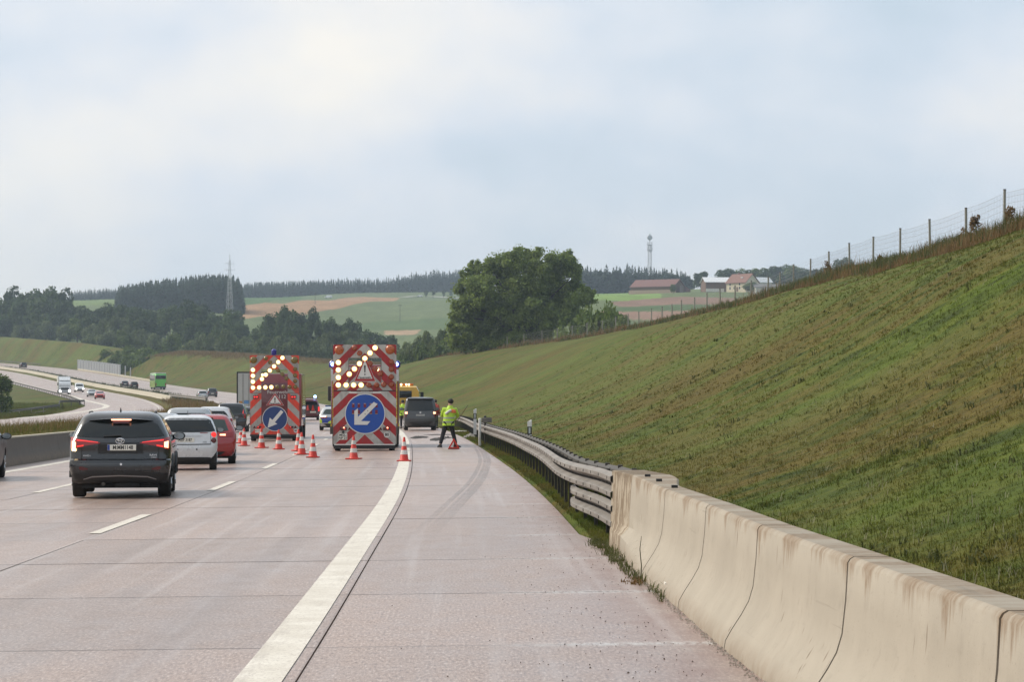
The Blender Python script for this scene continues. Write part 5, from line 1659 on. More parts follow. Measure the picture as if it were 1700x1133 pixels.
def glasshouse(t, B, zlo, zhi, hw_lo, hw_hi, gl=None, rear=True, sides=True, y0=.75, y1=None, front=True, post=None):
    gl = gl or M_GLASS
    if rear:
        n = 6; cols = []
        for k in range(-n, n + 1):
            x = hw_lo * k / n
            cols.append((x, zlo + .03 * abs(k / n) ** 3, zhi - .025 * abs(k / n) ** 3 - (0 if abs(x) < hw_hi else (abs(x) - hw_hi) / (hw_lo - hw_hi + 1e-6) * (zhi - zlo - .06))))
        obj('rear_window', B.patch(cols, .006, 6, 'rear', 2), gl, t, 40)
    if sides:
        w, a, b, r = B.at(zhi); w2, a2, b2, r2 = B.at(zlo)
        ya0, yb0 = a2 + y0, b2 - .55; ya1, yb1 = a + y0 * .8, b - .35
        for sg in ('left', 'right'):
            split = (ya0 + yb0) / 2
            def hi(y):
                if y < ya1: return zlo + (zhi - zlo) * max(0.05, (y - ya0) / max(.01, ya1 - ya0))
                if y > yb1: return zlo + (zhi - zlo) * max(0.05, (yb0 - y) / max(.01, yb0 - yb1))
                return zhi
            for s0, s1 in ((ya0, split - .03), (split + .03, yb0)):
                ys = [s0] + [q for q in (ya1, yb1) if s0 < q < s1] + [s1]
                obj('side_window', B.patch([(y, zlo, hi(y)) for y in ys], .005, 4, sg, 4), gl, t, 40)
    if front:
        cols = [(x, zlo + .02, zhi) for x in np.linspace(-hw_lo * .93, hw_lo * .93, 7)]
        obj('windscreen', B.patch(cols, .006, 6, 'front', 2), gl, t, 40)

def lamp(t, B, cols, m, name='tail_lamp', off=.012, face='rear', nv=3, parent=None):
    return obj(name, B.patch(cols, off, nv, face, 4), m, parent or t, 40)
def mirrored(cols): return [(-u, l, h) for u, l, h in cols][::-1]

# ------------------------------------------------------------------ 1. dark grey SUV in front
M_GREY = paint('dark_grey', (.014, .016, .019), .30, .25)
RAV = SUV[:10] + [(1.11, .885, .13, 3.42, .18), (1.20, .85, .19, 3.15, .17), (1.33, .79, .285, 2.75, .16), (1.42, .745, .36, 2.42, .15), (1.475, .715, .42, 2.25, .15), (1.52, .675, .49, 2.1, .15), (1.555, .62, .58, 2.0, .15), (1.585, .52, .78, 1.85, .14), (1.60, .32, 1.05, 1.6, .12)]
t, B = base_car('dark_grey_suv', 'dark grey SUV with lit red brake lamps, nearest car in the middle lane', 'car', RAV, M_GREY, 199.5, 48.0, (.98, 3.65), .36, .235, rot=.075)
suv = t
glasshouse(t, B, 1.115, 1.44, .80, .62, y0=.75)
obj('rear_spoiler', MB().loft([[(x, B.rear_y(x, 1.47) - .13 + .10 * (abs(x) / .7) ** 3 + q, zz - .05 * (abs(x) / .7) ** 2) for q, zz in ((0, 1.462), (.20, 1.487), (.22, 1.45), (.02, 1.445))] for x in np.linspace(-.69, .69, 11)]), M_GREY, t, 40)
obj('high_brake_lamp', MB().box(-.17, .19, .255, .32, 1.43, 1.452), M_LIT_HOT, t, 0)
obj('brake_lamp_housing', MB().box(-.14, .16, .27, .33, 1.375, 1.428), M_LAMP_DK, t, 0)
for sg in (1, -1):
    f = (lambda c: c) if sg > 0 else mirrored
    L = lamp(t, B, f([(.36, 1.010, 1.030), (.55, 0.980, 1.060), (.70, 0.955, 1.085), (.80, 0.925, 1.100)]), M_LAMP_RED, off=.03)
    lamp(t, B, f([(.66, 0.960, 0.987), (.78, 0.940, 0.970)]), M_LIT_RED, 'lamp_bar', .034, parent=L)
    lamp(t, B, f([(.40, 1.025, 1.037), (.62, 1.047, 1.065), (.79, 1.060, 1.085)]), M_LIT_RED, 'lamp_bar', .034, parent=L)
    L2 = lamp(t, B, f([(.79, 0.920, 1.100), (.86, 0.895, 1.125), (.905, 0.915, 1.125)]), M_LAMP_RED, off=.045)
    lamp(t, B, f([(.80, 0.940, 1.035), (.875, 0.925, 1.055)]), M_LIT_HOT, 'brake_bulb', .052, parent=L2)
    if sg < 0: lamp(t, B, f([(.80, 0.870, 0.925), (.87, 0.875, 0.925)]), M_LIT_WARM, 'indicator', .05, parent=L2)
    lamp(t, B, f([(.58, .53, .555), (.68, .52, .59), (.74, .54, .59)]), M_LAMP_DK, 'reflector', .012)
obj('tailgate_garnish', B.patch([(-.36, 1.02, 1.05), (0, 1.02, 1.06), (.36, 1.02, 1.05)], .02), M_GREY, t, 40)
# emblem: three interlocking rings
def ring_mesh(rx, rz, r, n=28, y=0, cx=0, cz=0):
    pts = [(cx + rx * cos(2 * pi * k / n), y, cz + rz * sin(2 * pi * k / n)) for k in range(n + 1)]
    return pts
em = MB()
for rx, rz, cx, cz in ((.078, .052, 0, 0), (.026, .048, 0, 0), (.052, .020, 0, .022)): em.tube(ring_mesh(rx, rz, 0, 28, 0, cx, cz), .0065, 6, cap=False)
obj('emblem', em, M_CHROME, t, 50, loc=(0, B.rear_y(0, 1.05) - .035, 1.055))
plate(t, 0.03, B.rear_y(0, .93) - .012, .935, 'M:MM1148')
obj('plate_recess', B.patch([(-.40, .82, 1.0), (.42, .82, 1.0)], .003), M_TRIM, t, 40)
text_obj('badge', 'RAV4', .055, M_CHROME, t, (.60, B.rear_y(.6, .79) - .012, .795), ext=.002)
text_obj('badge', 'HYBRID', .03, M_CHROME, t, (.61, B.rear_y(.6, .75) - .012, .752), ext=.002)
text_obj('badge', 'AWD-i', .045, M_CHROME, t, (-.60, B.rear_y(.6, .78) - .012, .785), ext=.002)
obj('bumper', B.patch([(-.88, .29, .44), (-.7, .28, .47), (0, .28, .48), (.7, .28, .47), (.88, .29, .44)], .02), M_TRIM, t, 40)
obj('skid_plate_edge', B.patch([(-.66, .345, .36), (-.5, .39, .412), (0, .41, .432), (.5, .39, .412), (.66, .345, .36)], .03), mat('satin_silver', (.30, .30, .31), .3, metal=.7, var=0), t, 40)
obj('bumper_step', B.patch([(-.90, .615, .645), (0, .625, .65), (.90, .615, .645)], .012), mat('gloss_edge', (.09, .095, .10), .18, metal=.4, var=0), t, 40)
obj('seam', B.patch([(-.62, .50, .508), (.62, .50, .508)], .022), M_NEAR_BLACK, t, 40)
for sg in (-1, 1): obj('tailgate_gap', B.patch([(sg * .70 - .006, .66, .93), (sg * .70 + .006, .66, .93)], .004), M_NEAR_BLACK, t, 40)
obj('tow_eye', MB().lathe([(.022, 0), (.022, .012)], 10, (.02, -.012, .63), 'y'), M_CHROME, t)
obj('wiper', MB().tube([(-.30, B.rear_y(-.3, 1.14) - .02, 1.14), (.02, B.rear_y(0, 1.155) - .03, 1.155)], .014, 6), M_TRIM, t)
fin = MB().loft([[(-.018, .9, 1.65), (.018, .9, 1.65), (.018, 1.08, 1.65), (-.018, 1.08, 1.65)], [(-.005, .92, 1.735), (.005, .92, 1.735), (.005, .96, 1.735), (-.005, .96, 1.735)]])
obj('shark_fin_aerial', fin, M_TRIM, t, 0, loc=(-.03, -.02, -.075))
for sg in (1, -1):
    mirror(t, sg * .87, 2.95, 1.11, M_TRIM, 1.0, sg)
    obj('roof_rail', MB().tube([(sg * .60, .80, 1.55), (sg * .605, .95, 1.585), (sg * .60, 1.8, 1.59), (sg * .59, 2.0, 1.55)], .014, 6), M_TRIM, t)
    for y in (.98, 3.65):
        a = [(sg * .925, y + .43 * cos(q), .36 + .43 * sin(q)) for q in np.linspace(.05, pi - .05, 14)]
        obj('arch_lip', MB().tube(a, .028, 6), M_TRIM, t)
    for y in (1.75, 2.55): obj('door_handle', MB().box(sg * .915 - .02, sg * .915 + .02, y, y + .2, .90, .93), M_GREY, t, 0)
    obj('sill_trim', B.patch([(1.45, .30, .42), (3.2, .30, .42)], .015, 3, 'right' if sg > 0 else 'left'), M_TRIM, t, 40)
ex = MB().lathe([(.035, 0), (.035, .2)], 10, (-.3, .05, .27), 'y'); obj('exhaust', ex, M_STEEL_DARK, t)
obj('exhaust_silencer', MB().box(-.1, .35, .12, .5, .20, .32, bev=.04), M_NEAR_BLACK, t)

# ------------------------------------------------------------------ 2. white two-seater
M_WHITE = paint('white', (.62, .64, .66), .28, .1)
t, B = base_car('white_city_car', 'small white two seater city car between the dark grey SUV and the red car', 'car', SMART, M_WHITE, 311.5, 68.0, (.42, 2.2), .30, .19, rot=.08)
glasshouse(t, B, .985, 1.355, .715, .58, M_GLASS, y0=.5)
obj('rear_bumper', B.patch([(-.72, .16, .335), (0, .15, .34), (.72, .16, .335)], .02), M_TRIM, t, 40)
obj('tailgate_gap', B.patch([(-.60, .665, .69), (0, .655, .68), (.60, .665, .69)], .004), M_TRIM, t, 40)
obj('tailgate_gap', B.patch([(.595, .68, .96), (.605, .68, .96)], .004), M_TRIM, t, 40)
obj('tailgate_gap', B.patch([(-.605, .68, .96), (-.595, .68, .96)], .004), M_TRIM, t, 40)
obj('handle_strip', B.patch([(-.36, .895, .91), (.36, .895, .91)], .022), M_WHITE, t, 40)
for sg in (1, -1):
    for z, mm in ((.925, M_LIT_RED if sg > 0 else M_LAMP_RED), (.775, M_LAMP_DK)):
        y = B.rear_y(.67, z)
        L = obj('tail_lamp', MB().lathe([(.07, .02), (.07, -.015), (.05, -.03), (.001, -.034)], 18, (sg * .675, y, z), 'y'), mm, t)
    mirror(t, sg * .75, 1.75, 1.03, M_TRIM, .85, sg)
plate(t, -.08, B.rear_y(0, .79) - .012, .79, 'A:EF 3187', .52, .115)
for x, mm in ((-.25, M_CHROME), (.03, M_CHROME), (.24, M_TRIM)): obj('parking_sensor', MB().lathe([(.022, -.006), (.022, .006)], 10, (x, B.rear_y(x, .54) - .002, .545), 'y'), mm, t)
obj('red_badge', MB().box(.32, .52, B.rear_y(.4, .96) - .009, B.rear_y(.4, .96), .962, .978), M_LAMP_RED, t, 0)
obj('badge', MB().box(.40, .50, B.rear_y(.4, .73) - .012, B.rear_y(.4, .73) - .002, .725, .735), M_STEEL_DARK, t, 0)
obj('roof_aerial', MB().tube([(0, .9, 1.42), (0, .8, 1.54)], .006, 5), M_TRIM, t)

# ------------------------------------------------------------------ 3. red hatchback
M_RED = paint('red', (.30, .012, .014), .25, .1)
t, B = base_car('red_hatchback', 'red hatchback with one lit brake lamp beside the white two seater', 'car', rows_scaled(HATCH, 4.3, 1.76, 1.42, 4.3, 1.78, 1.43), M_RED, 340.5, 74.5, (.85, 3.4), .32, .21, rot=.065)
glasshouse(t, B, .93, 1.28, .66, .55, M_GLASS2, y0=.7)
for sg in (1, -1):
    f = (lambda c: c) if sg > 0 else mirrored
    L = lamp(t, B, f([(.40, .80, .87), (.62, .78, .90), (.80, .79, .90)]), M_LAMP_RED, off=.02)
    lamp(t, B, f([(.42, .82, .86), (.58, .815, .865)]), M_LIT_HOT, 'brake_bulb', .026, parent=L)
    mirror(t, sg * .84, 2.85, 1.0, M_TRIM, 1.0, sg)
    obj('roof_rail', MB().tube([(sg * .5, .8, 1.37), (sg * .5, .95, 1.43), (sg * .49, 1.8, 1.43), (sg * .48, 1.95, 1.38)], .016, 6), M_TRIM, t)
obj('rear_bumper', B.patch([(-.80, .26, .36), (.80, .26, .36)], .016), M_TRIM, t, 40)
plate(t, 0, B.rear_y(0, .72) - .012, .70, '')
obj('bumper_edge', B.patch([(-.85, .60, .62), (.85, .60, .62)], .01), M_RED, t, 40)

# ------------------------------------------------------------------ 4. the other cars of the queue
def simple_car(label, rows, m, px, Z, wheels=(.95, 3.55), wr=.34, name='queueing_car', lit=False, lampz=(.84, .98), zg=(1.06, 1.46), hw=(.78, .6), tall=False, group='cars queueing towards the blocked lanes', gl=None, **kw):
    t, B = base_car(name, label, 'car', rows, m, px, Z, wheels, wr, .22, group=group, cut=Z < 100, rims=Z < 110, **kw)
    glasshouse(t, B, zg[0], zg[1], hw[0], hw[1], gl)
    W_ = max(r[1] for r in rows)
    for sg in (1, -1):
        f = (lambda c: c) if sg > 0 else mirrored
        if tall: c = [(W_ - .20, .80, 1.40), (W_ - .10, .78, 1.30), (W_ - .03, .85, 1.15)]; 
        else: c = [(W_ - .38, lampz[0] + .02, lampz[1] - .02), (W_ - .18, lampz[0], lampz[1]), (W_ - .03, lampz[0] + .01, lampz[1])]
        if tall: c = [(W_ - .17, .85, 1.12), (W_ - .06, .82, 1.10)]
        lamp(t, B, f(c), M_LIT_RED if lit else M_LAMP_RED, off=.02)
        if tall: obj('pillar_lamp', B.patch(f([(W_ - .235, 1.12, 1.16), (W_ - .20, 1.10, 1.40)]), .014), M_LIT_RED, t, 40)
        mirror(t, sg * (W_ - .05), rows[3][3] * .64, zg[0] + .03, M_TRIM, 1.0, sg)
    obj('bumper', B.patch([(-W_ + .06, rows[0][0] + .02, .48), (W_ - .06, rows[0][0] + .02, .48)], .014), M_TRIM, t, 40)
    plate(t, 0, B.rear_y(0, .72) - .014, .74, '')
    return t, B
M_SILVER = paint('silver', (.42, .44, .45), .3, .5)
M_BLACK = paint('black', (.012, .012, .014), .22, .1)
M_DGREY2 = paint('anthracite', (.05, .053, .058), .3, .3)
M_MAROON = mat('paint_maroon', (.016, .008, .009), .45, metal=.1, var=.05, scale=3, coat=.08)
H_ = lambda L, Wd, H: rows_scaled(HATCH, L, Wd, H, 4.3, 1.78, 1.43)
S_ = lambda L, Wd, H: rows_scaled(SUV, L, Wd, H, 4.6, 1.84, 1.652)
t, B = simple_car('silver estate car whose roof shows behind the white two seater', S_(4.5, 1.8, 1.60), M_SILVER, 313, 87, zg=(1.03, 1.42), rot=.05)
obj('roof_aerial', MB().tube([(0, .75, 1.58), (0, .62, 1.74)], .007, 5), M_TRIM, t)
simple_car('silver car mostly hidden behind the dark grey SUV', H_(4.2, 1.76, 1.47), M_SILVER, 252, 76.5, zg=(.97, 1.31), hw=(.66, .52))
t, B = simple_car('white SUV with dark red tail lamps ahead of the red hatchback', S_(4.4, 1.84, 1.58), M_WHITE, 354, 124, rot=.02, zg=(1.02, 1.38), hw=(.74, .56), lampz=(.88, 1.02))
t, B = simple_car('tall black SUV with upright lit tail lamps ahead of the white SUV', S_(4.7, 1.9, 1.74), M_BLACK, 383, 157, zg=(1.12, 1.54), hw=(.74, .58), tall=True)
simple_car('grey car with lit tail lamps just left of the left fire engine', H_(4.4, 1.8, 1.46), M_DGREY2, 406, 184, zg=(.98, 1.31), hw=(.66, .5), lit=True, lampz=(.80, .95))
t, B = simple_car('dark maroon car cut off by the left edge of the photo', H_(4.4, 1.8, 1.46), M_MAROON, -76, 60.0, rot=.085, zg=(.98, 1.31), hw=(.66, .52))

# ------------------------------------------------------------------ 5. grey van on the shoulder
M_VAN = paint('van_grey', (.042, .044, .046), .35, .2)
t, B = base_car('grey_van', 'dark grey passenger van with lit tail lamps standing on the shoulder', 'van', VAN, M_VAN, 698, 154, (.95, 3.95), .34, .22, .03)
glasshouse(t, B, 1.14, 1.78, .80, .74, y0=.5)
for sg in (1, -1):
    f = (lambda c: c) if sg > 0 else mirrored
    L = lamp(t, B, f([(.78, .78, 1.13), (.92, .78, 1.10)]), M_LAMP_DK, off=.02)
    lamp(t, B, f([(.76, .97, 1.10), (.90, .98, 1.08)]), M_LIT_HOT, 'brake_bulb', .03, parent=L)
    mirror(t, sg * .92, 3.75, 1.25, M_TRIM, 1.1, sg)
obj('roof_spoiler', MB().box(-.78, .78, .02, .3, 1.845, 1.885, bev=.015), M_VAN, t)
obj('bumper', B.patch([(-.90, .28, .52), (.90, .28, .52)], .02), M_TRIM, t, 40)
obj('badge', MB().lathe([(.055, -.01), (.055, .004)], 16, (0, B.rear_y(0, 1.06) - .006, 1.06), 'y'), M_CHROME, t)
pp = obj('number_plate', MB().box(-.26, .26, -.004, .004, -.055, .055), mat('plate_grey', (.30, .31, .31), .5, var=.3, scale=9), t, 0, loc=(0, B.rear_y(0, .90) - .012, .90))
obj('crease', B.patch([(-.88, .745, .765), (.88, .745, .765)], .006), M_VAN, t, 40)

# ------------------------------------------------------------------ 6. police car
M_POL = paint('police_silver', (.50, .52, .53), .3, .4)
M_PBLUE = mat('police_blue', (.012, .045, .30), .35, var=.05, coat=.4)
M_PYEL = mat('police_yellow', (.55, .72, .06), .45, var=.05)
t, B = base_car('police_car', 'silver police estate car with blue and yellow panels half hidden by the right fire engine', 'police car', H_(4.6, 1.81, 1.45), M_POL, 554.5, 160, (.9, 3.65), .33, .21, rims=True)
glasshouse(t, B, .97, 1.30, .68, .54, M_GLASS2)
obj('blue_panel', B.patch([(-.80, .46, .80), (.80, .46, .80)], .006), M_PBLUE, t, 40)
L = obj('yellow_panel', B.patch([(-.36, .44, .50), (-.05, .44, .70), (.05, .44, .70), (.36, .44, .50)], .010), M_PYEL, t, 40)
for sg in (1, -1):
    f = (lambda c: c) if sg > 0 else mirrored
    L = lamp(t, B, f([(.42, .76, .86), (.62, .74, .90), (.82, .73, .91)]), M_LAMP_RED, off=.025)
    lamp(t, B, f([(.48, .83, .87), (.80, .82, .895)]), M_LIT_WARM, 'lamp_bar', .032, parent=L)
    obj('yellow_panel', B.patch(f([(.72, .46, .62), (.86, .46, .74)]), .012), M_PYEL, t, 40)
    obj('side_panel', B.patch([(.5, .45, .78), (1.6, .45, .78)], .006, 3, 'right' if sg > 0 else 'left'), M_PBLUE, t, 40)
    mirror(t, sg * .86, 3.0, 1.0, M_TRIM, 1.0, sg)
obj('bumper', B.patch([(-.82, .26, .42), (.82, .26, .42)], .015), M_TRIM, t, 40)
lb = obj('light_bar', MB().box(-.55, .55, 1.35, 1.6, 1.44, 1.53, bev=.02), mat('blue_lens_dark', (.03, .07, .20), .2, var=0), t)
obj('light_bar_foot', MB().box(-.4, .4, 1.4, 1.55, 1.40, 1.45), M_TRIM, lb, 0)

# ------------------------------------------------------------------ 7. distant traffic
FG = 'distant cars on the far bend'
def far_car(label, rows, m, px, Z, flip=False, head=False, group=None, name='distant_car', zg=(1.0, 1.35), hw=(.7, .55), lit=False):
    p = on_road(px, Z)
    t, B = base_car(name, label, 'car', rows, m, px, Z, (.9, 3.5), .33, .21, group=group, cut=False, rims=False, flip=flip, loc=p)
    glasshouse(t, B, zg[0], zg[1], hw[0], hw[1])
    W_ = max(r[1] for r in rows)
    for sg in (1, -1):
        f = (lambda c: c) if sg > 0 else mirrored
        lamp(t, B, f([(W_ - .3, .80, .95), (W_ - .04, .80, .96)]), M_LIT_RED if lit else M_LAMP_RED, off=.02)
        lamp(t, B, f([(W_ - .35, .62, .76), (W_ - .08, .64, .78)]), M_LIT_WHITE if head else M_HEAD, 'head_lamp', .03, 'front')
    obj('grille', B.patch([(-.5, .36, .60), (.5, .36, .60)], .015, 3, 'front'), M_TRIM, t, 40)
    obj('number_plate', MB().box(-.26, .26, -.02, 0, .6, .72), M_PLATE, t, 0)
    return t
far_car('dark SUV alone on the far carriageway ahead of the semi trailer', S_(4.5, 1.85, 1.66), M_DGREY2, 353, 478, zg=(1.06, 1.46))
far_car('dark car right beside the rear of the green coach', S_(4.5, 1.85, 1.66), M_MAROON, 223.5, 615, zg=(1.06, 1.46))
far_car('low dark car half hidden by the far median left of the green coach', H_(4.4, 1.8, 1.45), M_BLACK, 208, 640)
far_car('dark car far off near the left edge of the photo', S_(4.8, 2.1, 1.9), M_MAROON, 40, 905, zg=(1.2, 1.65))
M_ORED = paint('bright_red', (.42, .03, .02), .3, .1)
far_car('red oncoming car, nearest on the opposite carriageway', H_(4.3, 1.8, 1.45), M_ORED, 165, 470, True, False)
far_car('silver oncoming car just behind the red one', H_(4.3, 1.8, 1.45), M_SILVER, 151.5, 505, True, False)
far_car('silver roof of a car beside the far median rail', H_(4.3, 1.8, 1.45), M_SILVER, 337, 452)
far_car('white van behind the oncoming white lorry', rows_scaled(VAN, 4.9, 1.95, 2.0, 4.9, 1.9, 1.955), M_WHITE, 130, 580, True, True, zg=(1.2, 1.8), hw=(.8, .74), name='distant_van')['category'] = 'van'
# ------------------------------------------------------------------ lorries, coach, recovery truck
M_TRAILER = mat('trailer_grey', (.46, .455, .44), .5, var=.06, scale=1.5)
M_FRAME = mat('dark_frame', (.025, .025, .027), .6, var=.1)
M_BUS = paint('bus_green', (.10, .46, .06), .35, .05)
M_BUSY = paint('bus_lime', (.38, .58, .14), .35, .05)
def truck_wheel(parent, x, y, r=.5, w=.32, sg=1):
    t = obj('wheel', MB().lathe([(r * .55, -w / 2), (r * .93, -w / 2), (r, -w * .34), (r, w * .34), (r * .93, w / 2), (r * .55, w / 2)], 24, (0, 0, 0), 'x'), M_TYRE, parent, 35, loc=(x, y, r))
    obj('rim', MB().lathe([(r * .58, sg * w * .42), (r * .5, sg * w * .30), (r * .22, sg * w * .32), (r * .2, sg * w * .46), (.02, sg * w * .47)], 18, (0, 0, 0), 'x'), M_RIM, t, 35)
    return t
def road_thing(name, label, cat, px, Z, flip=False, rot=0.0, group=None):
    return thing(name, label, cat, on_road(px, Z), heading(Z) + (pi if flip else 0) + rot, group)

# semi trailer in the queue
t = road_thing('semi_trailer_lorry', 'pale grey semi trailer lorry seen from behind left of the left fire engine', 'lorry', 421, 200)
obj('trailer_box', MB().box(-1.26, 1.26, 0, 13.4, 1.18, 4.02, bev=.02), M_TRAILER, t)
fr = MB().box(-1.28, -1.19, -.04, .06, 1.1, 4.06).box(1.19, 1.28, -.04, .06, 1.1, 4.06).box(-1.19, 1.19, -.04, .06, 3.96, 4.06).box(-1.19, 1.19, -.04, .06, 1.1, 1.2)
obj('door_frame', fr, M_FRAME, t, 0)
for sg in (-1, 1):
    d = obj('rear_door', MB().box(min(0, sg * 1.18) + .01, max(0, sg * 1.18) - .01, -.03, .0, 1.21, 3.95), M_TRAILER, t, 0)
    for x in (.35, .8): obj('locking_bar', MB().tube([(sg * x, -.05, 1.25), (sg * x, -.05, 3.9)], .022, 6), M_GALV, d)
obj('orange_sticker', MB().box(-1.10, -.86, -.042, -.03, 1.35, 1.82), mat('sticker_orange', (.50, .22, .05), .5, var=.1), t, 0)
obj('blue_sticker', MB().box(-.72, -.3, -.042, -.03, 1.62, 1.88), mat('sticker_blue', (.10, .24, .48), .5, var=.3, scale=9), t, 0)
obj('rear_bumper', MB().box(-1.2, 1.2, .1, .2, .5, .68, bev=.02), M_FRAME, t)
for sg in (-1, 1):
    obj('tail_lamp', MB().box(sg * .95 - .2, sg * .95 + .2, .02, .1, .78, .92), M_LIT_RED, t, 0)
    for y in (2.2, 3.5, 4.8, 12.2): truck_wheel(t, sg * 1.02, y, .5, .38, sg)
obj('chassis', MB().box(-.5, .5, .3, 13, .85, 1.18), M_FRAME, t, 0)
obj('cab', MB().box(-1.24, 1.24, 13.7, 15.9, .8, 3.9, bev=.12), M_WHITE, t)

# green coach
t = road_thing('green_coach', 'bright green touring coach on the far carriageway', 'coach', 267, 600)
def coach_ring(y, w, z0, z1, r=.25):
    P = []
    for cx, cz, a0 in ((w - r, z0 + .1, -pi / 2), (w - r, z1 - r, 0), (-(w - r), z1 - r, pi / 2), (-(w - r), z0 + .1, pi)):
        for k in range(4): 
            a = a0 + (pi / 2) * k / 3; rr = r if cz > 1 else .1
            P.append((cx + rr * cos(a), y, cz + rr * sin(a)))
    return P
obj('body', MB().loft([coach_ring(0.12, 1.2, .4, 3.4), coach_ring(0, 1.25, .38, 3.2), coach_ring(.3, 1.275, .36, 3.72), coach_ring(11.8, 1.275, .36, 3.72), coach_ring(12.2, 1.2, .4, 3.5)]), M_BUS, t, 35)
obj('rear_window', MB().box(-1.12, 1.12, -.03, .02, 2.45, 3.25, bev=.02), M_GLASS, t)
obj('roof_hood', MB().box(-1.2, 1.2, .2, 11.5, 3.66, 3.84, bev=.06), mat('bus_roof', (.55, .57, .56), .4), t)
for sg in (-1, 1):
    obj('side_window', MB().box(sg * 1.278 - .012, sg * 1.278 + .012, .6, 11.4, 2.2, 3.35), M_GLASS, t, 0)
    obj('side_panel', MB().box(sg * 1.28 - .008, sg * 1.28 + .008, .4, 11.6, .6, 2.15), M_BUSY, t, 0)
    obj('tail_lamp', MB().box(sg * 1.08 - .1, sg * 1.08 + .1, -.03, .05, .95, 1.5), M_LAMP_RED, t, 0)
    for y in (2.6, 3.9, 9.4): truck_wheel(t, sg * 1.1, y, .5, .3, sg)
obj('bumper', MB().box(-1.2, 1.2, -.06, .1, .36, .75, bev=.05), M_FRAME, t)

# oncoming white lorry
t = road_thing('white_lorry', 'white oncoming box lorry with lit headlamps beside the grass island', 'lorry', 108.5, 545, True)
t.location += Vector((-.1, 0, 0))
LY = 8.4
t.location += Vector((-sin(t.rotation_euler.z), cos(t.rotation_euler.z), 0)) * -LY
obj('cargo_box', MB().box(-1.27, 1.27, 0, 6.3, 1.05, 3.85, bev=.03), M_TRAILER, t)
obj('cab', MB().loft([[(-1.22, y, z0), (1.22, y, z0), (1.22, y, z1), (-1.22, y, z1)] for y, z0, z1 in ((6.45, .55, 2.9), (7.6, .5, 2.95), (8.3, .5, 2.3), (8.4, .55, 1.5))]), M_WHITE, t, 25)
ws = MB().add([(-1.12, 8.335, 1.72), (1.12, 8.335, 1.72), (1.05, 7.72, 2.76), (-1.05, 7.72, 2.76)], [(0, 1, 2, 3)])
ws.v = [(x, y + .06, z + .03) for x, y, z in ws.v]
obj('windscreen', MB().loft([[(x, y - .04, z) for x, y, z in ws.v], ws.v]), M_GLASS, t, 0)
obj('roof_deflector', MB().loft([[(-1.15, y, z0), (1.15, y, z0), (1.15, y, z1), (-1.15, y, z1)] for y, z0, z1 in ((6.5, 2.9, 3.7), (7.0, 2.9, 3.6), (7.8, 2.9, 3.0))]), M_WHITE, t, 25)
obj('grille', MB().box(-.8, .8, 8.36, 8.44, .95, 1.45), M_FRAME, t, 0)
obj('front_bumper', MB().box(-1.22, 1.22, 8.2, 8.5, .32, .82, bev=.06), mat('bumper_grey', (.30, .31, .32), .5), t)
for sg in (-1, 1):
    obj('head_lamp', MB().lathe([(.20, 0), (.20, .06), (.12, .1), (.01, .11)], 14, (sg * .95, 8.46, .72), 'y'), M_LIT_WHITE, t)
    for y in (1.6, 7.3): truck_wheel(t, sg * 1.05, y, .48, .36, sg)
    obj('wing_mirror', MB().box(sg * 1.42 - .1, sg * 1.42 + .1, 8.0, 8.12, 1.9, 2.5, bev=.03), M_FRAME, t)
obj('chassis', MB().box(-.45, .45, .3, 8, .6, 1.05), M_FRAME, t, 0)

# yellow recovery truck on the shoulder beyond the van
M_YEL = paint('recovery_yellow', (.62, .36, .02), .35, .05)
t = road_thing('yellow_recovery_truck', 'yellow recovery truck with a lit amber light bar beyond the grey van', 'recovery truck', 671, 172)
obj('cab', MB().loft([[(-1.08, y, z0), (1.08, y, z0), (1.08, y, z1 - .3), (.92, y, z1), (-.92, y, z1), (-1.08, y, z1 - .3)] for y, z0, z1 in ((4.6, .6, 2.66), (4.75, .55, 2.74), (6.2, .55, 2.74), (6.9, .55, 2.1), (7.2, .6, 1.4))]), M_YEL, t, 30)
obj('cab_rear_window', MB().box(-.75, .60, 4.56, 4.62, 1.95, 2.42, bev=.02), M_GLASS, t)
obj('headboard', MB().box(-1.12, 1.12, 4.2, 4.28, 1.72, 1.86), M_YEL, t, 0)
for x in (-1.05, -.4, .4, 1.05): obj('headboard_post', MB().box(x - .04, x + .04, 4.2, 4.28, .95, 1.72), M_YEL, t, 0)
obj('flat_bed', MB().box(-1.15, 1.15, .0, 4.15, .82, .97, bev=.02), M_FRAME, t)
lb = obj('light_bar', MB().box(-.72, .72, 5.0, 5.25, 2.76, 2.92, bev=.03), mat('amber_lens', (.55, .16, .02), .25, var=0), t)
for x in (-.1, .25, .42): obj('beacon_lamp', MB().sphere((x, 4.985, 2.84), .06, 6), M_LIT_WARM, lb)
for sg in (-1, 1):
    obj('side_window', MB().box(sg * 1.085 - .015, sg * 1.085 + .015, 5.2, 6.3, 1.75, 2.4), M_GLASS, t, 0)
    obj('wing_mirror', MB().box(sg * 1.34 - .11, sg * 1.34 + .11, 6.3, 6.42, 1.75, 2.35, bev=.04), M_FRAME, t)
    obj('mirror_arm', MB().tube([(sg * 1.08, 6.3, 2.3), (sg * 1.3, 6.36, 2.3)], .025, 6), M_FRAME, t)
    for y in (1.4, 6.0): truck_wheel(t, sg * .92, y, .42, .34, sg)
    obj('tail_lamp', MB().box(sg * .9 - .14, sg * .9 + .14, -.02, .06, .62, .76), M_LIT_RED, t, 0)

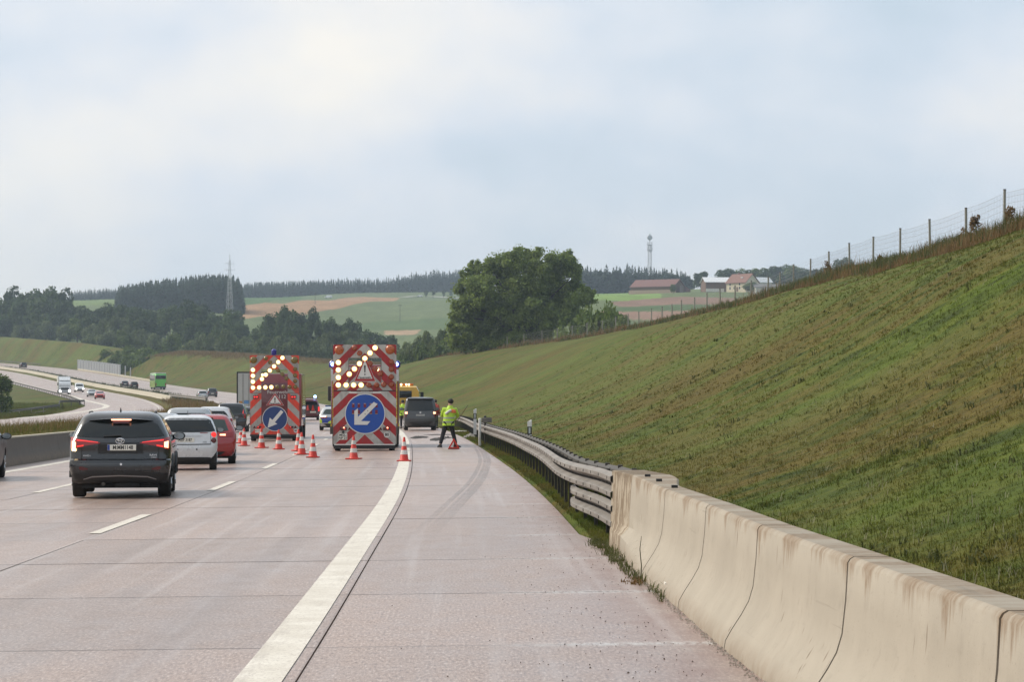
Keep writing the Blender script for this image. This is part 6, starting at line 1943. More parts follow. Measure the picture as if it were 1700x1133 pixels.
# dark red fire service pick-up between the fire engines
M_FIRE = paint('fire_red', (.20, .010, .014), .35, .05)
M_FIRED = paint('fire_dark_red', (.11, .008, .012), .35, .05)
t, B = base_car('fire_service_estate', 'dark red fire service car with stowed cones and lit blue lamp between the fire engines', 'fire car', S_(4.9, 1.95, 1.9), M_FIRED, 513, 232, (1.0, 3.8), .38, .24, cut=False)
glasshouse(t, B, 1.22, 1.66, .82, .66)
obj('open_load_bay', MB().box(-.78, .78, -.03, .02, .78, 1.35, bev=.02), M_FRAME, t)
obj('raised_tailgate', MB().box(-.80, .80, -.95, .3, 1.92, 2.0, bev=.02), M_FIRED, t)
for x in (-.5, -.1, .35): obj('stowed_cone', MB().lathe([(.16, .85), (.05, 1.3), (.03, 1.34)], 12, (x, -.1, 0)), mat('cone_red', (.55, .03, .015), .5), t)
obj('number_plate', MB().box(.1, .62, -.06, -.03, .66, .80), M_PLATE, t, 0)
obj('blue_lamp', MB().sphere((.55, .5, 2.08), .13, 8), mat('blue_lamp_lit', (.1, .2, 1), .2, var=0, emit=(.25, .45, 1.0), estr=7), t)
for sg in (-1, 1): lamp(t, B, [(sg * .80, .8, 1.2), (sg * .94, .8, 1.2)] if sg > 0 else [(-.94, .8, 1.2), (-.80, .8, 1.2)], M_LIT_RED, off=.03)

# ------------------------------------------------------------------ fire engines
M_WARN_Y = mat('reflective_yellow', (.62, .55, .04), .4, var=.12, scale=8)
M_SHUT = mat('roller_shutter', (.30, .31, .32), .4, metal=.5, var=.1)
def chevron_mat(name, red, white, period, phase, k=1.0):
    """printed retro-reflective chevrons, in the board's own coordinates (x across, z up)"""
    m, n, l, p = new_mat(name)
    v = nobj(n); s = n.new('ShaderNodeSeparateXYZ'); l.new(v, s.inputs[0])
    ax = nmath(n, l, 'ABSOLUTE', s.outputs[0])
    q = nmath(n, l, 'ADD', s.outputs[2], nmath(n, l, 'MULTIPLY', ax, k))
    q = nmath(n, l, 'FRACT', nmath(n, l, 'ADD', nmath(n, l, 'DIVIDE', q, period), 10 + phase))
    g = nmath(n, l, 'GREATER_THAN', q, 0.5)
    gr_ = nnoise(n, l, v, 5, 4, .6)
    w = nramp(n, l, gr_, [(.3, tuple(c * .88 for c in white)), (.7, white)])
    r = nramp(n, l, gr_, [(.3, tuple(c * .85 for c in red)), (.7, red)])
    c = nmix(n, l, g, w, r)
    grime = nnoise(n, l, v, 2.6, 6, .75, (1, 1, .45))
    c = nmix(n, l, nramp(n, l, grime, [(.46, 0), (.70, .55)]), c, (.10, .085, .07))
    scr = nnoise(n, l, v, 1.0, 3, .7, (3, 3, 40))
    c = nmix(n, l, nramp(n, l, scr, [(.66, 0), (.74, .4)]), c, (.30, .27, .24))
    l.new(c, p.inputs['Base Color']); p.inputs['Roughness'].default_value = .42
    return m
M_BLUE_LIT = mat('blue_beacon_lit', (.05, .1, 1), .2, var=0, emit=(.22, .30, 1.0), estr=9)
M_BLUE_DK = mat('blue_beacon', (.02, .02, .22), .2, var=0, coat=.5)

def fire_engine(label, px, Z, w=1.25, H=3.1, L=7.6, text=None, stripes=True, beac=True, red=None):
    red = red or M_FIRE
    t = road_thing('fire_engine', label, 'fire engine', px, Z)
    obj('superstructure', MB().box(-w, w, 0, L - 2.2, .62, H, bev=.05), red, t)
    obj('cab', MB().loft([[(-w + .03, y, .55), (w - .03, y, .55), (w - .03, y, z - .25), (w - .2, y, z), (-w + .2, y, z), (-w + .03, y, z - .25)] for y, z in ((L - 2.15, H - .12), (L - .8, H - .12), (L - .25, H - .6), (L, 1.9))]), red, t, 30)
    obj('rear_shutter', MB().box(-w + .38, w - .38, -.02, .03, .95, H - .45, bev=.01), M_FIRED, t)
    for sg in (-1, 1):
        sh = obj('side_shutter', MB().box(sg * w - .015, sg * w + .015, .6, L - 2.6, .95, H - .4), M_SHUT if stripes else red, t, 0)
        for k in range(14): obj('slat', MB().box(sg * (w + .015) - .006, sg * (w + .015) + .006, .62, L - 2.62, 1.0 + k * (H - 1.5) / 14, 1.0 + (k + .8) * (H - 1.5) / 14), M_SHUT if stripes else red, sh, 0)
        if stripes:
            ys = obj('reflective_strip', MB().box(sg * (w - .11) - .055, sg * (w - .11) + .055, -.012, .0, .9, H - .62), M_WARN_Y, t, 0)
            for k in range(9): obj('strip_gap', MB().box(sg * (w - .11) - .056, sg * (w - .11) + .056, -.014, -.010, 1.05 + k * .17, 1.068 + k * .17), M_FRAME, ys, 0)
            obj('reflective_strip', MB().box(sg * w - .02, sg * w + .02, .02, L - 2.3, .78, .90), M_WARN_Y, t, 0)
            obj('corner_panel', MB().box(sg * (w - .06) - .07, sg * (w - .06) + .07, -.014, .0, H - .60, H - .18), mat('pale_reflex', (.55, .54, .52), .45), t, 0)
        obj('tail_lamp', MB().box(sg * (w - .2) - .1, sg * (w - .2) + .1, -.05, .0, .66, .80), M_LIT_RED, t, 0)
        for y in (1.75, L - 1.2): truck_wheel(t, sg * (w - .18), y, .5, .34, sg)
        if sg < 0:
            obj('wing_mirror', MB().box(sg * (w + .22) - .12, sg * (w + .22) + .12, L - .5, L - .38, 1.75, 2.35, bev=.05), M_FRAME, t)
            obj('mirror_arm', MB().tube([(sg * w, L - .45, 2.4), (sg * (w + .2), L - .45, 2.4)], .025, 6), M_FRAME, t)
    obj('chassis', MB().box(-.6, .6, .1, L - .3, .5, .66), M_FRAME, t, 0)
    obj('rear_underrun_bar', MB().box(-w + .05, w - .05, -.04, .08, .48, .6, bev=.02), M_FRAME, t)
    return t
eng1 = fire_engine('large red fire engine with two lit blue lamps right behind the bigger arrow board trailer', 605.8, 97.6)
z0 = 3.1
for sg, xx in ((-1, -1.19), (1, 1.17)):
    b = obj('blue_beacon', MB().lathe([(.13, -.12), (.15, -.08), (.15, .06), (.10, .13), (.01, .15)], 16, (xx, .12, z0 + .02)), M_BLUE_DK, eng1)
    obj('beacon_lamp', MB().sphere((xx, -.03, z0 + .02), .075, 8), M_BLUE_LIT, b)
# the red and white hatched top of its rear, with two warm lamps
tp = obj('hatched_top_panel', MB().box(-.62, .62, -.03, .0, 2.35, 3.02), chevron_mat('engine_chevrons', (.30, .012, .014), (.45, .43, .41), .9, .15), eng1, 0)
for x in (-.36, .46): obj('work_lamp', MB().sphere((x, -.06, 2.93), .06, 8), M_LIT_WARM, tp)
eng2 = fire_engine('red box bodied fire engine right behind the smaller arrow board trailer', 458, 125, w=1.22, H=3.12, L=7.2, stripes=False)
M_LETTER = mat('white_lettering', (.62, .61, .58), .5, var=0)
text_obj('lettering', 'Feuerwehr', .235, M_LETTER, eng2, (.11, -.03, 2.235), ext=.002)
text_obj('lettering', '112', .25, M_LETTER, eng2, (.30, -.03, 2.01), ext=.002)
obj('white_hose_sign', MB().box(1.228, 1.236, 2.2, 4.4, 1.55, 2.1), mat('pale_reflex', (.55, .54, .52), .45), eng2, 0)

# ------------------------------------------------------------------ arrow board trailers
M_RIMW = mat('sign_white', (.70, .69, .66), .4, var=.04)
M_SBLUE = mat('sign_blue', (.008, .070, .36), .38, var=.08, scale=4)
M_SBLUE2 = mat('sign_dark_blue', (.016, .045, .165), .38, var=.08, scale=4)
M_SIGNRED = mat('sign_red', (.36, .016, .018), .4, var=.06)
M_AMBER_OFF = mat('amber_lamp_off', (.30, .055, .012), .25, var=.2, scale=20, coat=.4)
M_OLIVE_OFF = mat('olive_lamp_off', (.18, .12, .02), .25, var=.2, scale=20, coat=.4)
M_LAMP_RING = mat('lamp_ring', (.40, .16, .03), .4, var=.1)
M_LED = mat('arrow_lamp_lit', (1, .9, .6), .3, var=0, emit=(1.0, .60, .16), estr=1.1)
M_LED2 = mat('arrow_lamp_core', (1, .95, .8), .3, var=0, emit=(1.0, .80, .42), estr=2.1)
def round_lamp(parent, x, z, r, lit, off_m, y=-.05):
    o = obj('lamp', MB().lathe([(r, .05), (r, 0), (r * .8, -.02)], 18, (x, y, z), 'y'), M_LAMP_RING if lit else off_m, parent)
    ln = obj('lens', MB().lathe([(r * .9, -.012), (r * .75, -.05), (r * .62, -.060), (.005, -.062)], 18, (x, y, z), 'y'), M_LED if lit else off_m, o)
    if lit: obj('bright_core', MB().lathe([(r * .62, -.0602), (r * .4, -.068), (.005, -.074)], 16, (x, y, z), 'y', cap=False), M_LED2, parent)
    return o
def arrow_sign(parent, cx, cz, R, blue, y, tail=False):
    s = obj('direction_sign', MB().lathe([(R, .03), (R, 0)], 48, (cx, y, cz), 'y'), M_RIMW, parent, 30)
    f = obj('blue_face', MB().lathe([(R * .955, .004), (R * .955, -.004)], 48, (cx, y, cz), 'y'), blue, s, 30)
    def P(pts): return [(cx + a * R, cz + b * R) for a, b in pts]
    return s, f, P

def trailer(label, px, Z, *a):
    t = road_thing('arrow_board_trailer', label, 'warning trailer', px, Z)
    return t
# --- the big one
T1 = trailer('larger red and white arrow board trailer with a bright blue round sign', 605.6, 92.0, 2.24, .25, 3.78, None, None)
S1 = 47.43           # photograph pixels per metre at its depth
X1 = lambda px: (px - 605.6) / S1
g1 = T1.location.z
Z1_ = lambda py: CAMH + (667 - py) / S1 - g1
zt, zm, zb = Z1_(572.5), Z1_(648.5), Z1_(738.0)
C1 = chevron_mat('big_board_chevrons', (.40, .010, .014), (.52, .505, .475), .68, .5 - (zt + .05) / .68, 1.0)
C1b = chevron_mat('big_board_lower_chevrons', (.40, .010, .014), (.52, .505, .475), .66, -Z1_(722) / .66, .97)
xo0, xo1, zo0, zo1 = X1(578.5), X1(632.8), Z1_(640), Z1_(595)
hw = 1.105
up = obj('upper_panel', MB().box(-hw, xo0, -.02, .02, zm, zt).box(xo1, hw, -.02, .02, zm, zt).box(xo0, xo1, -.02, .02, zo1, zt).box(xo0, xo1, -.02, .02, zm, zo0), C1, T1, 0)
lo = obj('lower_panel', MB().box(-hw, hw, -.02, .02, zb, zm - .03), C1b, T1, 0)
obj('hinge_bar', MB().box(-hw, hw, -.03, .0, zm - .03, zm), M_FRAME, T1, 0)
obj('strip_plate', MB().box(-.55, .58, -.032, -.02, zm - .11, zm - .05), M_RIMW, T1, 0)
text_obj('lettering', 'FREIWILLIGE FEUERWEHR', .05, M_FRAME, T1, (0, -.034, zm - .08))
fr = MB()
for x in (xo0, xo1): fr.box(x - .012, x + .012, -.03, .03, zo0, zo1)
fr.box(xo0, xo1, -.03, .03, zo1 - .012, zo1 + .012); fr.box(xo0, xo1, -.03, .03, zo0 - .012, zo0 + .012)
fr.box(xo0, xo1, .0, .03, Z1_(612) - .012, Z1_(612) + .012)
obj('opening_frame', fr, M_GALV, up, 0)
k1 = 260 / 1227.0    # enlarged crop back to photograph pixels
def cp(x, y): return X1(520 + x * k1), Z1_(550 + y * k1)
for x, y in ((485, 132), (445, 173), (405, 215), (363, 256), (323, 297), (283, 338), (198, 248), (198, 306), (198, 365), (198, 424), (258, 424), (317, 424), (376, 424)):
    a, b = cp(x, y); round_lamp(T1, a, b, .102, True, M_AMBER_OFF)
for x, y in ((322, 132), (363, 173), (445, 256), (487, 297), (527, 335), (612, 243), (612, 300), (612, 360), (612, 420), (437, 424), (497, 424), (553, 420)):
    a, b = cp(x, y); round_lamp(T1, a, b, .098, False, M_AMBER_OFF)
for x, y in ((203, 148), (602, 145)):
    a, b = cp(x, y); round_lamp(T1, a, b, .165, False, mat('amber_big_lamp', (.42, .09, .014), .3, var=.25, scale=16, coat=.4))
# warning triangle
def tri_sign(parent, cx, zbot, wdt, hgt, y):
    def tr(s, dy=0.0): 
        c = zbot + hgt * .36
        return [(cx - wdt / 2 * s, c + (zbot - c) * s), (cx + wdt / 2 * s, c + (zbot - c) * s), (cx, c + (zbot + hgt - c) * s)]
    a = obj('triangle_sign', MB().prism(tr(1.0), y - .02, y), M_RIMW, parent, 0)
    obj('red_border', MB().prism(tr(.96), y - .024, y - .019), M_SIGNRED, a, 0)
    obj('white_face', MB().prism(tr(.70), y - .028, y - .023), M_RIMW, a, 0)
    c = zbot + hgt * .36
    obj('exclamation_mark', MB().prism([(cx - .022 * wdt, c - .02 * hgt), (cx + .022 * wdt, c - .02 * hgt), (cx + .04 * wdt, c + .25 * hgt), (cx - .04 * wdt, c + .25 * hgt)], y - .032, y - .027), M_INK, a, 0)
    obj('exclamation_dot', MB().lathe([(.034 * wdt, y - .032), (.034 * wdt, y - .027)], 14, (cx, 0, c - .09 * hgt), 'y'), M_INK, a)
    text_obj('lettering', 'Feuerwehr', wdt * .135, M_INK, a, (cx, y - .031, zbot + hgt * .155), bold=.002)
    return a
a, b = cp(405, 397); a2, b2 = cp(405, 188)
tri_sign(T1, a, b, (cp(492, 0)[0] - cp(322, 0)[0]), b2 - b, -.05)
# blue round sign with the arrow
sx, sz, R = X1(606.2), Z1_(687.6), 33.6 / S1
s, f, P = arrow_sign(T1, sx, sz, R, M_SBLUE, -.05)
kk = 125 / 1180.0
def ap(x, y): return X1(545 + x * kk), Z1_(640 + y * kk)
arrow = [ap(*q) for q in ((410, 620), (410, 405), (465, 362), (465, 497), (715, 262), (772, 298), (515, 562), (660, 566), (612, 622))]
obj('white_arrow', MB().prism(arrow, -.066, -.056), M_RIMW, s, 0)
for x, y in ((578, 452), (620, 403)):
    a, b = ap(x, y); obj('rivet', MB().lathe([(.016, -.069), (.016, -.064)], 10, (a, 0, b), 'y'), M_STEEL_DARK, s)
M_MARK = mat('dull_red_mark', (.17, .012, .03), .5, var=.3, scale=20)
for i, x in enumerate((393, 480, 575, 668, 755)):
    for j, y in enumerate((318, 420)):
        a, b = ap(x, y)
        mk = obj('red_mark', MB().box(a - .045, a + .045, -.0575, -.054, b - .075, b + .075, bev=.01), M_MARK, s)
        if j == 0: obj('pale_tip', MB().box(a - .03, a + .03, -.0582, -.0575, b + .05, b + .075), mat('pale_mark', (.4, .33, .36), .5), mk, 0)
        else: obj('yellow_foot', MB().box(a - .04, a + .04, -.0582, -.0575, b - .075, b - .055), mat('yellow_mark', (.35, .26, .08), .5), mk, 0)
# lamps, plates, frame, wheels
for sg, x in ((-1, 238), (1, 915)):
    a, b = ap(x, 680)
    L = obj('tail_lamp_cluster', MB().box(a - .12, a + .12, -.07, -.02, b - .06, b + .06, bev=.01), M_LAMP_DK, T1)
    obj('lit_bulb', MB().sphere((a - sg * .02 + (.0 if sg < 0 else .05), -.07, b + .03), .026, 6), M_LIT_HOT, L)
    obj('lit_bulb', MB().sphere((a - sg * .05 + (.0 if sg < 0 else .09), -.07, b - .01), .022, 6), M_LIT_RED, L)
    a2, b2 = ap(335 if sg < 0 else 820, 682)
    obj('triangle_reflector', MB().prism([(a2 - .06, b2 - .045), (a2 + .06, b2 - .045), (a2, b2 + .06)], -.04, -.02), M_LAMP_DK, T1, 0)
a, b = ap(236, 735); obj('plate_lamp', MB().lathe([(.045, -.05), (.045, -.02)], 12, (a, 0, b), 'y'), M_FRAME, T1)
a, b = ap(232, 806)
p = obj('number_plate', MB().box(a - .15, a + .15, -.03, -.02, b - .11, b + .11, bev=.004), M_PLATE, T1)
text_obj('lettering', 'MGL:', .115, M_INK, p, (a, -.032, b + .052), bold=.003)
text_obj('lettering', 'NP 21', .115, M_INK, p, (a, -.032, b - .052), bold=.003)
a, b = ap(920, 776)
p = obj('speed_disc', MB().lathe([(.105, -.03), (.105, -.02)], 24, (a, 0, b), 'y'), M_RIMW, T1)
text_obj('lettering', '80', .15, M_INK, p, (a, -.032, b), bold=.004)
obj('bottom_rail', MB().box(-1.06, 1.06, -.05, .03, zb - .035, zb + .005), M_RIMW, T1, 0)
for sg in (-1, 1):
    obj('side_frame', MB().tube([(sg * 1.115, -.03, zb), (sg * 1.115, -.03, zb + .72)], .018, 6), M_GALV, T1)
    obj('side_bracket', MB().box(sg * 1.16 - .05, sg * 1.16 + .05, -.06, .1, zb + .35, zb + .62), M_STEEL_DARK, T1, 0)
    wheel(T1, sg * .95, .35, .33, .20, sg)
obj('chassis', MB().box(-1.0, 1.0, .03, 1.6, zb - .16, zb - .04), M_FRAME, T1, 0)
obj('under_beam', MB().box(-1.08, 1.08, .0, .12, zb - .16, zb - .035), M_FRAME, T1, 0)
obj('draw_bar', MB().box(-.08, .08, 1.6, 4.4, .42, .54), M_FRAME, T1, 0)
obj('mast', MB().box(-.9, -.82, .02, .10, zb, zt - .1).box(.82, .9, .02, .10, zb, zt - .1), M_STEEL_DARK, T1, 0)

# --- the smaller one, its middle open
T2 = trailer('smaller fluorescent orange and white arrow board trailer with a blue beacon on top', 455.0, 118.5, 2.24, .2, 3.5, None, None)
S2 = F / 118.5
g2 = T2.location.z
X2 = lambda px: (px - 455.0) / S2
Z2_ = lambda py: CAMH + (667 - py) / S2 - g2
k2 = 180 / 1073.0
def c2(x, y): return X2(380 + x * k2), Z2_(570 + y * k2)
zt, zm, zb = c2(0, 122)[1], c2(0, 494)[1], c2(0, 905)[1]
C2 = chevron_mat('small_board_chevrons', (.78, .055, .022), (.40, .385, .36), .73, .5 - zt / .73, 1.0)
C2b = chevron_mat('small_board_lower_chevrons', (.78, .055, .022), (.40, .385, .36), .72, -(c2(0, 740)[1] + 1.06) / .72, 1.0)
xl, xi0, xi1, xr = c2(208, 0)[0], c2(322, 0)[0], c2(582, 0)[0], c2(692, 0)[0]
zo = c2(0, 262)[1]
obj('upper_panel', MB().box(xl, xi0, -.02, .02, zm, zt).box(xi1, xr, -.02, .02, zm, zt).box(xi0, xi1, -.02, .02, zo, zt), C2, T2, 0)
obj('lower_panel', MB().box(xl + .03, xi0, -.02, .02, zb, zm - .03).box(xi1, xr + .02, -.02, .02, zb, zm - .03).box(xi0, xi1, -.02, .02, zb, c2(0, 800)[1]), C2b, T2, 0)
bars = MB()
bars.box(xl, xr, .0, .03, c2(0, 440)[1] - .04, c2(0, 440)[1] + .04); bars.box(xi0, xi1, .0, .03, c2(0, 660)[1] - .03, c2(0, 660)[1] + .03)
obj('cross_bar', bars, M_FIRED, T2, 0)
for x, y in ((530, 147), (489, 189), (448, 231), (406, 272), (366, 314), (335, 316), (328, 356), (240, 267), (240, 325), (240, 384), (241, 443), (301, 441), (362, 439), (421, 437)):
    a, b = c2(x, y); round_lamp(T2, a, b, .108 if x != 335 else .08, True, M_OLIVE_OFF)
for x, y in ((366, 152), (408, 190), (488, 272), (530, 308), (570, 350), (655, 258), (655, 320), (655, 376), (658, 434), (478, 434), (540, 432), (600, 434)):
    a, b = c2(x, y); round_lamp(T2, a, b, .095, False, M_OLIVE_OFF)
for x in (245, 648):
    a, b = c2(x, 168); round_lamp(T2, a, b, .16, False, M_OLIVE_OFF)
diag = MB()
for (x0, y0), (x1, y1) in (((530, 147), (328, 356)), ((366, 152), (570, 350))):
    a, b = c2(x0, y0); a2, b2 = c2(x1, y1); diag.tube([(a, .02, b), (a2, .02, b2)], .02, 6)
obj('lamp_bar', diag, M_STEEL_DARK, T2)
a, b = c2(457, 618); a2, b2 = c2(457, 492)
tri_sign(T2, a, b, c2(546, 0)[0] - c2(368, 0)[0], b2 - b, -.05)
sx, sz = c2(457, 748); R = 21.0 / S2
s, f, P = arrow_sign(T2, sx, sz, R, M_SBLUE2, -.05)
arrow = [c2(*q) for q in ((385, 840), (406, 738), (432, 762), (516, 662), (540, 684), (456, 786), (481, 800))]
obj('white_arrow', MB().prism(arrow, -.066, -.056), M_RIMW, s, 0)
for sg, x in ((-1, 268), (1, 640)):
    a, b = c2(x, 534)
    p = obj('upper_lamp_pair', MB().box(a - .12, a + .12, -.06, -.02, b - .075, b + .075), M_FRAME, T2, 0)
    for q in (-.055, .055): obj('lit_bulb', MB().lathe([(.045, -.075), (.045, -.06)], 12, (a + q, 0, b), 'y'), M_LIT_RED, p)
    a, b = c2(300 if sg < 0 else 618, 832)
    p = obj('tail_lamp', MB().box(a - .10, a + .10, -.06, -.02, b - .045, b + .045, bev=.01), M_LAMP_DK, T2)
    obj('lit_bulb', MB().sphere((a - .04, -.06, b), .03, 6), M_LIT_RED, p)
    a, b = c2(256 if sg < 0 else 658, 832)
    obj('triangle_reflector', MB().prism([(a - .07, b - .05), (a + .07, b - .05), (a, b + .07)], -.04, -.02), M_LAMP_DK, T2, 0)
    wheel(T2, sg * .93, .35, .32, .22, sg)
a, b = c2(290, 870); p = obj('number_plate', MB().box(a - .13, a + .13, -.03, -.02, b - .08, b + .08), M_PLATE, T2, 0)
text_obj('lettering', 'A 112', .10, M_INK, p, (a, -.032, b), bold=.002)
a, b = c2(662, 868); p = obj('speed_disc', MB().lathe([(.09, -.03), (.09, -.02)], 20, (a, 0, b), 'y'), M_RIMW, T2)
text_obj('lettering', '80', .12, M_INK, p, (a, -.032, b), bold=.003)
obj('bottom_beam', MB().box(xl + .02, xr, -.04, .06, zb - .09, zb + .0), M_FRAME, T2, 0)
obj('chassis', MB().box(-.95, .95, .06, 1.6, zb - .16, zb - .05), M_FRAME, T2, 0)
obj('draw_bar', MB().box(-.08, .08, 1.6, 5.0, .40, .52), M_FRAME, T2, 0)
a, b = c2(445, 90)
bc = obj('blue_beacon', MB().lathe([(.10, -.14), (.12, -.10), (.12, .08), (.07, .14), (.01, .15)], 16, (a, .03, b)), M_BLUE_DK, T2)
obj('beacon_foot', MB().lathe([(.03, -.30), (.03, -.14)], 8, (a, .03, b)), M_FRAME, bc)
obj('mast', MB().box(xi0 - .08, xi0, .02, .1, zb, zt - .1).box(xi1, xi1 + .08, .02, .1, zb, zt - .1), M_STEEL_DARK, T2, 0)
# ------------------------------------------------------------------ traffic cones
M_CONE = mat('cone_red', (.55, .03, .015), .5, var=.1)
M_CONE_W = mat('cone_white', (.62, .60, .57), .45, var=.1, scale=18)
def make_cone():
    t = thing('traffic_cone', 'x', 'traffic cone', (0, 0, 0))
    obj('foot', MB().box(-.20, .20, -.20, .20, 0, .035, bev=.012), M_CONE, t)
    R = lambda z: .135 - (z - .035) * (.135 - .03) / .665
    def seg(a, b, k=0.0): return MB().lathe([(R(a) + k, a), (R(b) + k, b)], 22, cap=True)
    obj('cone_body', MB().lathe([(.15, .035), (R(.06), .06), (R(.70), .70), (.022, .712), (.018, .70)], 22), M_CONE, t, 40)
    obj('white_band', seg(.20, .33, .003), M_CONE_W, t, 40)
    obj('white_band', seg(.45, .57, .003), M_CONE_W, t, 40)
    return t
cone0 = make_cone()
CG = 'red and white cones closing off the lanes'
for i, (px, py, H, lab) in enumerate([
    (671, 766.5, 40, 'rightmost red and white cone, standing on the white edge line'),
    (587.5, 763, 39, 'red and white cone right behind the large arrow board trailer'),
    (519.8, 760.5, 38, 'foremost red and white cone of the close pair left of the large arrow board trailer'),
    (501, 755.5, 37, 'red and white cone just left of the foremost of the pair, hiding another behind it'),
    (495.5, 749.5, 36, 'red and white cone half hidden at the right corner of the small arrow board'),
    (463, 746.8, 33, 'red and white cone under the middle of the small arrow board trailer'),
    (434.5, 744.5, 33, 'red and white cone under the left corner of the small arrow board trailer'),
    (405.5, 741, 30, 'red and white cone beside the front of the red hatchback'),
    (400.5, 736.5, 29, 'red and white cone half hidden behind the one beside the red hatchback')]):
    Z = 82.0
    for _ in range(12):
        d = (px - 850) * Z / F - XW(Z); Z = (CAMH - RZ(d, Z)) * F / (py - 667.0)
    c = cone0 if i == 0 else copy_tree(cone0)
    p = on_road(px, Z); p.z += .005
    c.location = p; s = H * Z / F / .71; s = min(1.12, max(.85, s)); c.scale = (s, s, s)
    c.rotation_euler = (random.uniform(-.02, .02), 0, heading(Z) + random.uniform(-.4, .4))
    c['label'] = lab; c['group'] = CG

# ------------------------------------------------------------------ warning triangle by the man's foot
Zt = 1.72 * F / (747.5 - 667)
t = thing('warning_triangle', 'small red warning triangle standing on the shoulder at the feet of the man in yellow', 'warning triangle', on_road(753.5, Zt), .2)
def tri_ring(s, y0, y1):
    return [(-.21 * s, 0), (.21 * s, 0), (0, .37 * s)]
o3 = [(-.215, .02), (.215, .02), (0, .39)]; i3 = [(-.125, .075), (.125, .075), (0, .29)]
m = MB()
V = [(x, -.012, z) for x, z in o3] + [(x, -.012, z) for x, z in i3] + [(x, .012, z) for x, z in o3] + [(x, .012, z) for x, z in i3]
f = []
for k in range(3):
    j = (k + 1) % 3
    f += [(k, j, j + 3, k + 3), (k + 6, k + 9, j + 9, j + 6), (k, k + 6, j + 6, j), (k + 3, j + 3, j + 9, k + 9)]
m.add(V, f); obj('red_frame', m, mat('triangle_red', (.62, .04, .025), .3, var=.05), t, 0)
m = MB().prism([(-.10, .085), (-.02, .085), (.0, .27), (-.005, .275)], -.006, .004); obj('white_inset', m, M_CONE_W, t, 0)
m = MB().prism([(-.01, .085), (.11, .085), (.01, .26)], -.004, .006); obj('dark_inset', m, M_LAMP_DK, t, 0)
m = MB().box(-.19, .19, -.06, .10, 0, .02); obj('foot', m, M_STEEL_DARK, t, 0)

# ------------------------------------------------------------------ people
M_SKIN = mat('skin', (.48, .30, .22), .55, var=.06)
M_HIVIS = mat('hi_vis_yellow', (.44, .66, .05), .6, var=.10, scale=10)
M_HIOR = mat('hi_vis_orange', (.70, .16, .04), .6, var=.08)
M_REFSTRIP = mat('reflective_grey', (.36, .37, .34), .4, var=.15, scale=20)
M_TROUSER = mat('black_trousers', (.014, .014, .018), .8, var=.2)
M_SHOE = mat('black_shoes', (.012, .012, .012), .5, var=.1)
M_HAIR = mat('dark_hair', (.018, .012, .010), .7, var=.2)
M_REDJ = mat('red_jacket', (.34, .035, .025), .7, var=.15)
def skin_obj(name, J, E, m, parent, root=0, sub=2):
    """J: {key: (point, radius)}, E: edges between keys: one continuous skinned surface"""
    keys = list(J); idx = {k: i for i, k in enumerate(keys)}
    me = bpy.data.meshes.new(name)
    me.from_pydata([J[k][0] for k in keys], [(idx[a], idx[b]) for a, b in E], [])
    o = bpy.data.objects.new(name, me); col.objects.link(o)
    o.modifiers.new('skin', 'SKIN'); sd = o.modifiers.new('sub', 'SUBSURF'); sd.levels = sub; sd.render_levels = sub
    for i, k in enumerate(keys):
        r = J[k][1]; r = (r, r) if isinstance(r, (int, float)) else r
        me.skin_vertices[0].data[i].radius = r
        me.skin_vertices[0].data[i].use_root = (i == root)
    dg = bpy.context.evaluated_depsgraph_get()
    nm = bpy.data.meshes.new_from_object(o.evaluated_get(dg))
    o.modifiers.clear(); o.data = nm; nm.name = name
    bpy.data.meshes.remove(me)
    nm.materials.clear(); nm.materials.append(m)
    nm.polygons.foreach_set('use_smooth', [True] * len(nm.polygons))
    o.parent = parent
    return o
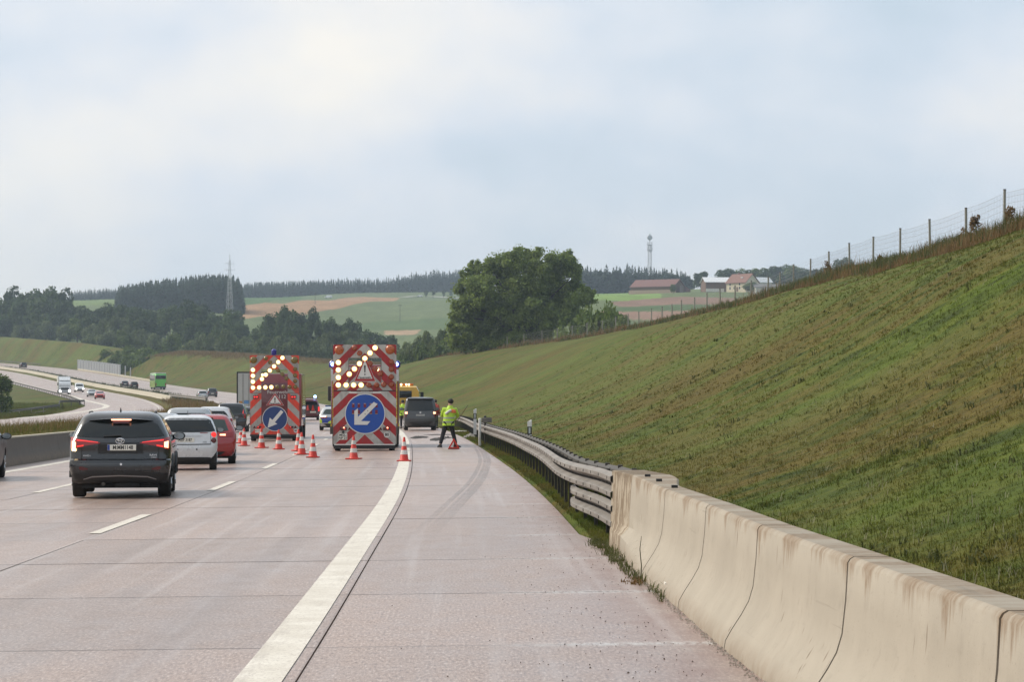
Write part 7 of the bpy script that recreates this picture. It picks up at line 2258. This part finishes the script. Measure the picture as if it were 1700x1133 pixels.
def person(label, loc, rz, jacket, trousers, pose, sh=None, group=None, hat=None, vest=True, broom=False):
    """pose: joints in the person's own frame, x right, y forward, z up"""
    t = thing('person', label, 'person', loc, rz, group)
    P = {k: Vector(v) for k, v in pose.items()}
    J = {'pelvis': (P['pelvis'], .13), 'waist': (P['pelvis'].lerp(P['chest'], .45), .12), 'chest': (P['chest'], .145), 'neck': (P['neck'], .058), 'head': (P['head'], .088), 'crown': (P['head'] + Vector((0, .0, .085)), .078), 'chin': (P['head'] + Vector((0, .06, -.075)), .05)}
    E = [('pelvis', 'waist'), ('waist', 'chest'), ('chest', 'neck'), ('neck', 'head'), ('head', 'crown'), ('head', 'chin')]
    for s in 'LR':
        for a, r in (('sh', .062), ('el', .044), ('wr', .030), ('hip', .092), ('kn', .060), ('an', .042), ('to', .035)): J[a + s] = (P[a + s], r)
        E += [('chest', 'sh' + s), ('sh' + s, 'el' + s), ('el' + s, 'wr' + s), ('pelvis', 'hip' + s), ('hip' + s, 'kn' + s), ('kn' + s, 'an' + s), ('an' + s, 'to' + s)]
        d = (P['wr' + s] - P['el' + s]).normalized()
        J['pa' + s] = (P['wr' + s] + d * .075, (.032, .018)); E.append(('wr' + s, 'pa' + s))
        side = d.cross(Vector((0, 1, .3))).normalized(); up = side.cross(d)
        for k, (off, L) in enumerate(((-.030, .070), (-.010, .082), (.010, .077), (.030, .060))):
            b = J['pa' + s][0] + side * off + d * .02
            J['f%d%s' % (k, s)] = (b + d * L * .45 + up * .012, .0085); J['g%d%s' % (k, s)] = (b + d * L * .6 + up * .045, .008)
            E += [('pa' + s, 'f%d%s' % (k, s)), ('f%d%s' % (k, s), 'g%d%s' % (k, s))]
        J['th' + s] = (P['wr' + s] + d * .045 + side * .045 + up * .02, .010); J['tt' + s] = (P['wr' + s] + d * .085 + side * .05 + up * .045, .0085)
        E += [('wr' + s, 'th' + s), ('th' + s, 'tt' + s)]
    body = skin_obj('body', J, E, M_SKIN, t)
    h = P['head']
    for s in (-1, 1):
        obj('ear', MB().sphere((h.x + s * .088, h.y - .005, h.z), .026, 6, 0, (.4, .7, 1.2)), M_SKIN, body)
        obj('eye', MB().sphere((h.x + s * .033, h.y + .083, h.z + .012), .012, 5), M_INK, body)
    obj('nose', MB().sphere((h.x, h.y + .098, h.z - .018), .018, 5, 0, (.8, 1, 1.3)), M_SKIN, body)
    obj('mouth', MB().sphere((h.x, h.y + .088, h.z - .058), .022, 5, 0, (1.2, .4, .3)), mat('lips', (.32, .13, .11), .5), body)
    hair = MB().sphere((h.x, h.y - .016, h.z + .045), .112, 8, 0, (.98, 1.0, .92))
    obj('hair', hair, hat or M_HAIR, t, 60)
    # trousers
    Jt = {'pelvis': (P['pelvis'] + Vector((0, 0, .03)), .155)}
    Et = []
    for s in 'LR':
        Jt['hip' + s] = (P['hip' + s], .115); Jt['kn' + s] = (P['kn' + s], .084); Jt['an' + s] = (P['an' + s] + Vector((0, 0, .03)), .072)
        Et += [('pelvis', 'hip' + s), ('hip' + s, 'kn' + s), ('kn' + s, 'an' + s)]
    skin_obj('trousers', Jt, Et, trousers, t)
    for s in 'LR':
        a, b = P['an' + s], P['to' + s]
        dv = (b - a); dv.z = 0; dv.normalize(); sd = Vector((dv.y, -dv.x, 0))
        g = a.z - .075
        rings = []
        for u, wd, hh in ((-.09, .035, .07), (-.05, .045, .11), (.03, .046, .10), (.10, .048, .065), (.17, .04, .045), (.20, .02, .03)):
            c = a + dv * u; c.z = g
            rings.append([c - sd * wd, c + sd * wd, c + sd * wd * .8 + Vector((0, 0, hh)), c - sd * wd * .8 + Vector((0, 0, hh))])
        obj('shoe', MB().loft(rings), M_SHOE, t, 50)
    # jacket: torso rings from hem to collar plus sleeves
    def ell(c, a, b, n=20): return [Vector((c.x + a * cos(2 * pi * k / n), c.y + b * sin(2 * pi * k / n), c.z)) for k in range(n)]
    pe, ch, ne = P['pelvis'], P['chest'], P['neck']
    hem = pe + Vector((0, 0, -.12))
    prof = [(hem, .225, .165), (pe, .215, .165), (pe.lerp(ch, .4), .205, .16), (pe.lerp(ch, .8), .225, .165), (ch + Vector((0, 0, .03)), .235, .165), (ch.lerp(ne, .55), .19, .14), (ch.lerp(ne, .85), .11, .10), (ne + Vector((0, 0, .03)), .085, .085)]
    jk = obj('jacket', MB().loft([ell(c, a, b) for c, a, b in prof]), jacket, t, 60)
    for s in 'LR':
        sl = obj('sleeve', MB().tube([P['chest'].lerp(P['sh' + s], .6) + Vector((0, 0, .02)), P['sh' + s], P['sh' + s].lerp(P['el' + s], .5), P['el' + s], P['el' + s].lerp(P['wr' + s], .6), P['wr' + s]], [.085, .090, .078, .070, .062, .052], 12), jacket, jk, 60)
        if vest: obj('sleeve_band', MB().tube([P['el' + s].lerp(P['wr' + s], .25), P['el' + s].lerp(P['wr' + s], .42)], [.071, .068], 12), M_REFSTRIP, sl, 60)
    if vest:
        for k in (.02, .42):
            c = pe.lerp(ch, k) + Vector((0, 0, -.02)); a, b = (.218, .168) if k < .2 else (.209, .164)
            obj('reflective_band', MB().loft([ell(c, a + .004, b + .004), ell(c + Vector((0, 0, .055)), a + .004, b + .004)]), M_REFSTRIP, jk, 60)
        # orange shoulder yoke with a pale reflective stripe, as seen from behind
        c1 = ch + Vector((0, 0, .05)); c2_ = ch.lerp(ne, .5)
        obj('shoulder_yoke', MB().loft([ell(ch + Vector((.09, 0, -.02)), .155, .172), ell(c1 + Vector((.06, 0, .0)), .185, .172), ell(c2_ + Vector((.03, 0, 0)), .172, .146)]), M_HIOR, jk, 60)
        obj('pale_stripe', MB().tube([ch + Vector((-.16, -.155, -.06)), ch + Vector((-.05, -.178, .03)), ch + Vector((.04, -.165, .075))], .05, 8), mat('pale_reflex', (.55, .54, .52), .45), jk, 60)
    return t
man = {'pelvis': (0, 0, .93), 'chest': (.05, .05, 1.30), 'neck': (.075, .08, 1.52), 'head': (.09, .11, 1.66),
       'shL': (-.15, .04, 1.41), 'elL': (-.22, .20, 1.17), 'wrL': (.02, .36, 1.10), 'shR': (.25, .06, 1.40), 'elR': (.36, .16, 1.16), 'wrR': (.30, .36, 1.05),
       'hipL': (-.09, 0, .88), 'knL': (-.20, .03, .48), 'anL': (-.31, -.08, .085), 'toL': (-.36, .04, .03),
       'hipR': (.09, 0, .88), 'knR': (.19, .08, .49), 'anR': (.28, .02, .085), 'toR': (.42, .06, .03)}
Zp = 1.72 * F / (744.5 - 667)
pl = on_road(744.5, Zp)
person('man in a yellow high visibility jacket and black trousers standing astride on the shoulder', pl, .12, M_HIVIS, M_TROUSER, man)
br = thing('thin_pole', 'thin dark pole held up to the right by the man in yellow', 'pole', pl + Vector((.30, .42, 0)), 0)
a_, b_ = Vector((-.22, .05, .62)), Vector((.42, -.1, 1.58))
obj('shaft', MB().tube([a_, b_], .013, 8), mat('broom_wood', (.12, .085, .05), .7, var=.2), br)
obj('grip', MB().tube([a_, a_.lerp(b_, .12)], .018, 8), M_TRIM, br)
stand = {'pelvis': (0, 0, .95), 'chest': (0, .02, 1.32), 'neck': (0, .03, 1.53), 'head': (0, .05, 1.67),
         'shL': (-.19, .0, 1.42), 'elL': (-.25, .02, 1.14), 'wrL': (-.22, .16, .92), 'shR': (.19, 0, 1.42), 'elR': (.25, .02, 1.14), 'wrR': (.22, .16, .92),
         'hipL': (-.09, 0, .90), 'knL': (-.11, .02, .48), 'anL': (-.12, -.02, .085), 'toL': (-.13, .10, .03), 'hipR': (.09, 0, .90), 'knR': (.11, .02, .48), 'anR': (.12, -.02, .085), 'toR': (.13, .10, .03)}
p = on_road(722.5, 163)
person('person in a red jacket standing just right of the grey van', p, -.5, M_REDJ, M_TROUSER, stand, vest=False)
p = on_road(669, 165)
person('person in a yellow high visibility jacket standing left of the grey van', p, .4, M_HIVIS, M_TROUSER, stand, vest=False)

# ------------------------------------------------------------------ dirt and debris on the shoulder
M_DIRT = mat('wet_dirt', (.022, .017, .014), .95, var=.45, scale=14, bump=.6)
def dirt_heap(px, py, wpx, dpx, h, label, seed, m=None, name='dirt_heap', cat='dirt heap'):
    Z = 1.73 * F / (py - 667.0); c = on_road(px, Z)
    rr = np.random.default_rng(seed)
    w = wpx * Z / F / 2; dd = dpx * Z * Z / (1.73 * F) / 2
    n = 22; V = [(0, 0, h)]
    for q in (.35, .7, 1.0):
        for k in range(n):
            a = 2 * pi * k / n; r = q * (1 + rr.normal() * .16)
            V.append((cos(a) * w * r, sin(a) * dd * r, h * (1 - q ** 1.3) * (1 + rr.normal() * .45) if q < 1 else -.006))
    f = [(0, 1 + k, 1 + (k + 1) % n) for k in range(n)]
    for q in range(2):
        for k in range(n): f.append((1 + q * n + k, 1 + (q + 1) * n + k, 1 + (q + 1) * n + (k + 1) % n, 1 + q * n + (k + 1) % n))
    o = obj(name, MB().add(V, f), m or M_DIRT, None, 60, loc=c + Vector((0, 0, .004)))
    return tag(o, label, cat)
dirt_heap(696.5, 727.8, 30, 3.2, .07, 'left flat dark dirt heap on the shoulder between the cone and the man', 1)
dirt_heap(726, 731.5, 27, 3.4, .08, 'dark dirt heap on the shoulder beside the left foot of the man', 2)
dirt_heap(742, 728.8, 16, 2.0, .05, 'thin dark dirt streak on the shoulder behind the legs of the man', 3)
dirt_heap(782, 726.5, 26, 4.5, .10, 'scattered rubble at the foot of the guard rail by the white marker post', 4, mat('grey_rubble', (.16, .145, .13), .8, var=.6, scale=9, bump=.8), 'rubble', 'rubble')
dirt_heap(735, 723.5, 60, 1.2, .02, 'faint dark smear of soil across the shoulder behind the man', 6)
Z = 1.73 * F / (719.5 - 667); c = on_road(761, Z)
o = obj('pale_panel', MB().box(-.24, .24, -.5, .5, .02, .07, bev=.015), mat('pale_debris', (.62, .60, .56), .5, var=.1), None, 30, loc=c); o.rotation_euler = (.02, .03, -.5)
tag(o, 'flat pale broken car panel lying on the shoulder just right of the man', 'debris')

# ------------------------------------------------------------------ farm
M_ROOF_R = mat('red_brown_roof', (.165, .085, .075), .85, var=.15, scale=1.2)
M_ROOF_T = mat('tile_roof', (.19, .10, .078), .85, var=.2, scale=2)
M_ROOF_W = mat('pale_sheet_roof', (.62, .63, .64), .45, var=.08)
M_ROOF_D = mat('dark_sheet_roof', (.14, .135, .13), .8, var=.15)
M_WOODW = mat('brown_boards', (.14, .085, .06), .85, var=.25, scale=1.5, stretch=(3, 3, .3))
M_CREAM = mat('cream_render', (.56, .49, .36), .85, var=.06)
M_WHITEW = mat('white_render', (.62, .60, .55), .85, var=.06)
M_WIN = mat('far_window', (.03, .035, .04), .15, var=0)
def farm_building(name, label, cat, px, Z, rz, L, Wd, He, Hr, wallm, roofm, over=.5, z=None):
    g = hill_z(px, Z) if z is None else z
    t = thing(name, label, cat, ((px - 850) * Z / F, Z, g), rz)
    w2, l2 = Wd / 2, L / 2
    obj('wall', MB().prism_x([(-w2, -.6), (w2, -.6), (w2, He), (0, Hr - .12), (-w2, He)], -l2, l2), wallm, t, 0)
    k = (Hr - He) / w2
    yo = w2 + over; zo = He - over * k
    r = obj('roof', MB().prism_x([(-yo, zo), (0, Hr), (yo, zo), (yo, zo + .22), (0, Hr + .24), (-yo, zo + .22)], -l2 - over, l2 + over), roofm, t, 0)
    return t, r
t, r = farm_building('long_barn', 'long low brown barn with red roof on the skyline right of the big tree', 'barn', 1092, 1225, -.50, 22, 12, 2.9, 6.2, M_WOODW, M_ROOF_R)
obj('light_wall_base', MB().box(-12.05, 12.05, -6.06, -5.9, -.5, 1.3), mat('barn_base', (.34, .26, .20), .85, var=.2), t, 0)
obj('gate', MB().box(11.98, 12.08, -2, 2, 0, 3.4), mat('barn_gate', (.17, .12, .10), .85, var=.2), t, 0)
obj('lean_to', MB().prism_x([(5.9, -.5), (10.5, -.5), (10.5, 1.8), (5.9, 3.0)], -6, 12), M_ROOF_R, t, 0)
t, r = farm_building('white_roofed_shed', 'open dark shed with pale sheet roof between the barn and the farmhouse', 'shed', 1191, 1200, .15, 13, 10, 4.2, 6.4, M_WOODW, M_ROOF_W)
obj('white_wall', MB().box(-6.4, 2.0, -5.2, -5.02, -.3, 1.2), M_WHITEW, t, 0)
t, r = farm_building('farmhouse', 'cream farmhouse with red tiled roof and a skylight', 'house', 1233, 1190, -.80, 11.5, 9, 4.2, 8.0, M_CREAM, M_ROOF_T)
obj('skylight', MB().box(1.2, 2.4, -2.7, -1.7, 6.2, 6.6), M_ROOF_W, r, 0)
obj('chimney', MB().box(-2.4, -1.6, -.4, .4, 7.5, 8.8), M_ROOF_T, r, 0)
def wins(t, spots, axis, face):
    for a, z in spots:
        if axis == 'y': w = obj('window', MB().box(a - .5, a + .5, face - .05, face, z, z + 1.3), M_WHITEW, t, 0); obj('pane', MB().box(a - .4, a + .4, face - .08, face - .05, z + .1, z + 1.2), M_WIN, w, 0)
        else: w = obj('window', MB().box(face, face + .05, a - .5, a + .5, z, z + 1.3), M_WHITEW, t, 0); obj('pane', MB().box(face + .05, face + .08, a - .4, a + .4, z + .1, z + 1.2), M_WIN, w, 0)
wins(t, ((-3.5, 1.0), (-1, 1.0), (2.2, 1.0), (-3.5, 2.7), (2.2, 2.7)), 'y', -4.5)
wins(t, ((-2, 1.0), (1.6, 1.0), (-2, 3.3), (1.6, 3.3), (0, 5.4)), 'x', 5.5)
obj('door', MB().box(.2, 1.3, -4.58, -4.5, 0, 2.1), M_WOODW, t, 0)
t, r = farm_building('low_farm_building', 'low white farm building with dark roof right of the farmhouse', 'farm building', 1287, 1150, .1, 19, 8, 2.6, 4.0, M_WHITEW, M_ROOF_D)
wins(t, ((-6, .8), (-3, .8), (1, .8), (4, .8)), 'y', -4.0)
o, r2 = farm_building('small_shed', 'small pale shed roof between the farmhouse and the low farm building', 'shed', 1266, 1210, .5, 7, 5, 4.4, 6.4, M_WHITEW, M_ROOF_W)

# ------------------------------------------------------------------ pylon and radio mast
M_LATT = mat('lattice_steel', (.48, .50, .52), .6, metal=.3, var=.1)
Zy = 1340.0; gy = hill_z(381, Zy) - 1
py_ = thing('electricity_pylon', 'grey lattice electricity pylon standing in front of the spruce wood', 'pylon', ((381 - 850) * Zy / F, Zy, gy), .5)
Ht = CAMH + (667 - 422) * Zy / F - gy
def latt(t, h0, h1, w0, w1, n, r, name='tower_section'):
    m = MB()
    c = lambda h: w0 + (w1 - w0) * (h - h0) / (h1 - h0)
    cor = [(-1, -1), (1, -1), (1, 1), (-1, 1)]
    for a, b in cor: m.tube([(a * w0, b * w0, h0), (a * w1, b * w1, h1)], r, 4)
    for k in range(n):
        za, zb_ = h0 + (h1 - h0) * k / n, h0 + (h1 - h0) * (k + 1) / n
        for i in range(4):
            (a, b), (a2, b2) = cor[i], cor[(i + 1) % 4]
            m.tube([(a * c(za), b * c(za), za), (a2 * c(zb_), b2 * c(zb_), zb_)], r * .6, 3); m.tube([(a2 * c(za), b2 * c(za), za), (a * c(zb_), b * c(zb_), zb_)], r * .6, 3)
    return obj(name, m, M_LATT, t, 0)
latt(py_, 0, Ht - 8.5, 1.5, .5, 9, .065)
latt(py_, Ht - 8.5, Ht - 3, .5, .3, 4, .06)
obj('tip', MB().tube([(0, 0, Ht - 3), (0, 0, Ht)], .14, 5), M_LATT, py_)
for h, w in ((Ht - 4.6, 2.3), (Ht - 7.8, 2.9)):
    for sg in (-1, 1):
        obj('cross_arm', MB().tube([(0, -.4, h - .3), (sg * w, 0, h)], .09, 4).tube([(0, .4, h - .3), (sg * w, 0, h)], .09, 4), M_LATT, py_, 0)
        obj('insulator', MB().lathe([(.06, h - 1.0), (.10, h - .5), (.06, h)], 6, (sg * w, 0, 0)), M_LATT, py_)
Zm = 1540.0; gm = hill_z(1079, Zm)
ms = thing('radio_mast', 'slim radio mast with platforms and round antenna drum above the dark hill wood', 'mast', ((1079 - 850) * Zm / F, Zm, gm), .3)
Hm = CAMH + (667 - 391) * Zm / F - gm
latt(ms, 0, Hm - 5.5, 1.15, .75, 12, .12)
for h in (Hm - 8.5, Hm - 5.6):
    obj('platform', MB().lathe([(1.35, h), (1.35, h + .2)], 10), M_LATT, ms)
    for k in range(5):
        a = 2 * pi * k / 5; obj('antenna', MB().box(cos(a) * 1.5 - .12, cos(a) * 1.5 + .12, sin(a) * 1.5 - .12, sin(a) * 1.5 + .12, h - .6, h + 1.8), M_LATT, ms, 0)
obj('top_pole', MB().tube([(0, 0, Hm - 5.5), (0, 0, Hm + 1.2)], .28, 8), M_LATT, ms)
obj('antenna_drum', MB().lathe([(1.0, -.5), (1.55, -.35), (1.55, .35), (1.0, .5)], 18, (0, 0, Hm - 1.2), 'y'), M_LATT, ms)
# ------------------------------------------------------------------ small things on the hill
def hillthing(px, py, Z0=1500): 
    x, Z = hill_hit(px, py, Z0); return x, Z
x, Z = hillthing(545, 495.5)
t = thing('parked_van', 'tiny white van on the hill road above the tan field', 'van', (x, Z, hill_at(x, Z)), 1.3)
obj('body', MB().prism_x([(-2.6, .35), (2.5, .35), (2.6, 1.0), (1.6, 1.2), (1.0, 2.2), (-2.6, 2.2)], -1, 1), M_WHITE, t, 0)
for y in (-1.6, 1.6):
    for sg in (-1, 1): obj('wheel', MB().lathe([(.36, sg * .8), (.36, sg * 1.02)], 12, (0, y, .36), 'x'), M_TYRE, t)
x, Z = hillthing(697, 493.5)
t = thing('parked_car', 'tiny white car on the pale hill road right of the tan field', 'car', (x, Z, hill_at(x, Z)), 1.4)
obj('body', MB().prism_x([(-2.1, .35), (2.1, .35), (2.1, .9), (1.2, 1.0), (.7, 1.5), (-1.0, 1.5), (-2.0, .95)], -.9, .9), M_WHITE, t, 0)
for y in (-1.3, 1.3):
    for sg in (-1, 1): obj('wheel', MB().lathe([(.33, sg * .7), (.33, sg * .92)], 12, (0, y, .33), 'x'), M_TYRE, t)
rp = [hillthing(px, py) for px, py in ((668, 494.5), (690, 493.2), (715, 493.4), (740, 495), (765, 496.5), (790, 497))]
o = flat_strip('hill_road', [(x, Z, hill_at(x, Z) + .5) for x, Z in rp], 7.0, mat('far_road', (.50, .49, .47), .9), None); tag(o, kind='structure')
for i, px in enumerate((707, 719, 736, 749)):
    x, Z = hillthing(px, 495)
    t = thing('roadside_tree', 'small dark tree beside the pale hill road', 'tree', (x, Z, hill_at(x, Z)), 0, 'small trees beside the hill road')
    crown('crown', t, M_LEAF_D, 3.2, 160, 1.6, 1.6, 2.4, .8, 800 + i); trunk(t, 2.2, .14, i, 3, .6)
for px, py, h in ((523, 506, 7), (664, 535, 9)):
    x, Z = hillthing(px, py, 1100)
    t = thing('wooden_pole', 'thin pole standing in the ' + ('tan stubble field' if px < 600 else 'green hill field'), 'pole', (x, Z, hill_at(x, Z)))
    obj('shaft', MB().lathe([(.14, -.5), (.09, h)], 8), M_BARK, t)
    obj('cross_arm', MB().box(-1.0, 1.0, -.08, .08, h - .6, h - .4), M_BARK, t, 0)

# ------------------------------------------------------------------ groups of alike trees: each told by its place in the row
ORD = 'first second third fourth fifth sixth seventh eighth ninth tenth eleventh twelfth thirteenth fourteenth fifteenth sixteenth seventeenth'.split()
SHORT = {G1: 'dark green tree of the small wood at the far left', G2: 'dark green tree of the belt below the spruce wood', G3: 'grey green bush above the far left cutting slope', G2b: 'dark green tree of the clump before the tan field', G4: 'pale round willow bush in the valley', G5: 'slim young tree in the row above the far slope', G6: 'dark bush in the stream gap by the noise barrier', G7: 'green bush at the end of the near slope', 'bushes in the notch of the slope': 'dark bush in the notch after the near slope', G8: 'green bush on the crest right of the large tree', 'small trees beside the hill road': 'small dark tree beside the pale hill road'}
for gname, base in SHORT.items():
    mem = [o for o in scene.objects if o.parent is None and o.get('group') == gname]
    mem.sort(key=lambda o: o.location.x / max(1, o.location.y))
    for i, o in enumerate(mem): o['label'] = base + ', ' + ORD[i] + ' from the left'

# ------------------------------------------------------------------ the air
hz_ = MB().box(-1100, 1500, -40, 3640, -45, 190)
haze = obj('haze', hz_, [], None, 0)
hm = bpy.data.materials.new('haze'); hm.use_nodes = True
hn = hm.node_tree.nodes; hn.clear()
ho = hn.new('ShaderNodeOutputMaterial'); pv = hn.new('ShaderNodeVolumePrincipled')
pv.inputs['Color'].default_value = (.66, .80, .95, 1); pv.inputs['Density'].default_value = .00017; pv.inputs['Anisotropy'].default_value = .2
hm.node_tree.links.new(pv.outputs[0], ho.inputs['Volume'])
haze.data.materials.append(hm)
tag(haze, 'thin pale haze hanging in the air over the valley', 'haze', kind='stuff')
